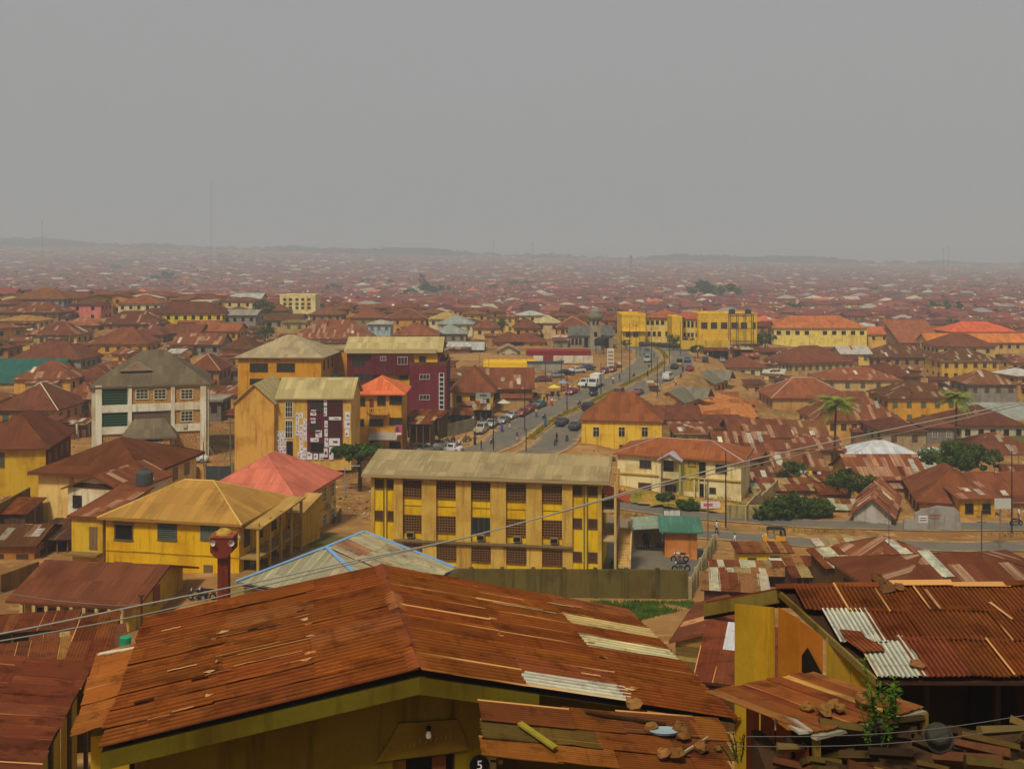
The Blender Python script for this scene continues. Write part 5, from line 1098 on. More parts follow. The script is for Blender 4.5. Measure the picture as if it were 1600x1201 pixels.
for k in range(4):
    p, s_ = a.lerp(b_, k/4), a.lerp(b_, (k+.9)/4); mb = MB(); mb.face([p+Vector((0,0,-2)), s_+Vector((0,0,-2)), s_, p]); mb.build('side_board', M['wood'], fl, vary(c(104,50,30), r1))
for i, (x, y, s_) in enumerate(((1288,1118,.12),(1312,1112,.1),(1300,1108,.12),(1352,1100,.16),(1262,1112,.11))):
    k_ = porch_pt; n_ = (lp[1]-lp[0]).cross(lp[3]-lp[0]); d_ = Vector(((x-800)/F,1,(HZ-y)/F)); t_ = lp[0].dot(n_)/d_.dot(n_)
    rock(d_*t_+Vector((0,0,.08)), (s_*1.2,s_,s_*.7), vary(c(130,90,44), r1), ['round tan stone on the lean-to edge','small stone behind the round tan one on the lean-to','dark stone between the tan stones on the lean-to','big brown stone by the weed on the lean-to','flat dark stone at the lean-to corner'][i], 'stones on the lean-to', seed=i+40)
wp = empty('firewood_pile', (5.9, 14.3, -7.5)); tag(wp, 'heap of split firewood, broken blocks and boards below the lean-to', 'woodpile')
for k in range(90):
    x_, y_, z_ = r1.uniform(-1.9,2.2), r1.uniform(-.8,1.2), r1.uniform(-.2,.75); z_ = z_*(1-.25*abs(x_)/2.2); a_ = r1.uniform(-.6,.6); L2 = r1.uniform(.3,1.0); d2 = Vector((math.cos(a_),math.sin(a_),r1.uniform(-.25,.25)))*L2/2
    mb = MB(); p = Vector((x_,y_,z_)); mb.tube([p-d2,p+d2], [r1.uniform(.05,.1),r1.uniform(.04,.1)], 5); mb.build('log', M['wood'], wp, vary(r1.choice([c(78,60,28), c(64,46,26), c(98,76,38), c(48,36,24), c(84,50,30)]), r1, .25))
for k in range(9):
    mb = MB(); mb.box((0,0,0), (r1.uniform(.25,.45), .25, r1.uniform(.16,.24))); o = mb.build('block', M['stone'], wp, vary(c(124,98,44), r1)); o.location = (r1.uniform(-1.5,.8), r1.uniform(-.9,-.2), r1.uniform(.1,.55)); o.rotation_euler = (r1.uniform(-.2,.2), r1.uniform(-.2,.2), r1.uniform(-.5,.5))
slab(wp, [Vector((-2.2,-1.1,-.15)), Vector((5,-1.1,-.15)), Vector((5,2.4,-.1)), Vector((-2.0,2.4,-.1))], 4.0, 'earth_mound', M['stone'], c(70,50,30))
bs = empty('plastic_basin', P(1466,1150,14.4)); bs.scale = (.6,.6,.6); bs.rotation_euler = (R(38), R(-30), R(10)); tag(bs, 'grey upturned plastic basin with a wire handle on the junk heap', 'basin')
mb = MB(); mb.lathe([(0,.26),(.22,.26),(.26,.2),(.3,-.05),(.345,-.09),(.345,-.12),(.3,-.1),(.28,-.05),(.2,.2),(0,.22)], 18); mb.build('shell', M['stone'], bs, c(56,53,45), True)
mb = MB(); mb.tube([(-.33,0,-.08),(-.2,-.3,-.2),(.2,-.3,-.2),(.33,0,-.08)], .012, 5); mb.build('handle', M['metal'], bs, c(60,58,54))
# ---- weed, helpers for plants -------------------------------------------------------------------
def leaf_quad(mb, p, d, L, wd, up=Vector((0,0,1)), m=0):
    s_ = d.cross(up); s_ = s_.normalized()*wd/2 if s_.length > 1e-4 else Vector((wd/2,0,0)); q = p + d*L*.55
    mb.face([p, q + s_, p + d*L, q - s_], m)
def weed(loc, h, label, n=5, seed=0, leafs=26, name='weed', spread=.25):
    rq = random.Random(seed); o = empty(name, loc); tag(o, label, 'plant'); lf_ = MB()
    for k in range(n):
        a = rq.uniform(0,6.28); b_ = Vector((math.cos(a)*spread*rq.random(), math.sin(a)*spread*rq.random(), 0)); t_ = b_ + Vector((math.cos(a)*spread*1.4*rq.random(), math.sin(a)*spread*1.4*rq.random(), h*rq.uniform(.6,1)))
        mb = MB(); mb.tube([b_, (b_+t_)/2+Vector((.03,0,0)), t_], [.012,.01,.005], 4); mb.build('stem', M['leaf'], o)
        for i in range(leafs):
            p = b_.lerp(t_, rq.uniform(.2,1)); d = Vector((rq.uniform(-1,1),rq.uniform(-1,1),rq.uniform(-.2,.7))).normalized(); leaf_quad(lf_, p, d, rq.uniform(.07,.16)*h/.9, rq.uniform(.03,.06)*h/.9)
    lf_.build('leaves', M['grass'], o); return o
weed(P(1383,1150,15.3), 1.0, 'bright green leafy weed growing beside the lean-to', 8, 3, 40)
weed(P(1360,1165,14.9), .5, 'short weed at the foot of the tall bright one', 6, 4, 26)
weed(P(1150,1185,17.0), .5, 'dry brownish weed in the gap between the two near houses', 6, 6, 24)
# ---- left neighbours ------------------------------------------------------------------------------
f3 = empty('rusty_roof_house', (-16, 30, -17)); tag(f3, 'house with plain red brown roof at the lower frame corner', 'house'); O = Vector(f3.location)
a, b_ = Vector((-14.45,35.2,-13.7))-O, Vector((-12.35,25.2,-13.7))-O; up_ = Vector((-6.2,-1.3,.95)); fr3 = empty('roof'); fr3.parent = f3
slab(fr3, [a+dn, b_+dn, b_+up_+dn, a+up_+dn], .06, 'roof_deck', M['wood'], c(60,40,28)); tile_slope(fr3, a, b_, b_+up_, a+up_, 3, [c(104,52,30), c(98,48,28), c(108,55,32)], r1, meshes=MIDS)
for k in range(4):
    t0, t1 = k/4, (k+.97)/4; p, s_ = a.lerp(b_,t0)+Vector((-.5,0,-.15)), a.lerp(b_,t1)+Vector((-.5,0,-.15)); mb = MB(); mb.face([s_, p, p+Vector((0,0,-4)), s_+Vector((0,0,-4))]); mb.build('wall_panel', M['wall'], f3, vary(c(176,140,40), r1))
for k in range(5): p = a.lerp(b_, k/4)+Vector((-.2,0,-2)); lbox(f3, (p.x,p.y,p.z), (.12,.12,3.6), 'post', M['wood'], c(96,80,40))
def shack(xl, xr, ye, D, l, label, yaw=0, rise=.7, cols=RS, h=2.5, wall=c(90,66,40), rows=2, meshes=MIDS, roof='shed', nm='shack', wallmat=None, open_front=False):
    rnd = random.Random(int(xl*7+ye)); W = (xr-xl)/F*D; m = P((xl+xr)/2, ye, D); root = empty(nm, (m.x,m.y,m.z-h), R(yaw)); tag(root, label, 'shack', 'shacks and lean-tos'); w = W-.6
    FOOT.append((m.x-math.sin(R(yaw))*l/2, m.y+math.cos(R(yaw))*l/2, math.hypot(w,l)/2*.8))
    mb = MB(); walls(mb, w, l, h, 'shed' if roof == 'shed' else roof, rise, .3, -1)
    if open_front: mb.f = mb.f[1:]; mb.m = mb.m[1:]; mb.uv = mb.uv[4:]
    mb.build('wall', wallmat or M['wall'], root, wall); rmb, S_, cp = roof_geo(w, l, rise, roof, .3, .08); ro = rmb.build('roof', M['roof'], root, c(80,44,28)); ro.location = (0,0,h)
    for e in S_[:2]: tile_slope(ro, *e, rows, cols, rnd, meshes=meshes)
    if open_front:
        for k in range(4): lbox(root, (-w/2+.1+k*(w-.2)/3, .05, h/2-.3), (.12,.12,h+.6), 'post', M['wood'], c(110,84,50))
    else:
        window(root, w*.2, 0, 1.2, 0, .8, 1.6, 'shut', c(84,58,36), name='door'); window(root, -w*.25, 0, 1.5, 0, .7, .7, 'shut', c(84,58,36))
    root['_w'] = w; root['_l'] = l; root['_h'] = h; return root
MX = [c(112,60,28), c(102,52,26), c(140,96,48), c(120,72,34), c(98,48,24), c(110,58,28), c(150,122,78)]
PX = [c(160,150,120), c(170,160,134), c(130,90,50), c(112,60,30), c(106,56,28), c(140,120,80)]
shack(-30,112,984,64,2.2,'rusty shack roof with white front edge at the frame edge',yaw=14,rise=.25,rows=1,open_front=True)
shack(52,196,1022,58,3.0,'dark rusty shack roof with one long pale sheet and open side',yaw=24,cols=[c(108,58,32),c(96,52,32),c(120,64,34),c(104,60,36),c(170,140,90)],rise=.3,rows=1,open_front=True)
shack(-24,128,1050,52,3.4,'striped brown and tan shack roof above the near red roof',yaw=20,cols=MX,rise=.35,rows=1,open_front=True)
shack(100,160,1042,36,3.2,'small rust roof wedged beside the eave extension',yaw=12,cols=MX,h=2)
# grey hip roof with blue ridge
f6 = empty('grey_roof_house', (-12.5,72,-28.3)); tag(f6, 'house with streaked grey sheet roof and light blue ridge caps', 'house'); O = Vector(f6.location); FOOT.append((-12,72,8))
Rn, Rf = Lc((-13.1,72.2,-20.0)), Lc((-11,76.4,-20.0)); u_ = Vector((.4,.92,0)); v_ = Vector((.92,-.4,0)); zd = Vector((0,0,-1.8))
rfar, lfar = Rf+v_*7.5+zd, Rf-v_*4.5+zd; rnear, lnear = Rn-u_*4.2+v_*7.5+zd, Rn-u_*4.2-v_*4.5+zd; fr6 = empty('roof'); fr6.parent = f6
dm = MB(); d3 = Vector((0,0,-.06)); dm.face([rnear+d3,rfar+d3,Rf+d3,Rn+d3]); dm.face([lnear+d3,rnear+d3,Rn+d3]); dm.face([lfar+d3,lnear+d3,Rn+d3,Rf+d3]); dm.face([rfar+d3,lfar+d3,Rf+d3]); dm.face([p+Vector((0,0,-.25)) for p in (lnear,lfar,rfar,rnear)]); dm.build('roof_deck', M['metal'], fr6, c(150,142,124))
GS = [c(148,138,108), c(144,133,104), c(152,142,112), c(146,130,100), c(146,137,110)]
r6 = random.Random(8)
tile_slope(fr6, rnear+u_*4.2, rfar, Rf, Rn, 3, GS, r6, meshes=MIDS, special={(1,2):c(134,92,64),(2,2):c(140,100,72)})
def tri_tiles(parent, A, B, Cc, cols, rnd, step=.8):
    e = (B-A); U = e.length; e.normalize(); n = e.cross(Cc-A).normalized(); n = n if n.z > 0 else -n; v = n.cross(e); v = v if v.dot(Cc-A) > 0 else -v; cu, cv = (Cc-A).dot(e), (Cc-A).dot(v); k = 0
    while k*step < U:
        u0, u1 = k*step, min(U, (k+1)*step); hh_ = lambda u: cv*u/cu if u < cu else cv*(U-u)/(U-cu)
        mb = MB(); pts = [(u0,0),(u1,0),(u1,hh_(u1)),(u0,hh_(u0))]; up = n*(.02+.015*(k % 2)); mb.face([A+e*a+v*b+up for a, b in pts], 0, pts); mb.build('roof_sheet', M['roof'], parent, vary(rnd.choice(cols), rnd)); k += 1
tri_tiles(fr6, lnear, rnear, Rn, GS, r6); tri_tiles(fr6, rnear, rnear+u_*4.2, Rn, GS, r6); 
for a_, b2 in ((Rn,Rf),(Rn,lnear),(Rn,rnear),(Rf,rfar)):
    mb = MB(); mb.beam(a_+Vector((0,0,.08)), b2+Vector((0,0,.08)), .3, .05); mb.build('ridge_cap', M['paint'], fr6, c(112,150,186))
mb = MB()
for p, s_ in ((lnear,rnear),(rnear,rfar),(rfar,lfar),(lfar,lnear)):
    cc_ = (Rn+Rf)/2; f_ = lambda k: Vector((cc_.x+(k.x-cc_.x)*.93, cc_.y+(k.y-cc_.y)*.93, k.z-.1)); mb.face([f_(p)+Vector((0,0,-7)), f_(s_)+Vector((0,0,-7)), f_(s_), f_(p)])
mb.build('wall', M['wall'], f6, c(170,150,110))
# ---- red minaret with loudspeakers ----------------------------------------------------------------
q = P(350,862,78); t = empty('minaret', (q.x,q.y,-29)); tag(t, 'slim brick red minaret with yellow dome and white loudspeakers', 'minaret'); RD = c(114,46,28); zt = q.z+29
lbox(t,(0,0,zt/2),(.78,.78,zt),'shaft',M['wall'],RD)
mb = MB(); mb.prism([(-.39,0),(.39,0),(.82,.45),(-.82,.45)], 1.64, 0, Matrix.Translation((0,-.82,zt-.25))); mb.build('corbel', M['wall'], t, RD); lbox(t,(0,0,zt+.75),(1.64,1.64,1.1),'head',M['wall'],RD); lbox(t,(0,0,zt+1.33),(1.8,1.8,.1),'cornice',M['wall'],c(150,80,50))
mb = MB(); mb.lathe([(.6,0),(.58,.14),(.45,.3),(.25,.4),(0,.44)], 14); o = mb.build('dome', M['wall'], t, c(180,144,60), True); o.location = (0,0,zt+1.38)
for k,(dx,dy,rz) in enumerate(((-.45,-.84,-18),(.72,-.84,30),(.85,.4,95),(-.85,.3,-100))):
    mb = MB(); mb.lathe([(.05,0),(.07,.08),(.12,.18),(.23,.28),(.22,.29),(.09,.16),(0,.1)], 14); o = mb.build('loudspeaker', M['paint'], t, c(176,170,156), True); o.location = (dx,dy,zt+.95); o.rotation_euler = (R(90),0,R(rz))
# ---- compound wall, yard and gatehouse --------------------------------------------------------------
q0, q1 = P(640,886,88.5), P(1076,888,88); t = empty('compound_wall', ((q0+q1)/2).xy.to_3d()+Vector((0,0,-29))); tag(t, 'long mossy plastered compound wall in front of the yellow block', 'wall'); O = Vector(t.location); n_ = 9
for k in range(n_):
    a, b_ = q0.lerp(q1,k/n_)-O, q0.lerp(q1,(k+1)/n_)-O; lbox(t,((a.x+b_.x)/2,(a.y+b_.y)/2,(a.z-1)/2-.1),(b_.x-a.x-.02,.24,a.z+1),'panel',M['moss'],vary(c(98,86,40),r1)); lbox(t,(a.x,a.y-.04,(a.z-1)/2),(.34,.36,a.z+1.1),'pier',M['moss'],c(90,78,38))
q0, q1 = P(1078,900,87.6), P(1119,838,114); t = empty('slatted_fence', (q0.x,q0.y,q0.z)); tag(t, 'concrete fence with upright slats running along the yard', 'fence'); d2 = q1-q0; n_ = 34
for k in range(n_):
    p = d2*(k/n_); zb = gz(q0.x+p.x,q0.y+p.y)-q0.z; h_ = 1.7; mb = MB(); mb.box((p.x,p.y,zb+h_/2-.2),(.12,.34,h_+.4),rz=math.atan2(d2.y,d2.x)-math.pi/2); mb.build('slat', M['concrete'], t, vary(c(150,138,100),r1))
for k in range(7):
    p = d2*(k/6); zb = gz(q0.x+p.x,q0.y+p.y)-q0.z; lbox(t,(p.x,p.y,zb+.8),(.26,.26,2.2),'post',M['concrete'],c(160,146,104))
yard = MB(); ys = [P(930,895,90), P(1084,893,89.5), P(1118,845,114), P(975,838,116), P(940,870,104)]; zy = -29.3
ng = 10
yv = [(7.5,89.5),(15.5,89.5),(22.5,115),(10,117)]
for i in range(ng):
    for j in range(ng):
        f_ = lambda a, b: Vector((*(Vector(yv[0]).lerp(Vector(yv[1]),a).lerp(Vector(yv[3]).lerp(Vector(yv[2]),a),b)),0))
        qd = [f_(i/ng,j/ng), f_((i+1)/ng,j/ng), f_((i+1)/ng,(j+1)/ng), f_(i/ng,(j+1)/ng)]; yard.face([(p.x,p.y,gz(p.x,p.y)+.06) for p in qd])
tag(yard.build('yard_pavement', M['asphalt']), kind='structure')
b = house(1030,1098,828,105,3.2,'orange gatehouse with flat teal green roof in the yard',roof='shed',rise=.55,wall=c(206,130,66),rc=c(72,112,92),h=2.9,win=False,ov=.6,name='gatehouse',cat='hut',yaw=-6)
window(b, b['_w']/2, 1.5, 1.6, math.pi/2, .9, 1.0, 'slide', c(90,60,40))
q = P(1012,834,108); t = empty('carport', (q.x,q.y,gz(q.x,q.y))); tag(t, 'open carport with dull green awning beside the gatehouse', 'carport'); slab(t,[Vector((-1.9,-1.6,2.7)),Vector((1.7,-1.6,2.9)),Vector((1.9,2.4,3.2)),Vector((-1.6,2.4,3.0))],.05,'awning',M['roof'],c(130,142,120))
for x_,y_ in ((-1.7,-1.5),(1.5,-1.5),(-1.5,2.2),(1.7,2.2)): lbox(t,(x_,y_,1.4),(.1,.1,2.9),'post',M['metal'],c(110,100,80))
lbox(t,(0,2.4,1.3),(3.6,.12,2.6),'back_wall',M['wall'],c(170,140,90))
q = P(1050,803,112); t = empty('notice_board', (q.x,q.y,gz(q.x,q.y))); tag(t,'white three panel notice board standing above the gatehouse','sign'); hz_ = q.z-gz(q.x,q.y)
for k in range(3): lbox(t,((k-1)*.62,0,hz_),(.56,.06,.7),'panel',M['paint'],c(200,196,180))
for s_ in (-.95,.95): lbox(t,(s_,.05,hz_/2+.1),(.08,.08,hz_+.8),'post',M['metal'],c(70,60,50))
# ---- shacks and kiosks, lower right -------------------------------------------------------------------
b = house(1046,1160,1006,54,6,'little shed with plank gable front and rusty roof',roof='gy',rise=.75,wall=c(120,96,44),rc=c(116,56,34),yaw=-22,h=3,win=False,ov=.3,st=1,name='plank_shed',cat='shed',patches=2)
w, l, hh = b['_w'], b['_l'], b['_h']
for k in range(13):
    z = .2+k*.27; wx = w/2 if z < hh else w/2*max(.05,(hh+.75-z)/.8); 
    for s_ in (-1,1): lbox(b,(s_*wx/2,-.03-.012*((k+s_) % 2),z),(wx-.03,.03,.25),'plank',M['wood'],vary(r1.choice([c(136,108,44),c(120,96,44),c(148,128,70),c(106,84,40)]),r1))
shack(1086,1210,1066,38,4,'rusty lean-to with one bright tin sheet between the near houses',yaw=-18,cols=[c(108,52,32),c(116,58,34),c(190,188,186),c(112,54,30)],h=2.2)
shack(1095,1202,922,72,2.6,'pale sheeted low roof behind the plank shed',yaw=-10,cols=PX,h=2.4,rise=.35,rows=1)
shack(1112,1236,898,92,1.8,'long market shed with white and rust striped roof',cols=PX,h=2.4,open_front=True,yaw=-3)
b = shack(1150,1240,862,101,2.2,'yellow market kiosk with rust roof and white awning',cols=MX,wall=c(206,176,30),h=2.5,rise=.35,rows=1)
lbox(b,(1.6,-.6,1.9),(2.6,1.2,.05),'awning',M['paint'],c(196,190,180))
shack(1284,1340,884,82,2.4,'small shack with grey weathered sheets by the footpath',cols=PX,h=2.4,yaw=14)
shack(1312,1372,903,74,2.4,'low shack with yellow stall front and tin roof',cols=MX,wall=c(196,166,40),h=2.2,yaw=-6)
shack(1284,1352,866,90,2.4,'pile of loose tin sheets roofing a stall near the road',cols=PX,h=2.2,yaw=6)
shack(1236,1284,900,84,3,'dark open stall frame behind the people',cols=MX,h=2.3,open_front=True)
house(1352,1520,888,84,8,'old house with steep ridged rust roof and olive gable by the road',rise=1.7,wall=c(176,146,50),rc=c(124,62,40),yaw=24,st=1,nf=3,ov=.5,patches=9,h=3)
house(1376,1720,928,60,8,'wide dark red sheet roof behind the patched roof',roof='hip',rise=1.3,wall=c(120,90,50),rc=c(104,50,32),st=1,ov=.5,patches=2,h=3,yaw=7)
# grass patch in front of the compound wall
rg = random.Random(12); mb = MB()
for k in range(9000):
    x_ = rg.uniform(6.6,15.2); y_ = rg.uniform(76.5,86.5)
    if math.sin(x_*1.3)+math.sin(y_*1.1+x_) + rg.uniform(-1,1) < -.6 or x_ > 8+ (y_-76)*.9: continue
    z = gz(x_,y_); a = rg.random()*6.28; wd = rg.uniform(.03,.09); h_ = rg.uniform(.12,.4); mb.face([(x_-wd*math.cos(a),y_-wd*math.sin(a),z),(x_+wd*math.cos(a),y_+wd*math.sin(a),z),(x_+rg.uniform(-.12,.12),y_+rg.uniform(-.12,.12),z+h_)])
tag(mb.build('grass', M['grass']), 'vivid green grass patch in front of the compound wall', 'grass', kind='stuff')

# ---- yards at the left edge -------------------------------------------------------------------------
house(-30,60,852,98,7,'low orange walled shed with dark sheet roof at the frame edge',roof='gx',rise=1.2,wall=c(170,112,44),rc=c(92,54,36),st=1,h=2.8,nf=2,ov=.4,patches=3)
shack(50,112,842,100,5,'dark lean-to shed between the cream house and the annexe',cols=[c(84,52,36),c(70,50,40),c(96,60,40)],h=2.6,open_front=True)
shack(-20,44,802,108,4,'small dark roofed shed behind the olive yard wall',cols=RS,h=2.4)
q0, q1 = P(-30,812,104), P(46,776,116); t = empty('yard_wall', q0); tag(t,'stained olive yard wall climbing at the frame edge','wall'); d2 = q1-q0
for i in range(6): p = d2*((i+.5)/6); mb = MB(); mb.box((p.x,p.y,-.9),(d2.xy.length/6-.03,.2,3.2),rz=math.atan2(d2.y,d2.x)); mb.build('panel', M['moss'], t, vary(c(140,112,44),r1))
q0, q1 = P(0,905,88), P(60,880,92); t = empty('yard_wall', q0); tag(t,'low mud wall behind the verandah building','wall'); d2 = q1-q0
for i in range(4): p = d2*((i+.5)/4); mb = MB(); mb.box((p.x,p.y,-.6),(d2.xy.length/4-.03,.2,2.0),rz=math.atan2(d2.y,d2.x)); mb.build('panel', M['moss'], t, vary(c(128,96,50),r1))

for (xl,xr,ye,D,l,lab,kw) in ((1214,1282,766,152,5,'mud walled shack with patched roof behind the bushes',dict(cols=MX,wall=c(140,100,54))),(1282,1330,772,149,4,'small mud shack beside the round green tree',dict(cols=RS,wall=c(150,110,60))),(1178,1226,772,152,4,'low mud shack beside the panel fence',dict(cols=PX,wall=c(130,96,56))),(1246,1312,752,160,4,'brown shack row below the washing line',dict(cols=MX,wall=c(130,90,50),yaw=10)),(1300,1344,796,137,3,'tiny tin stall at the roadside house corner',dict(cols=PX,yaw=-8)),(1092,1136,742,168,4,'rust lean-to right behind the cream villa',dict(cols=RS))): shack(xl,xr,ye,D,l,lab,h=2.5,**kw)
rw = random.Random(4)
for i,(x,y,w_,yw,lab) in enumerate(((1120,640,6,10,'long broken mud wall on the red earth'),(1150,628,4,-50,'short mud wall end on facing the grey roofs'),(1140,612,5,15,'mud wall foundation high on the red earth'),(1172,632,4,-30,'ruined mud corner right of the long broken wall'),(1105,622,3.5,-60,'low mud stub beside the grey roofed house'))):
    q = P(x,y,{0:222,1:236,2:250,3:238,4:236}[i]); t = empty('ruined_wall',(q.x,q.y,gz(q.x,q.y)),R(yw)); tag(t,lab,'wall','ruined mud walls')
    for k in range(4): lbox(t,(-w_/2+w_*(k+.5)/4,0,.4),(w_/4-.02,.3,rw.uniform(1.2,2.6)),'segment',M['moss'],vary(c(176,112,60),rw))
# ================================================================== street life
_DS = np.concatenate([np.arange(40, 500, .5), np.arange(500, 4300, 6)])
def hit(x, y):
    """where the line of sight through a photo pixel meets the ground"""
    X = (x-800)/F*_DS; Z = (HZ-y)/F*_DS; g = ground_z(X, _DS); k = np.nonzero(Z <= g)[0]
    D = _DS[k[0]] if len(k) else 4000.0
    X = (x-800)/F*D; return Vector((X, D, gz(X, D)))
def road_heading(p):
    i = int(np.hypot(ROAD[:,0]-p[0], ROAD[:,1]-p[1]).argmin()); i = min(max(i,1), len(ROAD)-2); d = ROAD[i+1,:2]-ROAD[i-1,:2]; return math.atan2(d[1], d[0])
def on_road(p):
    dd, zr = road_near(np.array([p.x]), np.array([p.y])); return float(zr[0])+.07 if dd[0] < 8.5 else p.z+.02
# ---- vehicles ---------------------------------------------------------------------------------------
def wheel_mesh(r, wd):
    t, m = MB(), MB(); t.lathe([(r*.6,-wd/2),(r*.95,-wd/2),(r,-wd/3),(r,wd/3),(r*.95,wd/2),(r*.6,wd/2)], 14); m.lathe([(0,-wd*.42),(r*.6,-wd*.45),(r*.62,wd*.45),(r*.15,wd*.3),(0,wd*.32)], 10)
    return t.mesh('tyre', [M['rubber']]), m.mesh('rim', [M['metal']])
WH = {}
def wheel(root, x, y, r=.32, wd=.2, col=c(140,138,134)):
    if (r,wd) not in WH: WH[(r,wd)] = wheel_mesh(r, wd)
    t, m = WH[(r,wd)]; o = obj('wheel', t, root, None, (x,y,r)); o.rotation_euler = (R(90 if y < 0 else -90),0,0); obj('rim', m, o, col)
KINDS_V = {
 'sedan': ([(-2.15,.5,.55,.6),(-2.08,.84,.9,.72),(-1.45,.9,1.0,.7),(-.85,.92,1.38,.56),(.3,.92,1.4,.56),(1.05,.9,.98,.7),(1.98,.76,.82,.68),(2.15,.5,.54,.6)], .84, (2,3,4), .31, 1.32),
 'suv': ([(-2.1,.55,.6,.7),(-2.05,1.0,1.1,.78),(-1.95,1.05,1.2,.76),(-1.75,1.08,1.72,.64),(.35,1.08,1.75,.64),(1.0,1.05,1.14,.76),(2.05,.95,1.02,.76),(2.15,.55,.6,.7)], .9, (2,3,4), .36, 1.35),
 'van': ([(-2.1,.6,.7,.78),(-2.08,1.1,1.4,.76),(-2.0,1.12,1.85,.7),(-1.9,1.15,1.92,.68),(1.0,1.15,1.95,.68),(1.75,1.05,1.15,.74),(2.05,.85,.9,.72),(2.12,.5,.55,.66)], .86, (2,3,4), .32, 1.3)}
def vehicle(kind, col, name='car'):
    S_, hw, gl_, wr, wx = KINDS_V[kind]; root = empty(name); body, glass = MB(), MB(); zb = .26; n = len(S_)
    rows = [[(x,-hw*.92 if 0<i<n-1 else -hw*.8,zb),(x,-hw if 0<i<n-1 else -hw*.86,.45),(x,-hw if 0<i<n-1 else -hw*.86,zl),(x,-wt,zt),(x,wt,zt),(x,hw if 0<i<n-1 else hw*.86,zl),(x,hw if 0<i<n-1 else hw*.86,.45),(x,hw*.92 if 0<i<n-1 else hw*.8,zb)] for i,(x,zl,zt,wt) in enumerate(S_)]
    for i in range(n-1):
        a, b_ = rows[i], rows[i+1]
        for k in range(7):
            g = (i in gl_ and k in (2,4)) or (i in (gl_[0], gl_[-1]) and k == 3)
            q = [a[k], a[k+1], b_[k+1], b_[k]]
            if g:
                cc_ = sum((Vector(p) for p in q), Vector())/4; q2 = [cc_.lerp(Vector(p), .88) for p in q]; nn = (q2[1]-q2[0]).cross(q2[3]-q2[0]).normalized(); s_ = 1 if nn.dot(cc_-Vector((0,0,.8))) > 0 else -1
                glass.face([p+nn*.012*s_ for p in q2])
            body.face(q)
        body.face([a[7], a[0], b_[0], b_[7]])
    body.face(rows[0][::-1]); body.face(rows[-1])
    bd = body.build('body', M['gloss'], root, col, False)
    glass.build('window_glass', M['glass'], root)
    for sx in (-wx, wx):
        for sy in (-hw+.08, hw-.08): wheel(root, sx, sy, wr)
    L = S_[-1][0]
    for sy in (-1,1):
        lbox(root,(L-.08,sy*hw*.62,.62),(.12,.32,.15),'headlight',M['paint'],c(215,212,200)); lbox(root,(-L+.06,sy*hw*.68,.74),(.1,.26,.16),'tail_light',M['paint'],c(150,30,26)); lbox(root,(.62,sy*(hw+.07),.98),(.1,.14,.12),'mirror',M['paint'],col)
    lbox(root,(L-.02,0,.42),(.14,hw*1.7,.16),'bumper',M['paint'],c(60,60,60)); lbox(root,(-L+.02,0,.45),(.14,hw*1.7,.16),'bumper',M['paint'],c(60,60,60)); lbox(root,(L+.06,0,.44),(.02,.5,.11),'number_plate',M['paint'],c(200,198,190))
    return root
def keke(col):
    root = empty('auto_rickshaw'); mb = MB(); mb.prism([(-1.25,.3),(-1.3,.95),(-.2,.95),(-.15,.42),(.55,.42),(.75,.98),(1.1,.9),(1.3,.5),(1.2,.3)], 1.24, 0, Matrix.Translation((0,-.62,0))); mb.build('body', M['gloss'], root, col)
    mb = MB(); mb.prism([(-1.35,1.05),(-1.3,1.68),(-.9,1.78),(.55,1.78),(.85,1.62),(.8,1.58),(.5,1.7),(-.88,1.7),(-1.2,1.6),(-1.22,1.05)], 1.3, 0, Matrix.Translation((0,-.65,0))); mb.build('canopy', M['cloth'], root, c(34,32,34))
    mb = MB(); mb.face([(.78,-.58,1.0),(.78,.58,1.0),(.68,.56,1.62),(.68,-.56,1.62)]); mb.build('windscreen', M['glass'], root)
    for sy in (-.6,.6):
        for x_ in (-1.0,.0,.72): mb = MB(); mb.beam((x_,sy,.9),(x_-.03,sy,1.72),.05,.05); mb.build('pillar', M['metal'], root, c(40,40,40))
    lbox(root,(-.8,0,1.1),(.2,1.1,.5),'seat_back',M['cloth'],c(60,50,46)); wheel(root,1.05,0.02,.25,.14); wheel(root,-.85,.55,.25,.14); wheel(root,-.85,-.55,.25,.14); lbox(root,(1.27,0,.78),(.08,.2,.16),'headlight',M['paint'],c(215,212,200)); return root
def truck(col):
    root = empty('truck'); mb = MB(); mb.prism([(1.2,.5),(1.2,2.2),(2.3,2.2),(2.75,1.35),(2.95,1.25),(3.0,.5)], 2.0, 0, Matrix.Translation((0,-1,0))); mb.build('cab', M['gloss'], root, col)
    lbox(root,(-.95,0,1.85),(4.1,2.15,2.3),'cargo_box',M['paint'],c(206,200,184)); lbox(root,(-.4,0,.6),(5.4,.9,.22),'chassis',M['metal'],c(50,48,46))
    mb = MB(); mb.face([(2.76,-.85,1.42),(2.76,.85,1.42),(2.37,.85,2.12),(2.37,-.85,2.12)]); mb.build('windscreen', M['glass'], root)
    for s_ in (-1,1): lbox(root,(1.85,s_*1.005,1.7),(.8,.02,.6),'side_window',M['glass']); lbox(root,(3.0,s_*.75,.85),(.06,.3,.2),'headlight',M['paint'],c(215,212,200))
    for x_ in (2.2,-1.9):
        for s_ in (-.88,.88): wheel(root,x_,s_,.42,.28)
    return root
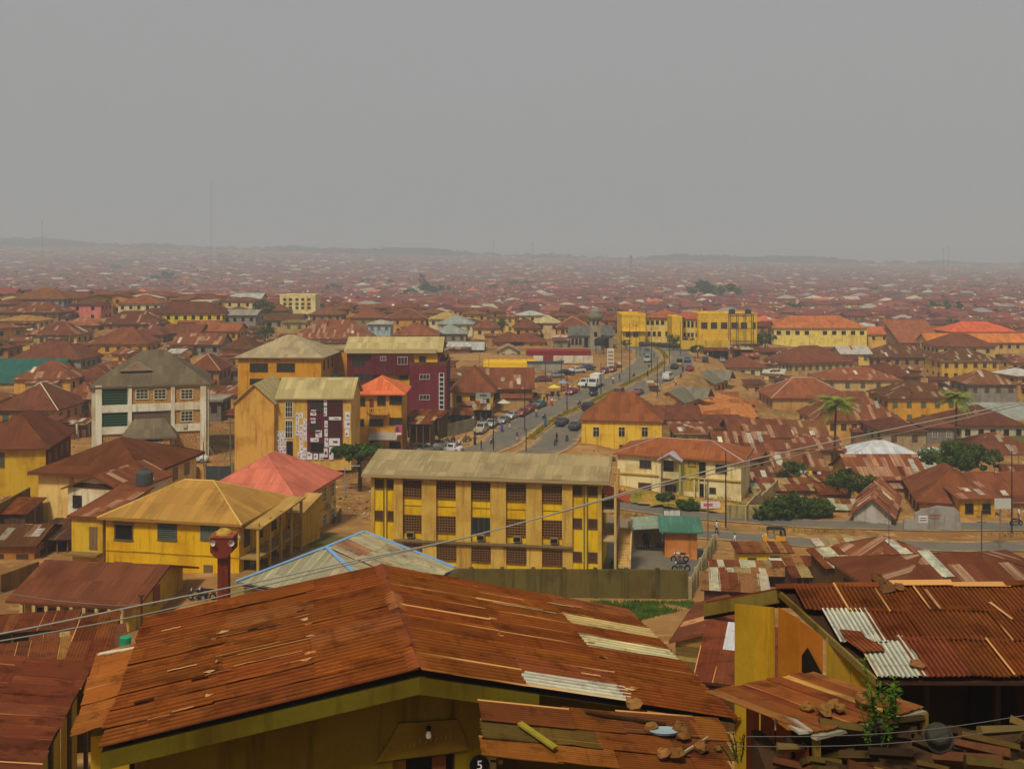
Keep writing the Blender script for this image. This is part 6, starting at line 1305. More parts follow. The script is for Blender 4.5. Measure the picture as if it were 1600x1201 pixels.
def motorcycle(col):
    root = empty('motorcycle'); wheel(root,.62,.01,.3,.11); wheel(root,-.62,.01,.3,.11); mb = MB()
    mb.tube([(-.62,0,.3),(-.2,0,.45),(.25,0,.4),(.42,0,.85)], .035, 5); mb.tube([(.62,.06,.3),(.42,.06,.9)], .028, 5); mb.tube([(.62,-.06,.3),(.42,-.06,.9)], .028, 5); mb.tube([(-.62,0,.3),(-.45,0,.72),(.3,0,.75)], .03, 5); mb.build('frame', M['metal'], root, c(60,58,58))
    mb = MB(); mb.lathe([(0,-.26),(.1,-.2),(.14,0),(.12,.18),(0,.26)], 8); o = mb.build('fuel_tank', M['gloss'], root, col, True); o.location = (.16,0,.82); o.rotation_euler = (0,R(82),0)
    lbox(root,(-.3,0,.82),(.62,.24,.1),'seat',M['cloth'],c(30,28,28)); lbox(root,(.02,0,.45),(.34,.26,.3),'engine',M['metal'],c(90,88,86)); mb = MB(); mb.tube([(.36,-.36,1.02),(.42,-.1,.96),(.42,.1,.96),(.36,.36,1.02)], .018, 5); mb.build('handlebar', M['metal'], root, c(50,50,50))
    lbox(root,(.52,0,.86),(.1,.16,.16),'headlight',M['paint'],c(210,206,196)); lbox(root,(-.72,0,.62),(.3,.12,.05),'mudguard',M['gloss'],col); mb = MB(); mb.tube([(.1,-.12,.35),(-.7,-.14,.36)], .035, 5); mb.build('exhaust', M['metal'], root, c(150,146,140)); return root
PROTO = {}
def place(kind, col, x, y, head, label, group, off=None, cat=None):
    key = kind
    if key not in PROTO:
        PROTO[key] = vehicle(kind, col, {'sedan':'car','suv':'jeep','van':'minibus'}[kind]) if kind in KINDS_V else {'keke':keke,'truck':truck,'bike':motorcycle}[kind](col); o = PROTO[key]
    else: o = copy_tree(PROTO[key])
    for ch in o.children:
        if ch.name.split('.')[0] in ('body','mirror','fuel_tank','cab') or (kind == 'bike' and ch.name.startswith('mudguard')): ch.color = (col[0],col[1],col[2],1)
    p = off if off is not None else hit(x, y); z = on_road(p); a = road_heading(p)+R(head[1]) if isinstance(head, tuple) else R(head)
    o.location = (p.x,p.y,z); o.rotation_euler = (0,0,a)
    tag(o, label, cat or {'sedan':'car','suv':'car','van':'minibus','keke':'auto rickshaw','truck':'truck','bike':'motorcycle'}[kind], group); return o
SIL, WHT, RDC, DKC, TEA, BLU, MAR = c(150,148,142), c(206,204,198), c(150,36,34), c(36,36,40), c(78,112,112), c(70,84,120), c(96,34,44)
A, B_ = ('r',180), ('r',0)
G = 'cars along the main road'
V_ = [('suv',c(176,170,150),752,676,A,'dusty cream jeep first in the roadside line of parked cars'),('sedan',SIL,768,667,A,'silver saloon parked right behind the cream jeep'),('sedan',c(120,124,122),787,661,A,'grey saloon parked between silver saloon and red pair'),('sedan',c(168,166,160),800,654,A,'pale silver car touching the red saloon'),
 ('sedan',RDC,817,650,A,'bright red saloon, nearer of the parked red pair'),('sedan',c(140,34,44),830,643,A,'crimson saloon, farther of the parked red pair'),('sedan',TEA,843,637,A,'teal saloon at the end of the parked line'),('sedan',RDC,893,616,A,'red car alone beyond the walkers at the roadside'),
 ('suv',WHT,913,605,A,'white pickup style jeep beside the box truck'),('suv',DKC,921,641,B_,'black jeep driving away in the lane beside the median'),('sedan',c(54,56,62),878,666,B_,'dark grey saloon driving beside the yellow villa'),('sedan',c(60,62,66),899,672,B_,'dark saloon half hidden by the yellow villa'),
 ('van',c(150,60,50),966,621,A,'maroon and cream minibus coming past the red roofed villa'),('sedan',c(150,70,80),997,617,B_,'maroon hatchback right of the minibus'),('van',WHT,1044,595,B_,'white minibus by the grey roofed houses'),('sedan',DKC,1054,577,B_,'dark car in the lane at the bend, left of the walker'),
 ('sedan',BLU,1074,566,B_,'blue saloon near the road bend'),('sedan',DKC,1102,565,B_,'black car parked at the edge of the bend'),('sedan',RDC,1078,579,B_,'small red car below the blue saloon'),('van',SIL,1012,566,A,'silver minibus at the filling station exit'),('van',TEA,1011,555,A,'teal bus behind the silver minibus'),('sedan',c(130,40,40),944,583,A,'red car at the station forecourt edge'),('sedan',c(120,60,50),956,581,A,'brownish car beside the forecourt red car'),
 ('sedan',WHT,685,700,20,'white saloon nearest the lean-to stalls'),('sedan',c(190,186,176),664,707,40,'cream white car half hidden by the block roof'),('sedan',WHT,704,706,160,'white car with roof showing above the block ridge'),
 ('sedan',WHT,303,722,5,'white saloon parked in front of the stone clad block'),('sedan',c(40,40,46),272,748,0,'black saloon parked behind the salmon red roof'),('sedan',WHT,497,735,170,'white car showing above the salmon red roof'),('sedan',c(90,88,84),1030,852,95,'grey saloon parked under the green carport')]
for i in range(7): V_.append(('sedan',[DKC,c(50,54,66),c(30,32,36)][i % 3],1001+i*9.5,541+i*.5,('r',90) if False else 100,f'{["first","second","third","fourth","fifth","sixth","seventh"][i]} dark car in the row parked before the school'))
for k, col, x, y, hd, lab in V_: place(k, col, x, y, hd, lab, G)
place('truck', c(200,198,190), 931, 606, A, 'white box truck coming down beside the median', None)
place('keke', c(44,44,60), 927, 619, A, 'dark auto rickshaw following the white box truck', 'auto rickshaws'); place('keke', c(206,150,30), 1209, 850, 170, 'yellow and black auto rickshaw on the near cross road', 'auto rickshaws')
place('keke', c(200,160,40), 1062, 572, B_, 'yellow auto rickshaw by the blue saloon', 'auto rickshaws')
for x, y, hd, col, lab in ((1062,878,178,c(190,190,190),'white and black motorcycle parked before the gatehouse'),(1064,893,185,c(40,40,40),'black motorcycle lying low by the slatted fence'),(966,884,75,c(60,30,30),'motorcycle leaning at the end of the yellow block'),(958,892,100,c(50,50,54),'dark motorcycle at the foot of the block stair'),(868,697,B_,c(130,30,30),'red motorcycle at the kerb by the yellow villa'),(886,690,B_,c(40,40,44),'black motorcycle beside the villa fence'),(716,697,A,c(120,30,30),'motorcycle crossing the dusty square'),(769,694,A,c(60,60,70),'motorcycle riding along the near carriageway'),(730,690,30,c(40,40,40),'motorcycle taxi waiting by the stalls'),(322,938,170,c(40,40,46),'dark motorcycle parked behind the minaret'),(308,940,160,c(70,60,60),'motorcycle at the corner of the verandah building'),(1588,822,10,c(150,40,30),'red motorcycle waiting at the far end of the cross road')):
    place('bike', col, x, y, hd, lab, 'motorcycles about the town')
# ---- people ---------------------------------------------------------------------------------------------
def figure(pose):
    bones = {'walk': dict(hl=(.05,.16),hr=(-.05,-.16),al=-.16,ar=.16), 'stand': dict(hl=(.02,0),hr=(-.02,0),al=0,ar=.03)}[pose]
    V2 = [(0,0,.92),(0,0,1.12),(0,0,1.36),(0,0,1.48),(0,.01,1.56),(0,.02,1.7)]; E2 = [(0,1),(1,2),(2,3),(3,4),(4,5)]; Rr = [(.15,.11),(.14,.1),(.17,.11),(.06,.06),(.085,.1),(.07,.08)]
    def chain(st, pts):
        pv = st
        for p, r in pts: V2.append(p); Rr.append(r); E2.append((pv,len(V2)-1)); pv = len(V2)-1
    for s_, k in ((1,'hl'),(-1,'hr')):
        f_ = bones[k][1]; chain(0, [((s_*.1,f_*.15,.82),(.09,.09)),((s_*.11,f_*.7,.48),(.06,.06)),((s_*.11,f_*1.2-.02,.1),(.042,.042)),((s_*.11,f_*1.2+.12,.04),(.04,.03))])
    for s_, k in ((1,'al'),(-1,'ar')):
        f_ = bones[k]; chain(2, [((s_*.2,0,1.38),(.06,.06)),((s_*.25,f_*.6,1.1),(.045,.045)),((s_*.26,f_*1.1+.06,.86),(.034,.034)),((s_*.26,f_*1.1+.1,.77),(.03,.036))])
    me = bpy.data.meshes.new('body'); me.from_pydata(V2, E2, []); o = obj('body_build', me); o.modifiers.new('s','SKIN'); o.modifiers.new('d','SUBSURF').levels = 1
    for i, r in enumerate(Rr): me.skin_vertices[0].data[i].radius = r
    me.skin_vertices[0].data[0].use_root = True
    dg = bpy.context.evaluated_depsgraph_get(); m2 = bpy.data.meshes.new_from_object(o.evaluated_get(dg)); bpy.data.objects.remove(o); m2.name = 'body'; m2.materials.clear(); m2.materials.append(M['skin'])
    for p in m2.polygons: p.use_smooth = True
    def shell(lo, hi, arm, name, grow):
        mb = MB(); nv = [v.normal.copy() for v in m2.vertices]
        for p in m2.polygons:
            cz = p.center
            isarm = abs(cz.x) > .2 and cz.z < 1.42
            if lo < cz.z < hi and (not isarm or (arm and cz.z > 1.12)): mb.face([m2.vertices[i].co + nv[i]*grow for i in p.vertices])
        return mb.mesh(name, [M['cloth']], True)
    sh, tr = shell(.86,1.47,True,'shirt',.02), shell(.12,.93,False,'trousers',.018)
    hr_ = MB()
    for p in m2.polygons:
        if p.center.z > 1.64 or (p.center.z > 1.56 and p.center.y < -.0): hr_.face([m2.vertices[i].co + m2.vertices[i].normal*.012 for i in p.vertices])
    return m2, sh, tr, hr_.mesh('hair', [M['rubber']], True)
sk = MB(); sk.lathe([(.17,1.0),(.2,.8),(.24,.4),(.27,.12),(.25,.12),(.2,.5),(.15,.95)], 14); SKIRT = sk.mesh('wrapper', [M['cloth']], True)
FIG = {k: figure(k) for k in ('walk','stand')}
def person(x, y, label, top, low, pose='stand', rz=0, skirt=False, p=None, dz=0):
    p = p or hit(x, y); o = empty('person', (p.x,p.y,on_road(p)+dz), R(rz)); tag(o, label, 'person'); b2, sh, tr, hr_ = FIG[pose]; bo = obj('body', b2, o); obj('hair', hr_, o); obj('shirt', sh, o, top); obj('wrapper' if skirt else 'trousers', SKIRT if skirt else tr, o, low); return o
WT, BK, ORG = c(206,204,200), c(34,32,34), c(196,96,40)
for a in ((1008,856,'person in dark clothes standing under the carport',BK,BK,'stand',170),(1120,836,'person in white shirt on the far kerb of the cross road',WT,c(70,66,70),'walk',80),(1148,856,'person in white top walking on the near cross road',WT,c(150,140,150),'walk',-90),(1240,898,'person in dark clothes among the market stalls',BK,c(40,36,40),'stand',20),
 (1273,905,'person in orange dress walking between the stalls',ORG,c(196,90,50),'walk',0,True),(1250,900,'person with white shirt behind the dark dressed one',WT,c(60,60,80),'stand',150),(1592,815,'person in white and purple by the roadside kiosk',WT,c(120,60,90),'stand',60),(1012,858,'second person in dark clothes at the carport post',c(50,46,50),BK,'stand',200),
 (850,628,'person in yellow top at the roadside market',c(200,170,60),BK,'stand',40),(855,627,'person in black standing beside the yellow top',BK,BK,'stand',100),(862,635,'person in red and white wrapper by the teal saloon',WT,c(170,50,50),'walk',0,True),(858,632,'person in orange wrapper beside the red and white one',c(200,150,130),c(206,120,80),'walk',20,True),
 (784,676,'person in long blue robe by the parked cars',c(70,80,140),c(60,70,130),'walk',30,True),(932,622,'person in blue walking beside the dark auto rickshaw',c(60,70,130),c(50,50,70),'walk',180),(752,704,'person in black at the corner of the square',BK,BK,'stand',90),(717,700,'rider in white shirt on the crossing motorcycle',WT,c(60,56,60),'stand',0),
 (1067,583,'person in dark clothes standing in the road by the red car',BK,BK,'stand',0),(870,692,'person in dark jacket beside the red motorcycle',BK,c(60,50,50),'stand',120),(1128,556,'person in maroon at the crowded bend',c(110,50,60),BK,'stand',0),(1136,555,'person in white at the crowded bend',WT,BK,'stand',40),(1143,553,'person in blue at the crowded bend',BLU,BK,'stand',90),(1120,556,'person in black at the crowded bend',BK,BK,'stand',200),
 (1150,556,'person in pink at the crowded bend',c(180,110,120),BK,'walk',30),(1114,558,'person in grey at the crowded bend',SIL,BK,'walk',60)): person(*a)
# ---- poles, lamps, wires ------------------------------------------------------------------------------------
def lamp_post(x, y, ytop, label, arms=2, col=c(46,42,38), group='lamp posts on the median', p=None):
    p = p or hit(x, y); h = max(4, (HZ-ytop)/F*p.y - p.z); o = empty('street_lamp', p); tag(o, label, 'street lamp', group); mb = MB(); mb.tube([(0,0,-.3),(0,0,h)], [.11,.06], 7); mb.build('pole', M['metal'], o, col); mb = MB(); mb.lathe([(.2,-.2),(.2,.35),(.1,.4)], 8); mb.build('base', M['concrete'], o, c(130,116,90))
    for s_ in ((-1,1) if arms == 2 else (1,) if arms == 1 else ()):
        mb = MB(); mb.tube([(0,0,h-.25),(s_*.7,0,h+.05),(s_*1.5,0,h+.1)], .035, 5); mb.build('arm', M['metal'], o, col); lbox(o,(s_*1.7,0,h+.08),(.5,.2,.1),'lamp_head',M['paint'],c(150,146,136))
    return o
for x, y, yt, lab in ((771,707,621,'lamp post left of the double armed one, rising before the square'),(822,709,669,'double armed lamp post just above the block roof'),(820,677,596,'lamp post on the median beside the grey saloon'),(886,645,578,'lamp post opposite the walkers'),(939,618,566,'lamp post beside the white box truck'),(984,600,505,'tall lamp post at the station exit'),(1018,583,512,'tall lamp post left of the bend'),(1046,570,520,'lamp post at the middle of the bend'),(1063,557,500,'lamp post at the top of the bend')): lamp_post(x, y, yt, lab, 2 if x == 822 else 0)
for x, y, yt, lab in ((1134,829,706,'dark lamp post on the verge of the cross road'),(1581,840,704,'rusty lamp post at the far end of the cross road'),(539,778,731,'pale curved yard lamp beside the spreading tree'),(1027,620,558,'thin pole beside the grey roofed house'),(1038,586,553,'thin pole by the white minibus')): lamp_post(x, y, yt, lab, 1 if x in (1581,539) else 0, c(150,146,136) if x == 539 else c(60,44,38), 'roadside poles')
def upole(x, y, ytop, label, col=c(96,78,56), r=.11, cross=True, lean=0, p=None):
    p = p or hit(x, y); h = (HZ-ytop)/F*p.y - p.z; o = empty('utility_pole', p); tag(o, label, 'utility pole', 'utility poles'); mb = MB(); mb.tube([(0,0,-.4),(lean*h,0,h)], [r,r*.75], 7); mb.build('pole', M['wood'], o, col)
    if cross: lbox(o,(lean*h,0,h-.5),(1.5,.09,.1),'crossarm',M['wood'],c(80,66,50))
    return o
for a in ((1033,772,708,'leaning wooden pole before the cream villa',c(110,90,60),.1,False,.03),(1106,850,748,'wooden pole by the gatehouse roof',c(120,100,70),.1,False),(1045,800,782,'short post with small plate on the grass bank',c(60,50,40),.05,True),(971,582,515,'wooden pole left of the school beyond the station'),(994,560,506,'pole with crossarm behind the silver minibus'),(1000,556,512,'thin pole in front of the mosque yard',c(80,70,60),.08,False),(360,735,655,'wooden pole beside the grey lane',c(120,100,70)),(318,740,690,'short pole at the lane gate',c(110,90,60),.09,False),(1224,538,522,'low power pole before the long civic block',c(80,70,60)),(1256,540,524,'second low power pole before the civic block',c(80,70,60)),(877,612,560,'pole in the market forecourt',c(70,60,50)),(852,600,562,'pole by the yellow shop',c(70,60,50)),(756,655,612,'wooden pole beside the hanging sign',c(100,86,60))): upole(*a)
q = P(221,1018,52); upole(0,0,0,'rusty thin pole standing between the near roofs',c(88,44,30),.07,False,0,Vector((q.x,q.y,q.z-4))) if False else None
o = empty('steel_pole', (q.x,q.y,gz(q.x,q.y))); tag(o,'thin rusty steel pole standing among the shacks','pole'); mb = MB(); mb.tube([(0,0,0),(0,0,P(221,930,52).z-gz(q.x,q.y))],.07,7); mb.build('shaft', M['metal'], o, c(96,46,32)); lbox(o,(0,0,P(221,930,52).z-gz(q.x,q.y)),(.3,.1,.08),'cap',M['metal'],c(80,50,40))
def cable(pts, r, label, col, n=6, sag=0):
    mb = MB(); mb.tube(pts, r, n); tag(mb.build('cable', M['paint'], None, col, True), label, 'cable', 'overhead cables')
cp = [(-260,1036),(0,990),(220,945),(400,909),(560,874),(720,841),(870,801),(1000,763),(1200,712),(1400,669),(1600,627),(1900,560)]
def cab(dy, dd): 
    o_ = []
    for i,(x,y) in enumerate(cp): D = 25+17*(x+260)/2160; o_.append(P(x, y+dy(x), D+dd))
    return [Vector(k) for k in smooth_line([tuple(k) for k in o_], 5)]
cable(cab(lambda x: 0, 0), .024, 'upper one of the two twisted power cables crossing the view', c(150,144,130))
cable(cab(lambda x: 5+5*math.sin(x*.006)+(6 if x < 300 else 0), .2), .02, 'lower one of the two power cables crossing the view', c(140,132,116))
cable([P(0,925,60),P(90,938,60),P(180,946,60),P(221,944,52)], .02, 'thin wire running to the rusty steel pole', c(120,116,108), 5)
for i, (p0, p1, lab) in enumerate(((P(1165,1150,13.6),P(1640,1110,14.5),'upper thin wire strung over the junk heap'),(P(1150,1165,13.4),P(1640,1128,14.2),'lower thin wire strung over the junk heap'))):
    cable([p0.lerp(p1,t)+Vector((0,0,-.12*math.sin(math.pi*t))) for t in np.linspace(0,1,10)], .006, lab, c(90,86,80), 4)
cable([P(322,690,150)+Vector((0,0,0)),P(335,712,148),P(350,718,146),P(362,690,144)], .05, 'sagging bundle of wires over the grey lane', c(120,110,96), 4)
q = hit(1563,858); o = empty('notice_board', q); tag(o,'white board on a pole beside the cross road','sign'); h = P(1563,778,q.y).z-q.z; mb = MB(); mb.tube([(0,0,-.3),(0,0,h)],.1,7); mb.build('pole', M['wood'], o, c(130,110,80)); lbox(o,(.2,-.15,h-.6),(1.9,.08,1.2),'board',M['paint'],c(176,178,164))
q = hit(755,655); o = empty('hanging_sign', q); tag(o,'grey signboard on posts above the line of parked cars','sign'); lbox(o,(0,0,4.6),(2.9,.15,1.1),'board',M['paint'],c(140,148,136)); lbox(o,(0,-.1,4.7),(1.4,.02,.3),'lettering',M['paint'],c(60,66,70)); lbox(o,(0,0,3.5),(1.2,.12,.8),'lower_board',M['paint'],c(170,170,160)); lbox(o,(0,.1,1.8),(.12,.12,4.8),'post',M['metal'],c(70,64,56))
# ---- stalls along the road --------------------------------------------------------------------------------
for (xl,xr,ye,D,l,lab,kw) in ((632,690,652,172,4,'long brown awning stall beside the maroon block',dict(cols=RS,yaw=-18)),(636,676,662,166,3,'rusty curved stall roof by the white cars',dict(cols=MX,yaw=-10)),(768,806,630,222,4,'market stall with tattered tan awning behind the jeep',dict(cols=PX)),(806,842,622,232,4,'dark market stall left of the walkers',dict(cols=MX)),(852,884,604,250,4,'market stall with pale sheet roof beside the walkers',dict(cols=PX)),(884,916,592,262,4,'low stall at the station fence',dict(cols=MX)),(948,972,572,266,3,'small stall by the price pylon',dict(cols=PX)),(1038,1060,580,262,3,'little roadside booth below the bend',dict(cols=PX))): shack(xl,xr,ye,D,l,lab,h=2.6,open_front=True,**kw)
q = hit(1017,614); b = shack(1012,1030,602,226,2.4,'small white and blue booth at the kerb near the minibus',cols=PX,wall=c(180,186,186),h=2.3)
def parasol(x, y, col, label):
    p = hit(x, y); o = empty('parasol', p); tag(o, label, 'parasol', 'market parasols'); mb = MB(); n = 8
    for k in range(n): a, b_ = 2*math.pi*k/n, 2*math.pi*(k+1)/n; mb.face([(0,0,2.7),(1.4*math.cos(a),1.4*math.sin(a),2.05),(1.4*math.cos(b_),1.4*math.sin(b_),2.05)])
    mb.build('canopy', M['cloth'], o, col); mb = MB(); mb.tube([(0,0,0),(0,0,2.7)],.03,5); mb.build('pole', M['metal'], o, c(120,116,110))
for a in ((787,645,c(190,180,160),'cream market parasol behind the parked cars'),(866,620,c(206,190,60),'yellow market parasol by the station fence'),(880,612,c(120,140,160),'blue grey market parasol near the red car'),(1142,553,c(90,110,160),'blue parasol over the crowd at the bend'),(1132,556,c(160,70,70),'red parasol over the crowd at the bend')): parasol(*a)
# ---- tanks and small things ----------------------------------------------------------------------------------
def tank(p, r, h, label, col=c(40,42,46), stand=0):
    o = empty('water_tank', p); tag(o, label, 'water tank'); mb = MB(); mb.lathe([(0,0),(r,0),(r*1.03,h*.3),(r,h*.8),(r*.5,h),(0,h*1.02)], 14); k = mb.build('drum', M['paint'], o, col, True); k.location = (0,0,stand)
    mb = MB(); mb.lathe([(0,h*1.0),(r*.3,h*1.0),(r*.3,h*1.1),(0,h*1.1)], 10); k = mb.build('lid', M['paint'], o, col); k.location = (0,0,stand)
    if stand:
        for sx in (-1,1):
            for sy in (-1,1): lbox(o,(sx*r*.7,sy*r*.7,stand/2-.2),(.12,.12,stand+.4),'leg',M['metal'],c(80,70,60))
tank(P(524,601,178),1.0,1.9,'black plastic water tank on the orange block'); q = hit(296,752); tank(q,.9,1.7,'black water tank on a stand behind the salmon red roof',stand=1.2); q = hit(228,760); tank(P(226,757,101),.8,1.5,'grey water tank by the cream house roof',c(70,72,70)); q = P(937,548,292); tank(Vector((q.x,q.y,gz(q.x,q.y))),1.5,2.2,'dark water tank on a stand beside the mosque',stand=2.4)
mb = MB(); mb.lathe([(0,0),(.3,0),(.32,.3),(.3,.6),(.32,.9),(.0,.92)], 12); o = mb.build('barrel', M['paint'], None, c(40,140,100), True); o.location = P(196,1020,57); tag(o,'bright green plastic barrel among the shacks','barrel')
for i in range(5): lbox(tag(empty('laundry', P(1252+i*7,738+i*.6,163)),['white shirt','pale towel','yellow cloth','dark trousers','white sheet'][i]+' hanging under the patched shack eave','laundry'),(0,0,0),(.55,.04,.8),'cloth',M['cloth'],[WT,c(170,160,150),c(206,190,40),BK,WT][i])
# gate, lane and garden walls near the stone clad block
q0 = hit(262,755); t = empty('garden_wall', q0); tag(t,'orange plastered garden wall behind the salmon red roof','wall')
for i in range(5): lbox(t,(i*1.5-2,3,.7),(1.48,.2,1.8),'panel',M['wall'],vary(c(206,150,84),r1))
q0 = hit(342,752); t = empty('gate', q0); tag(t,'dark steel gate at the end of the grey lane','gate')
for i in range(2): lbox(t,(i*1.7-.85,0,1.0),(1.66,.08,2.2),'leaf',M['metal'],c(64,70,72))
for s_ in (-1.85,1.85): lbox(t,(s_,0,1.2),(.3,.3,2.8),'gate_post',M['concrete'],c(120,104,80))
q0 = hit(110,690); t = empty('fence', q0); tag(t,'brown wall with white piers running up beside the stone clad block','fence')
for i in range(8): lbox(t,(-2+i*1.2,i*2.0,.9),(1.3,.22,2.4),'panel',M['wall'],c(120,70,44)); lbox(t,(-2.6+i*1.2,i*2.0-.9,1.1),(.3,.3,2.9),'pier',M['wall'],c(200,190,170))
q0, q1 = hit(1165,815), hit(1215,770); t = empty('block_fence', q0); tag(t,'pale concrete panel fence right of the cream villa','fence'); d2 = q1-q0
for i in range(7): p = d2*((i+.5)/7); mb = MB(); mb.box((p.x,p.y,gz(q0.x+p.x,q0.y+p.y)-q0.z+.9),(d2.length/7-.05,.16,2.2),rz=math.atan2(d2.y,d2.x)); mb.build('panel', M['moss'], t, vary(c(176,160,110),r1))
q0, q1 = hit(1180,812), hit(1135,812)
t = empty('retaining_wall', q0); tag(t,'low mossy retaining wall below the concrete panel fence','wall'); lbox(t,(-1.5,0,.6),(4.5,.3,2.4),'panel',M['moss'],c(160,146,96))
# small poster wall of the roadside house
q0 = P(1455,818,127); t = empty('poster_wall', Vector((q0.x,q0.y,gz(q0.x,q0.y)))); tag(t,'stepped grey wall with posters beside the cross road','wall'); mb = MB(); mb.prism([(-4,-.5),(-4,1.8),(-2.4,1.8),(-2.4,2.9),(-1.2,3.6),(1,4.2),(3.4,3.9),(4.2,3.0),(4.4,-.5)], .25); mb.build('panel', M['wall'], t, c(150,146,138)); t.scale = (.85,.85,.72)
lbox(t,(-1.2,-.03,1.9),(1.3,.03,1.2),'poster',M['paint'],c(206,204,196)); lbox(t,(-1.2,-.05,1.7),(1.0,.02,.18),'print',M['paint'],c(70,60,60)); lbox(t,(-1.2,-.05,2.1),(1.0,.02,.14),'print',M['paint'],c(90,80,80)); lbox(t,(.6,-.03,2.6),(1.6,.03,.3),'lettering',M['paint'],c(150,90,84)); lbox(t,(.5,-.03,2.1),(1.3,.03,.2),'lettering',M['paint'],c(120,100,96))
# bill board under the villa
q0 = hit(1110,800); t = empty('banner', q0); tag(t,'torn pink and white banner on the grass bank','banner'); lbox(t,(0,0,.9),(2.6,.05,.9),'sheet',M['cloth'],c(206,190,190)); lbox(t,(-.3,-.04,.9),(1.2,.02,.4),'print',M['paint'],c(190,90,110)); lbox(t,(.8,.05,.4),(.08,.08,1.6),'post',M['wood'],c(90,70,50)); lbox(t,(-.8,.05,.4),(.08,.08,1.6),'post',M['wood'],c(90,70,50))

# roadside walls and clutter left of the main road
q0, q1 = hit(694,684), hit(742,672); t = empty('roadside_wall', q0); tag(t,'grey block wall behind the motorcycles in the square','wall'); d2 = q1-q0
for i in range(5): p = d2*((i+.5)/5); mb = MB(); mb.box((p.x,p.y,p.z+1.1),(d2.xy.length/5-.03,.2,2.4),rz=math.atan2(d2.y,d2.x)); mb.build('panel', M['moss'], t, vary(c(130,122,96),r1))
for (xl,xr,ye,D,l,lab,kw) in ((700,738,648,190,4,'iron grilled stall under the yellow shop front',dict(cols=MX)),(738,772,640,198,3,'tattered stall left of the hanging sign',dict(cols=PX)),(842,866,612,238,3,'narrow stall behind the yellow shirted person',dict(cols=RS)),(868,900,600,252,3,'tin stall below the grey wall',dict(cols=PX)),(896,926,584,262,4,'open stall under the station wall',dict(cols=MX)),(1100,1140,548,300,3,'stall with rust roof at the crowded bend',dict(cols=RS)),(1146,1178,546,306,3,'stall with pale roof at the crowded bend',dict(cols=PX))): shack(xl,xr,ye,D,l,lab,h=2.4,open_front=True,**kw)
rj = random.Random(9)
WORDS = ['grey crate','brown crate','blue drum','tan sack','red crate','white sack','yellow drum','dark drum']; WC = [c(130,126,118),c(110,76,50),c(60,84,130),c(176,146,100),c(150,50,44),c(200,196,186),c(200,166,50),c(50,48,48)]
SP = [(838,646,'by the teal saloon'),(848,638,'near the walkers'),(870,628,'under the yellow parasol'),(884,622,'by the red car'),(902,612,'before the station stall'),(858,624,'behind the walkers'),(776,664,'behind the jeep'),(764,660,'beside the hanging sign')]
for i,(x,y,wh) in enumerate(SP):
    p = hit(x-12,y-4)
    for k in range(3):
        j = (i*3+k) % 8; o = empty('market_goods', p+Vector((k*1.3-1.3, rj.uniform(-.6,.6), 0))); tag(o, f"{WORDS[j]} of market goods {wh}", 'goods', 'goods at the roadside market')
        if 'drum' in WORDS[j]: mb = MB(); mb.lathe([(0,0),(.32,0),(.34,.45),(.32,.9),(0,.92)],10); mb.build('drum', M['paint'], o, WC[j], True)
        elif 'sack' in WORDS[j]: rock(Vector((0,0,.35)),(.5,.4,.45),WC[j],'',parent=o,name='sack',seed=i*9+k)
        else: lbox(o,(0,0,.35),(.8,.6,.7),'crate',M['wood'],WC[j]); lbox(o,(0,0,.74),(.84,.64,.06),'lid',M['wood'],vary(WC[j],rj))
for i,(x,y,lab) in enumerate(((812,629,'person in purple at the tan awning stall'),(822,632,'person in white robe behind the red saloons'),(873,624,'person in green under the yellow parasol'),(888,612,'person in white by the lone red car'),(904,606,'person in brown at the station stall'),(742,682,'person in yellow beside the block wall'),(728,692,'person in red shirt by the motorcycle taxi'),(772,672,'person in grey behind the cream jeep'))):
    person(x,y,lab,[c(110,60,120),WT,c(70,120,70),WT,c(120,84,54),c(206,180,60),c(160,50,44),SIL][i],[BK,WT,BK,c(60,60,90),BK,BK,c(50,50,60),BK][i],'walk' if i % 2 else 'stand',i*47,i == 1)

# more people along the road
PL = [(1000,548,'by the school gate'),(1008,552,'near the teal bus'),(1022,560,'at the far kerb'),(1086,566,'right of the red car'),(1094,562,'beside the black car'),(1106,556,'at the crowd edge'),(1160,555,'behind the crowd'),(1012,590,'below the tall lamp'),(968,596,'at the station exit'),(958,600,'before the red cars'),(940,592,'near the price pylon'),(905,616,'by the white jeep'),(838,652,'in front of the teal saloon'),(796,672,'crossing by the silver saloon'),(808,690,'on the near carriageway'),(742,696,'in the square'),(692,690,'by the awning stall'),(676,700,'beside the cream car'),(852,668,'on the median'),(912,660,'by the villa kerb'),(1056,604,'at the booth'),(1030,610,'before the grey roofed house')]
CN = [('blue',c(60,80,140)),('white',WT),('green',c(60,110,70)),('red',c(160,50,44)),('yellow',c(204,176,60)),('brown',c(110,76,50)),('purple',c(100,60,120)),('black',BK)]
for i,(x,y,wh) in enumerate(PL):
    a, b_ = CN[i % 8], CN[(i*3+2) % 8]; person(x,y,f"person in {a[0]} top and {b_[0]} bottoms {wh}",a[1],b_[1],'walk' if i % 2 else 'stand',i*61,i % 3 == 0)
for i,(x,y,hd,lab) in enumerate(((1014,574,A,'motorcycle weaving below the silver minibus'),(990,590,A,'motorcycle at the station exit'),(905,634,A,'motorcycle on the near lane beside the black jeep'),(850,655,A,'motorcycle passing the teal saloon'),(1064,590,B_,'motorcycle below the red car'),(698,694,50,'motorcycle parked by the awning stall'),(708,690,70,'second motorcycle parked by the awning stall'),(742,668,20,'motorcycle parked behind the cream jeep'),(1026,602,B_,'motorcycle by the thin pole'))): place('bike',[c(130,30,30),c(40,40,46),c(60,60,90)][i % 3],x,y,hd,lab,'motorcycles about the town')
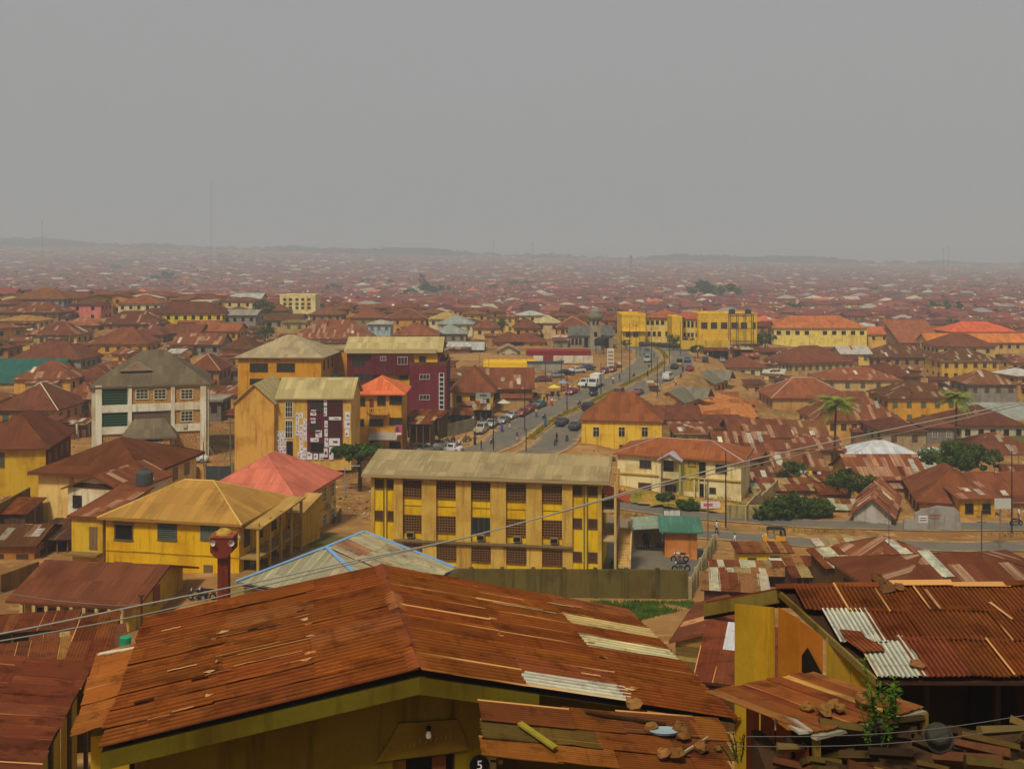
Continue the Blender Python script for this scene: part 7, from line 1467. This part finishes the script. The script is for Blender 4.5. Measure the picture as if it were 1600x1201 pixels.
# litter and stones on the open ground, tufts of weed along the verges
rl = random.Random(31); n = 9000; D_ = np.array([118+ (rl.random()**1.3)*230 for _ in range(n)]); X_ = np.array([rl.uniform(-.5,.5) for _ in range(n)])*D_; Zl = ground_z(X_, D_); dr = np.hypot(X_[:,None]-ROAD[None,:,0], D_[:,None]-ROAD[None,:,1]).min(1)
mbs = [MB() for _ in range(4)]; tuft = MB()
for x_, y_, z_, d_ in zip(X_, D_, Zl, dr):
    if d_ < 8.7: continue
    if rl.random() < .45:
        s_ = rl.uniform(.06,.28); mbs[rl.randrange(4)].box((x_,y_,z_+s_*.25),(s_*rl.uniform(.6,1.6),s_,s_*.6),rz=rl.uniform(0,3),skip=(0,))
    else:
        for k in range(5):
            a = rl.random()*6.28; wd = rl.uniform(.03,.09); h_ = rl.uniform(.15,.55); u_, v_2 = x_+rl.uniform(-.4,.4), y_+rl.uniform(-.4,.4); tuft.face([(u_-wd*math.cos(a),v_2-wd*math.sin(a),z_-.03),(u_+wd*math.cos(a),v_2+wd*math.sin(a),z_-.03),(u_+rl.uniform(-.2,.2),v_2+rl.uniform(-.2,.2),z_+h_)])
for m_, cc, nm, lb in ((mbs[0],c(190,182,168),'litter','scattered pale litter on the open ground'),(mbs[1],c(110,84,56),'rubble','scattered brown stones and rubble on the open ground'),(mbs[2],c(70,56,44),'debris','scattered dark debris on the open ground'),(mbs[3],c(150,110,70),'gravel','scattered tan gravel lumps on the open ground')): tag(m_.build(nm, M['stone'], None, cc), lb, 'litter', kind='stuff')
tag(tuft.build('weeds', M['hedge']), 'dry weed tufts growing over the open ground and verges', 'weeds', kind='stuff')

for i,(x,y,hd,col,lab) in enumerate(((868,590,20,SIL,'silver saloon on the station forecourt'),(884,586,15,DKC,'dark saloon on the station forecourt'),(902,582,25,WHT,'white saloon on the station forecourt'),(848,596,10,c(120,60,50),'brown saloon left on the station forecourt'),(1128,566,B_,SIL,'silver saloon at the crowded bend'),(918,578,30,BLU,'blue saloon below the red canopy'))): place('sedan',col,x,y,hd,lab,G)
M['wood_far'] = leaf_material('far_woods', c(30,42,24), c(44,58,32), .02)
# ================================================================== trees
def crown_mesh(name, rx, ry, rz, n, m, leaf, seed, mat='leaf', flat=0.0):
    rq = random.Random(seed); mb = MB()
    for k in range(n):
        while True:
            p = Vector((rq.uniform(-1,1), rq.uniform(-1,1), rq.uniform(-1 if not flat else -.4,1)))
            if .3 < p.length < 1: break
        cp_ = Vector((p.x*rx, p.y*ry, p.z*rz)); cr = rq.uniform(.12,.42)*min(rx,rz*1.4)
        for i in range(m):
            d = Vector((rq.gauss(0,1), rq.gauss(0,1), rq.gauss(0,.8))).normalized(); q = cp_ + d*cr*rq.uniform(.55,1.05)
            t_ = Vector((rq.uniform(-1,1), rq.uniform(-1,1), rq.uniform(-.7,.5))).normalized(); u_ = t_.cross(d); u_ = u_.normalized() if u_.length > .01 else Vector((1,0,0)); s_ = leaf*rq.uniform(.6,1.3)
            mb.face([q-t_*s_, q+u_*s_*.5, q+t_*s_, q-u_*s_*.5])
    return mb.mesh(name, [M[mat]])
def trunk(o, h, r, rq, spread, n=5, ztop=None):
    mb = MB(); mb.tube([(0,0,-.5),(rq.uniform(-.1,.1),0,h*.5),(rq.uniform(-.2,.2),rq.uniform(-.2,.2),h)], [r,r*.8,r*.6], 8); mb.build('trunk', M['bark'], o)
    for k in range(n):
        a = 2*math.pi*k/n + rq.uniform(-.4,.4); L = spread*rq.uniform(.5,.85); mb = MB(); mb.tube([(0,0,h*.9),(math.cos(a)*L*.45,math.sin(a)*L*.45,h+L*.35),(math.cos(a)*L,math.sin(a)*L,h+L*.55)], [r*.5,r*.3,r*.12], 5); mb.build('limb', M['bark'], o)
CROWNS = {}
def tree(x, yb, w, h, label, zc=.6, seed=0, dense=1.0, p=None, flat=0, group='trees about the town', mat='leaf', name='tree'):
    """tree standing where pixel (x, yb) meets the ground; w and h in metres"""
    p = p or hit(x, yb); o = empty(name, p); tag(o, label, 'tree', group); rq = random.Random(seed+int(x)); near = p.y < 220
    n, m, lf_ = (int(46*dense), 75, .16+.012*w) if near else (30, 34, .05*w) if p.y < 600 else (18, 22, .075*w)
    hz_ = h*((.62 if name == 'tree' else .98) if not flat else .36); me = crown_mesh('crown', w/2, w/2*.9, hz_/2, n, m, lf_, int(x)+seed, mat, flat); k = obj('crown', me, o); k.location = (0,0,h-hz_/2)
    trunk(o, h-hz_*.85, .05*w if w < 8 else .34, rq, w*.42, 5 if p.y < 400 else 3); return o
tree(562,768,8.6,6.2,'spreading flat topped green tree in the sandy yard',flat=1,seed=2,dense=1.3)
tree(1503,757,12.5,6.4,'large round dark green tree behind the smooth rust roof',seed=3,dense=1.6)
tree(1327,790,6.2,5.2,'round green tree left of the yellow house by the road',seed=4)
for a in ((1212,812,3.8,2.4,'wide low bush at the wall end of the overgrown plot',1),(1236,810,4.0,3.2,'tallest bush in the overgrown plot',2),(1262,808,4.0,2.3,'round bush in the middle of the overgrown plot',3),(1284,808,3.0,2.0,'small bush at the road end of the overgrown plot',4),(1190,812,2.8,1.8,'small bush hugging the concrete fence',5)): tree(*a[:5],seed=a[5],name='bush',group='bushes by the cross road')
tree(1195,552,7,7,'dark tree right of the golden school hall',seed=5); tree(1485,527,9,8,'round tree between the pink and orange roofs',seed=6); tree(414,541,6,7,'small tree left of the large patched hip roof',seed=7); tree(2,575,7,7,'tree at the frame edge behind the teal roof',seed=8)
tree(1393,650,5,5,'small tree in the shade behind the mustard house',seed=9); tree(785,520,5,5,'thin tree beside the cream yellow house',seed=10); tree(1075,548,4,4,'shrub against the yellow compound wall',seed=11); tree(978,546,3,3,'ornamental shrub before the school corner',seed=12); tree(1052,548,4,5,'ornamental tree by the school gate',seed=13)
tree(1075,798,3,1.4,'low scrub on the grassy bank below the cream villa',seed=14,name='bush'); tree(1040,784,2.6,1.1,'small scrub beside the leaning pole',seed=15,name='bush'); tree(1240,752,4,3,'bush beside the shack with washing',seed=16,name='bush')
for i,(x,y,w,h,lab) in enumerate(((180,424,20,13,'dark round tree far off above the yellow house'),(260,444,46,14,'broad dark grove crown in the left distance'),(310,434,17,12,'single tree right of the broad far crown'),(521,462,18,12,'dark tree right behind the white flat block'),(590,449,44,10,'long low tree belt in the middle distance'),(668,466,34,14,'dark leafy clump below the spire tree'),(659,464,8,24,'slim tall spire tree in the middle distance'),(690,463,20,10,'tree joined to the right of the spire clump'),(815,452,38,11,'dark grove left of centre near the skyline'),(1112,474,46,17,'largest dark grove right of centre'),(1240,492,10,8,'small tree above the long civic block'),(1360,441,16,13,'pale far tree at the upper right'),(1365,461,11,10,'lone dark tree below the pale far tree'),(1478,494,22,9,'dark tree patch above the orange pavilion'),(1525,458,26,9,'far grove near the right frame edge'),(770,458,14,10,'small far tree right of the spire'),(345,405,40,14,'dark tree clump on the left skyline'),(545,452,16,8,'bushy far tree by the white walls'),(410,505,9,8,'tree among the roofs left of centre'),(1090,560,4,4,'small tree at the bend kerb'),(960,505,8,8,'tree beside the mosque tower'),(640,470,16,9,'far tree left of the spire'))): tree(x,y,w,h,lab,seed=20+i,group='far trees')
def palm(x, yb, h, label, nf=18, L=3.4, seed=0):
    rq = random.Random(seed); p = hit(x, yb); o = empty('palm_tree', p); tag(o, label, 'palm tree', 'palm trees'); mb = MB(); mb.tube([(0,0,-.5),(.15,0,h*.5),(.35,0,h)], [.26,.2,.16], 8); mb.build('trunk', M['bark'], o)
    cr = empty('crown'); cr.parent = o; cr.location = (.35,0,h)
    for k in range(nf):
        a = 2*math.pi*k/nf*2.4 + rq.uniform(-.2,.2); el = rq.uniform(-.25,1.1); mb = MB(); d = Vector((math.cos(a),math.sin(a),0)); pr = Vector((0,0,0)); n = 9; s_ = d.cross(Vector((0,0,1)))
        for i in range(1,n+1):
            t_ = i/n; q = d*L*t_*math.cos(el*(1-t_*.6)) + Vector((0,0,L*(math.sin(el)*t_ - .62*t_*t_))); mb.tube([pr,q], .03*(1.1-t_), 3, cap=False)
            for sg in (-1,1):
                for jj in (0,.5):
                    b_ = pr.lerp(q,jj); ll = 1.0*math.sin(math.pi*min(.95,.15+t_*.85))*L/3.2; tip = b_ + s_*sg*ll*.8 + (q-pr).normalized()*ll*.55 + Vector((0,0,-.25*ll)); wd = (q-pr).normalized()*.13
                    mb.face([b_-wd, b_+wd, tip])
            pr = q
        mb.build('frond', M['palm'], cr)
    return o
palm(1303,752,12.6,'tall coconut palm with yellow green crown before the ochre house',36,4.4,1); palm(1492,712,10.5,'dark green palm right of the grey house',30,4.0,2)
# skyline woods
rs = random.Random(77); mb = MB()
for k in range(2600):
    x_px = rs.uniform(-120,1720); dens = .5+.5*math.sin(x_px*.011+1.2)+.35*math.sin(x_px*.031)
    if rs.random() > max(.12,dens): continue
    D = rs.uniform(3500,4250); X = (x_px-800)/F*D; z = gz(X,D); r_ = rs.uniform(9,22)*(1+.5*max(0,dens)); h_ = rs.uniform(8,18)*(1+.5*max(0,dens))
    for i in range(16):
        d = Vector((rs.gauss(0,1),rs.gauss(0,1),rs.gauss(0,1))).normalized(); q = Vector((X,D,z+h_*.55)) + Vector((d.x*r_*.8,d.y*r_*.8,d.z*h_*.5)); a = rs.uniform(0,6.28); s_ = r_*.4
        mb.face([q+Vector((-s_,0,-s_*.4)), q+Vector((s_*.3,s_*.3,-s_*.5)), q+Vector((s_,0,s_*.3)), q+Vector((-s_*.2,-s_*.3,s_*.5))])
tag(mb.build('distant_wood', M['wood_far']), 'grey green belt of woods along the horizon', 'woods', kind='stuff')
def mast(x, ytop, yb, D, label, col=c(120,110,106), bw=2.2, bands=False):
    X = (x-800)/F*D; z0 = gz(X,D); h = (HZ-ytop)/F*D - z0; o = empty('radio_mast', (X,D,z0)); tag(o, label, 'radio mast', 'radio masts'); n = max(6,int(h/5))
    for k in range(3):
        a = 2*math.pi*k/3; mb = MB(); mb.tube([(math.cos(a)*bw,math.sin(a)*bw,-1),(math.cos(a)*.35,math.sin(a)*.35,h)], [.07,.04], 4); mb.build('leg', M['metal'], o, col)
    for i in range(n):
        t0, t1 = i/n, (i+1)/n; mb = MB()
        for k in range(3):
            a, b_ = 2*math.pi*k/3, 2*math.pi*(k+1)/3; r0, r1_ = bw+(.35-bw)*t0, bw+(.35-bw)*t1; mb.tube([(math.cos(a)*r0,math.sin(a)*r0,h*t0),(math.cos(b_)*r1_,math.sin(b_)*r1_,h*t1)], .04, 3)
        mb.build('bracing', M['metal'], o, (c(170,60,50) if i % 2 else c(200,196,190)) if bands else col)
    lbox(o,(0,0,h-2),(1.2,1.2,1.6),'antenna',M['paint'],c(150,146,140))
for a in ((330,283,392,1350,'tallest radio mast, faint against the left sky'),(66,345,380,1300,'faint mast at the far left skyline'),(771,377,412,1500,'mast on the skyline above the town centre'),(832,379,412,1450,'second mast right of the centre one'),(1474,387,415,1500,'left one of the paired masts at the right skyline'),(1482,383,415,1500,'right one of the paired masts at the right skyline'),(986,398,480,900,'thin mast above the school roofs')): mast(*a)
mast(1577,432,510,520,'red and white banded mast rising at the right edge',bw=1.1,bands=True)
# bare red earth beside the grey roofed houses, and the bank below the cream villa
k = NT('red_earth'); tc = k.n('TexCoord'); n1 = k.noise(tc.outputs['Object'], .35, 6, .65); n2 = k.noise(tc.outputs['Object'], 2.5, 4, .6); k.base(k.mix(k.ramp(n1,.35,.65), k.mix(n2, c(150,80,34), c(176,104,48)), c(196,128,66))); k.rough(.95); k.bump(k.math('ADD', n1, n2), .8, .3); M['earth'] = k.m
k = NT('grassy_bank'); tc = k.n('TexCoord'); n1 = k.noise(tc.outputs['Object'], .3, 6, .65); n2 = k.noise(tc.outputs['Object'], 3, 4, .6); k.base(k.mix(k.ramp(n1,.42,.58), k.mix(n2, c(104,104,30), c(132,122,44)), k.mix(n2, c(170,118,48), c(190,140,66)))); k.rough(.95); k.bump(n2, .6, .15); M['bank'] = k.m
def earth_patch(name, poly, mat, step, lift, bump_, seed):
    rq = random.Random(seed); xs = [p[0] for p in poly]; ys = [p[1] for p in poly]; gx_ = np.arange(min(xs),max(xs)+step,step); gy_ = np.arange(min(ys),max(ys)+step,step)
    def inside(x,y):
        r_ = False; j = len(poly)-1
        for i in range(len(poly)):
            if (poly[i][1] > y) != (poly[j][1] > y) and x < (poly[j][0]-poly[i][0])*(y-poly[i][1])/(poly[j][1]-poly[i][1])+poly[i][0]: r_ = not r_
            j = i
        return r_
    XX, YY = np.meshgrid(gx_, gy_); ZZ = ground_z(XX.ravel(), YY.ravel()).reshape(XX.shape); mb = MB()
    def z_(i,j): return ZZ[j,i] + lift + bump_*(math.sin(XX[j,i]*1.7+seed)*math.sin(YY[j,i]*1.1)+.6*math.sin(XX[j,i]*.6+YY[j,i]*.8))
    Zb = [[z_(i,j) for i in range(len(gx_))] for j in range(len(gy_))]
    for j in range(len(gy_)-1):
        for i in range(len(gx_)-1):
            if inside(gx_[i]+step/2, gy_[j]+step/2): mb.face([(gx_[a],gy_[b],Zb[b][a]) for a,b in ((i,j),(i+1,j),(i+1,j+1),(i,j+1))])
    tag(mb.build(name, M[mat], None, None, False), kind='structure')
earth_patch('earth_slope', [(37,214),(46,206),(52,214),(56,238),(52,252),(46,246),(41,230)], 'earth', 1.2, .35, .3, 1)
earth_patch('grass_bank', [(13,139.5),(20,135.5),(30,132.8),(36,133.5),(37,139),(30,144),(20,148.5),(12,146)], 'bank', .8, .35, .16, 2)
rg = random.Random(14); mb = MB()
for k in range(5200):
    x_, y_ = rg.uniform(12,37), rg.uniform(133.5,147)
    if y_ < 141-(x_-12)*.32 or math.sin(x_*.9)+math.sin(y_*1.2)+rg.uniform(-1,1) < .1: continue
    z = gz(x_,y_)+.3; a = rg.random()*6.28; wd = rg.uniform(.04,.12); h_ = rg.uniform(.1,.4); mb.face([(x_-wd*math.cos(a),y_-wd*math.sin(a),z),(x_+wd*math.cos(a),y_+wd*math.sin(a),z),(x_+rg.uniform(-.12,.12),y_+rg.uniform(-.12,.12),z+h_)])
tag(mb.build('bank_grass', M['hedge']), 'yellow green grass tufts on the bank below the cream villa', 'grass', kind='stuff')
# ================================================================== the rest of the town
rf = random.Random(21)
FA = np.array(FOOT)
KEEP_OUT = [(-30,128,12),(-40,138,12),(-52,143,11),(-27,140,8),(-14,190,12),(0,205,11),(6,228,8),(15,250,7),(-3,150,30),(-52,158,20),(15,108,26),(38,262,30),(48,330,26),(10,296,15),(12,270,11),(24,145,10),(49,238,9),(46,222,9)]   # yards, forecourts and bare slopes (x, y, radius)
cands = []
def clear(x, y, rad):
    if len(FA) and (np.hypot(FA[:,0]-x, FA[:,1]-y) < FA[:,2]*.9 + rad*.55).any(): return False
    for a, b, r in KEEP_OUT:
        if math.hypot(a-x, b-y) < r + rad*.3: return False
    if 95 < y < 420:
        d = np.hypot(ROAD[:,0]-x, ROAD[:,1]-y).min()
        if d < 10.5 + rad*.8: return False
    return True
BX = np.array(BOXES)
def hides(x, y, w, l, h):
    z = gz(x, y); u = 800+F*x/y; wp = (w+1.2)/y*F*.6; t, b_ = HZ-F*(z+h+2.2)/y, HZ-F*z/y
    ox = np.minimum(BX[:,2],u+wp)-np.maximum(BX[:,0],u-wp); oy = np.minimum(BX[:,3],b_)-np.maximum(BX[:,1],t); ar = (BX[:,2]-BX[:,0])*(BX[:,3]-BX[:,1])
    big = (BX[:,2]-BX[:,0] > 95)&(ox>6)&(oy>7)&(BX[:,4]>y)&(BX[:,4]<y+110)
    if big.any(): return True
    return bool(((ox>0)&(oy>0)&(BX[:,4]>y)&(BX[:,4]<y+110)&(ox*oy>.14*ar)).any())
WALLS = [c(210,160,62), c(214,190,130), c(204,142,52), c(156,116,68), GRY, c(200,152,76), c(190,140,70), c(214,174,86), c(176,124,64)]
WNAME = ['mustard', 'cream', 'ochre', 'mud brown', 'grey', 'tan', 'clay', 'pale yellow', 'brown']
RNAME = ['rust red', 'rust brown', 'light rust', 'dark rust', 'faded brown', 'maroon', 'dull brown']
SEEN_LABELS = {}
def fill_house(x, y, w, l, h, yaw, kind='house'):
    global FA
    i = rf.randrange(len(WALLS)); j = rf.randrange(len(RUST)); rk = rf.choice(['hip', 'hip', 'hip', 'gx', 'gy'] if kind == 'house' else ['gx', 'gx', 'shed', 'shed', 'gy']); pc = rf.choice([0, 0, 1, 2, 4])
    wl, rc = vary(WALLS[i], rf), vary(RUST[j], rf, .1); rn = RNAME[j]
    if rf.random() < .08: rc = vary(c(176,170,156), rf); rn = 'pale tin'
    zg = gz(x, y); u, v = px((x, y, zg + h))
    best = min(HOUSES, key=lambda q: (q[0]-x)**2 + (q[1]-y)**2)
    bx = px((best[0], best[1], 0))[0]
    rel = 'left of' if u < bx - 25 else ('right of' if u > bx + 25 else ('behind' if best[1] < y else 'in front of'))
    short = ' '.join(best[2].split()[:6])
    for _ in range(30):
        if f"{rn} {rk} {WNAME[i]} {rel} {short}" not in SEEN_LABELS: break
        i = rf.randrange(len(WALLS)); wl = vary(WALLS[i], rf); j = rf.randrange(len(RUST)); rc = vary(RUST[j], rf, .1); rn = RNAME[j]
    SEEN_LABELS[f"{rn} {rk} {WNAME[i]} {rel} {short}"] = 1
    lab = f"{rn} {'hip' if rk == 'hip' else 'lean-to' if rk == 'shed' else 'gable'} {'roof' if kind == 'house' else 'shed'}, {WNAME[i]} walls, {rel} {short}"
    lab = ' '.join(lab.split()[:16])
    Wp = (w + 1.2)/y*F
    o = house(u - Wp/2, u + Wp/2, v, y, l, lab, roof=rk, rise=min(w, l)/2*rf.uniform(.26, .44), wall=wl, rc=rc, st=2 if h > 4.4 else 1, yaw=yaw, patches=pc if y < 330 else pc//2,
              group='houses of the town' if kind == 'house' else 'small sheds between the houses', name=kind, cat=kind, wk='mix' if y < 300 else rf.choice(['shut', 'dark']), nf=max(1, int(w/3)), ns=2, seg=y < 260)
    FA = np.array(FOOT)
n0 = len(HOUSES)
base_houses = list(HOUSES)
y = 128.0; pts = []
while y < 455:
    st = 9.6 + (y - 128)*.008
    x = -.56*y + rf.uniform(0, 6)
    while x < .56*y:
        pts.append((x + rf.uniform(-2, 2), y + rf.uniform(-2.5, 2.5))); x += st*rf.uniform(.95, 1.2)
    y += st*rf.uniform(.8, .95)
pts.sort(key=lambda q: q[1])
NIND = 300 - NHOUSE[0]; NSHED = 200
rest = []
for (x, y) in pts:
    w, l = rf.uniform(6.5, 12.5), rf.uniform(6.5, 11); h = rf.choice([3.2, 3.6, 5.6, 6.0, 6.2])
    zc = gz(x, y)
    if not clear(x, y, math.hypot(w, l)/2): 
        if clear(x, y, 3.2): w, l, h = rf.uniform(3.6, 5.6), rf.uniform(3.5, 5), rf.uniform(2.2, 2.8)
        else: continue
    if hides(x, y, w, l, h):
        if hides(x, y, w*.5, l*.5, 2.0): continue
        w, l, h = max(3.4, w*.5), max(3.2, l*.5), 2.3
    if w < 5.7 and NSHED > 0 and abs(x) < .53*y:
        HOUSES[:] = base_houses; fill_house(x, y, w, l, h, rf.choice([0, 12, -12, 24, -20]), 'shed'); NSHED -= 1
    elif NIND > 0 and abs(x) < .53*y:
        HOUSES[:] = base_houses; fill_house(x, y, w, l, h, rf.choice([0, 0, 8, -8, 16, -15, 24, -24, 40])); NIND -= 1
    else: rest.append((x, y, w, l, h))
print('individual houses', NHOUSE[0], 'left over', len(rest))
# ---- beyond: one mass of roofs
y = 440.0; far = list(rest)
while y < 4350:
    st = 10.8 + (y - 440)*.0032
    x = -.6*y
    while x < .6*y:
        if rf.random() < .94:
            s = st/15*rf.uniform(.85, 1.25)
            far.append((x + rf.uniform(-4, 4), y + rf.uniform(-5, 5), 11*s*rf.uniform(.8, 1.3), 10*s*rf.uniform(.8, 1.2), rf.choice([3.4, 3.4, 4.5, 6.2, 6.6])*min(1.25, s)))
        x += st*rf.uniform(.9, 1.25)
    y += st*rf.uniform(.85, 1.0) if y < 1500 else st*1.35
far = [q for q in far if not (len(FA) and (np.hypot(FA[:,0]-q[0], FA[:,1]-q[1]) < FA[:,2] + 5).any())]
fa = np.array(far); fz = ground_z(fa[:,0], fa[:,1])
V, FC, CL = [], [], []
RF = [c(118,60,46), c(108,54,44), c(126,66,50), c(102,54,48), c(128,76,60), c(118,60,54), c(98,56,52)]; PF = [c(170,164,150), c(150,140,128), c(176,164,136), c(140,132,124)]
for (x, y, w, l, h), z in zip(far, fz):
    a = rf.choice([0, .12, -.15, .3, -.35, .6]); ca, sa = math.cos(a), math.sin(a); n = len(V)
    q = lambda p, r, zz: (x + ca*p - sa*r, y + sa*p + ca*r, z + zz)
    X, Y = w/2, l/2; o = .6
    V += [q(-X,-Y,-2), q(X,-Y,-2), q(X,Y,-2), q(-X,Y,-2), q(-X,-Y,h), q(X,-Y,h), q(X,Y,h), q(-X,Y,h)]
    wc = vary(rf.choice(WALLS), rf, .2); t = rf.random()
    if t < .03: wc = c(220,200,120)
    elif t < .07: wc = c(150,170,176)
    rc = vary(rf.choice(RF), rf, .18) if rf.random() > .07 else vary(rf.choice(PF), rf, .12)
    if rf.random() < .012: rc = c(190,96,60)
    for k in ((0,1,5,4), (1,2,6,5), (3,0,4,7)): FC.append([n + i for i in k]); CL.append((wc, 4))
    m = len(V); X += o; Y += o; rs = min(X, Y)*rf.uniform(.3, .5)
    V += [q(-X,-Y,h), q(X,-Y,h), q(X,Y,h), q(-X,Y,h)]
    if rf.random() < .7:
        kx = max(0, X - Y) if X > Y else 0; ky = max(0, Y - X)
        if X >= Y: V += [q(-kx,0,h+rs), q(kx,0,h+rs)]; fs = ((0,1,5,4), (1,2,5), (2,3,4,5), (3,0,4))
        else: V += [q(0,-ky,h+rs), q(0,ky,h+rs)]; fs = ((0,1,4), (1,2,5,4), (2,3,5), (3,0,4,5))
    else:
        V += [q(-X,0,h+rs), q(X,0,h+rs)]; fs = ((0,1,5,4), (2,3,4,5), (3,0,4), (1,2,5))
    for k in fs:
        FC.append([m + i for i in k]); cc = vary(rc, rf, .06); CL.append((cc, len(k)))
    if y < 1150:
        nw = max(2, int(w/3)); s = len(V)
        for lv in range(2 if h > 5 else 1):
            for i in range(nw):
                if rf.random() < .2: continue
                cx = -w/2 + w*(i + .5)/nw; zz = h - 1.5 - lv*2.8; s = len(V)
                V += [q(cx-.5, -l/2-.04, zz-.6), q(cx+.5, -l/2-.04, zz-.6), q(cx+.5, -l/2-.04, zz+.6), q(cx-.5, -l/2-.04, zz+.6)]
                FC.append([s, s+1, s+2, s+3]); CL.append((c(64,48,40), 4))
    if y < 1400:
        for i in range(rf.choice([0, 0, 1, 1, 2, 3])):          # odd pale sheets on the slopes
            s = len(V); cx = rf.uniform(-w*.35, w*.35); k = rs/Y; d0 = rf.uniform(.1, .5)*Y; y0 = -Y + d0; y1 = min(-.3, y0 + rf.uniform(1, 2.4)); e = rf.uniform(.4, 1)
            if X - abs(cx) < (y1 + Y) + 1: continue
            V += [q(cx-e, y0, h + k*(y0+Y) + .06), q(cx+e, y0, h + k*(y0+Y) + .06), q(cx+e, y1, h + k*(y1+Y) + .06), q(cx-e, y1, h + k*(y1+Y) + .06)]
            FC.append([s, s+1, s+2, s+3]); CL.append((vary(rf.choice(PALE[:4]), rf), 4))
me = bpy.data.meshes.new('distant_houses'); me.from_pydata(V, [], FC); me.materials.append(M['far'])
ca_ = me.color_attributes.new('Col', 'FLOAT_COLOR', 'CORNER')
ca_.data.foreach_set('color', [k for cc, n in CL for _ in range(n) for k in (cc[0], cc[1], cc[2], 1.0)])
tag(obj('distant_houses', me), 'hazy mass of small rust roofed houses spreading to the horizon', 'houses', kind='stuff')
print('far houses', len(far), 'faces', len(FC))
# ================================================================== haze over the whole town
mb = MB(); print('ground range', GZ.min(), GZ.max(), max(o.location.z for o in COL.objects)); ztop, zbot = max(135.0, float(GZ.max()) + 12), float(GZ.min()) - 1.5
mb.box((0, 2950, (ztop + zbot)/2), (12600, 7500, ztop - zbot))
hm = bpy.data.materials.new('haze'); hm.use_nodes = True; t = hm.node_tree; t.nodes.clear()
pv = t.nodes.new('ShaderNodeVolumePrincipled'); pv.inputs['Color'].default_value = HAZE_COLOR
pv.inputs['Density'].default_value = HAZE_DENSITY; pv.inputs['Anisotropy'].default_value = 0.0
ot = t.nodes.new('ShaderNodeOutputMaterial'); t.links.new(pv.outputs[0], ot.inputs['Volume'])
tag(mb.build('haze', hm), 'pale dusty haze lying over the whole town', 'haze', kind='stuff')
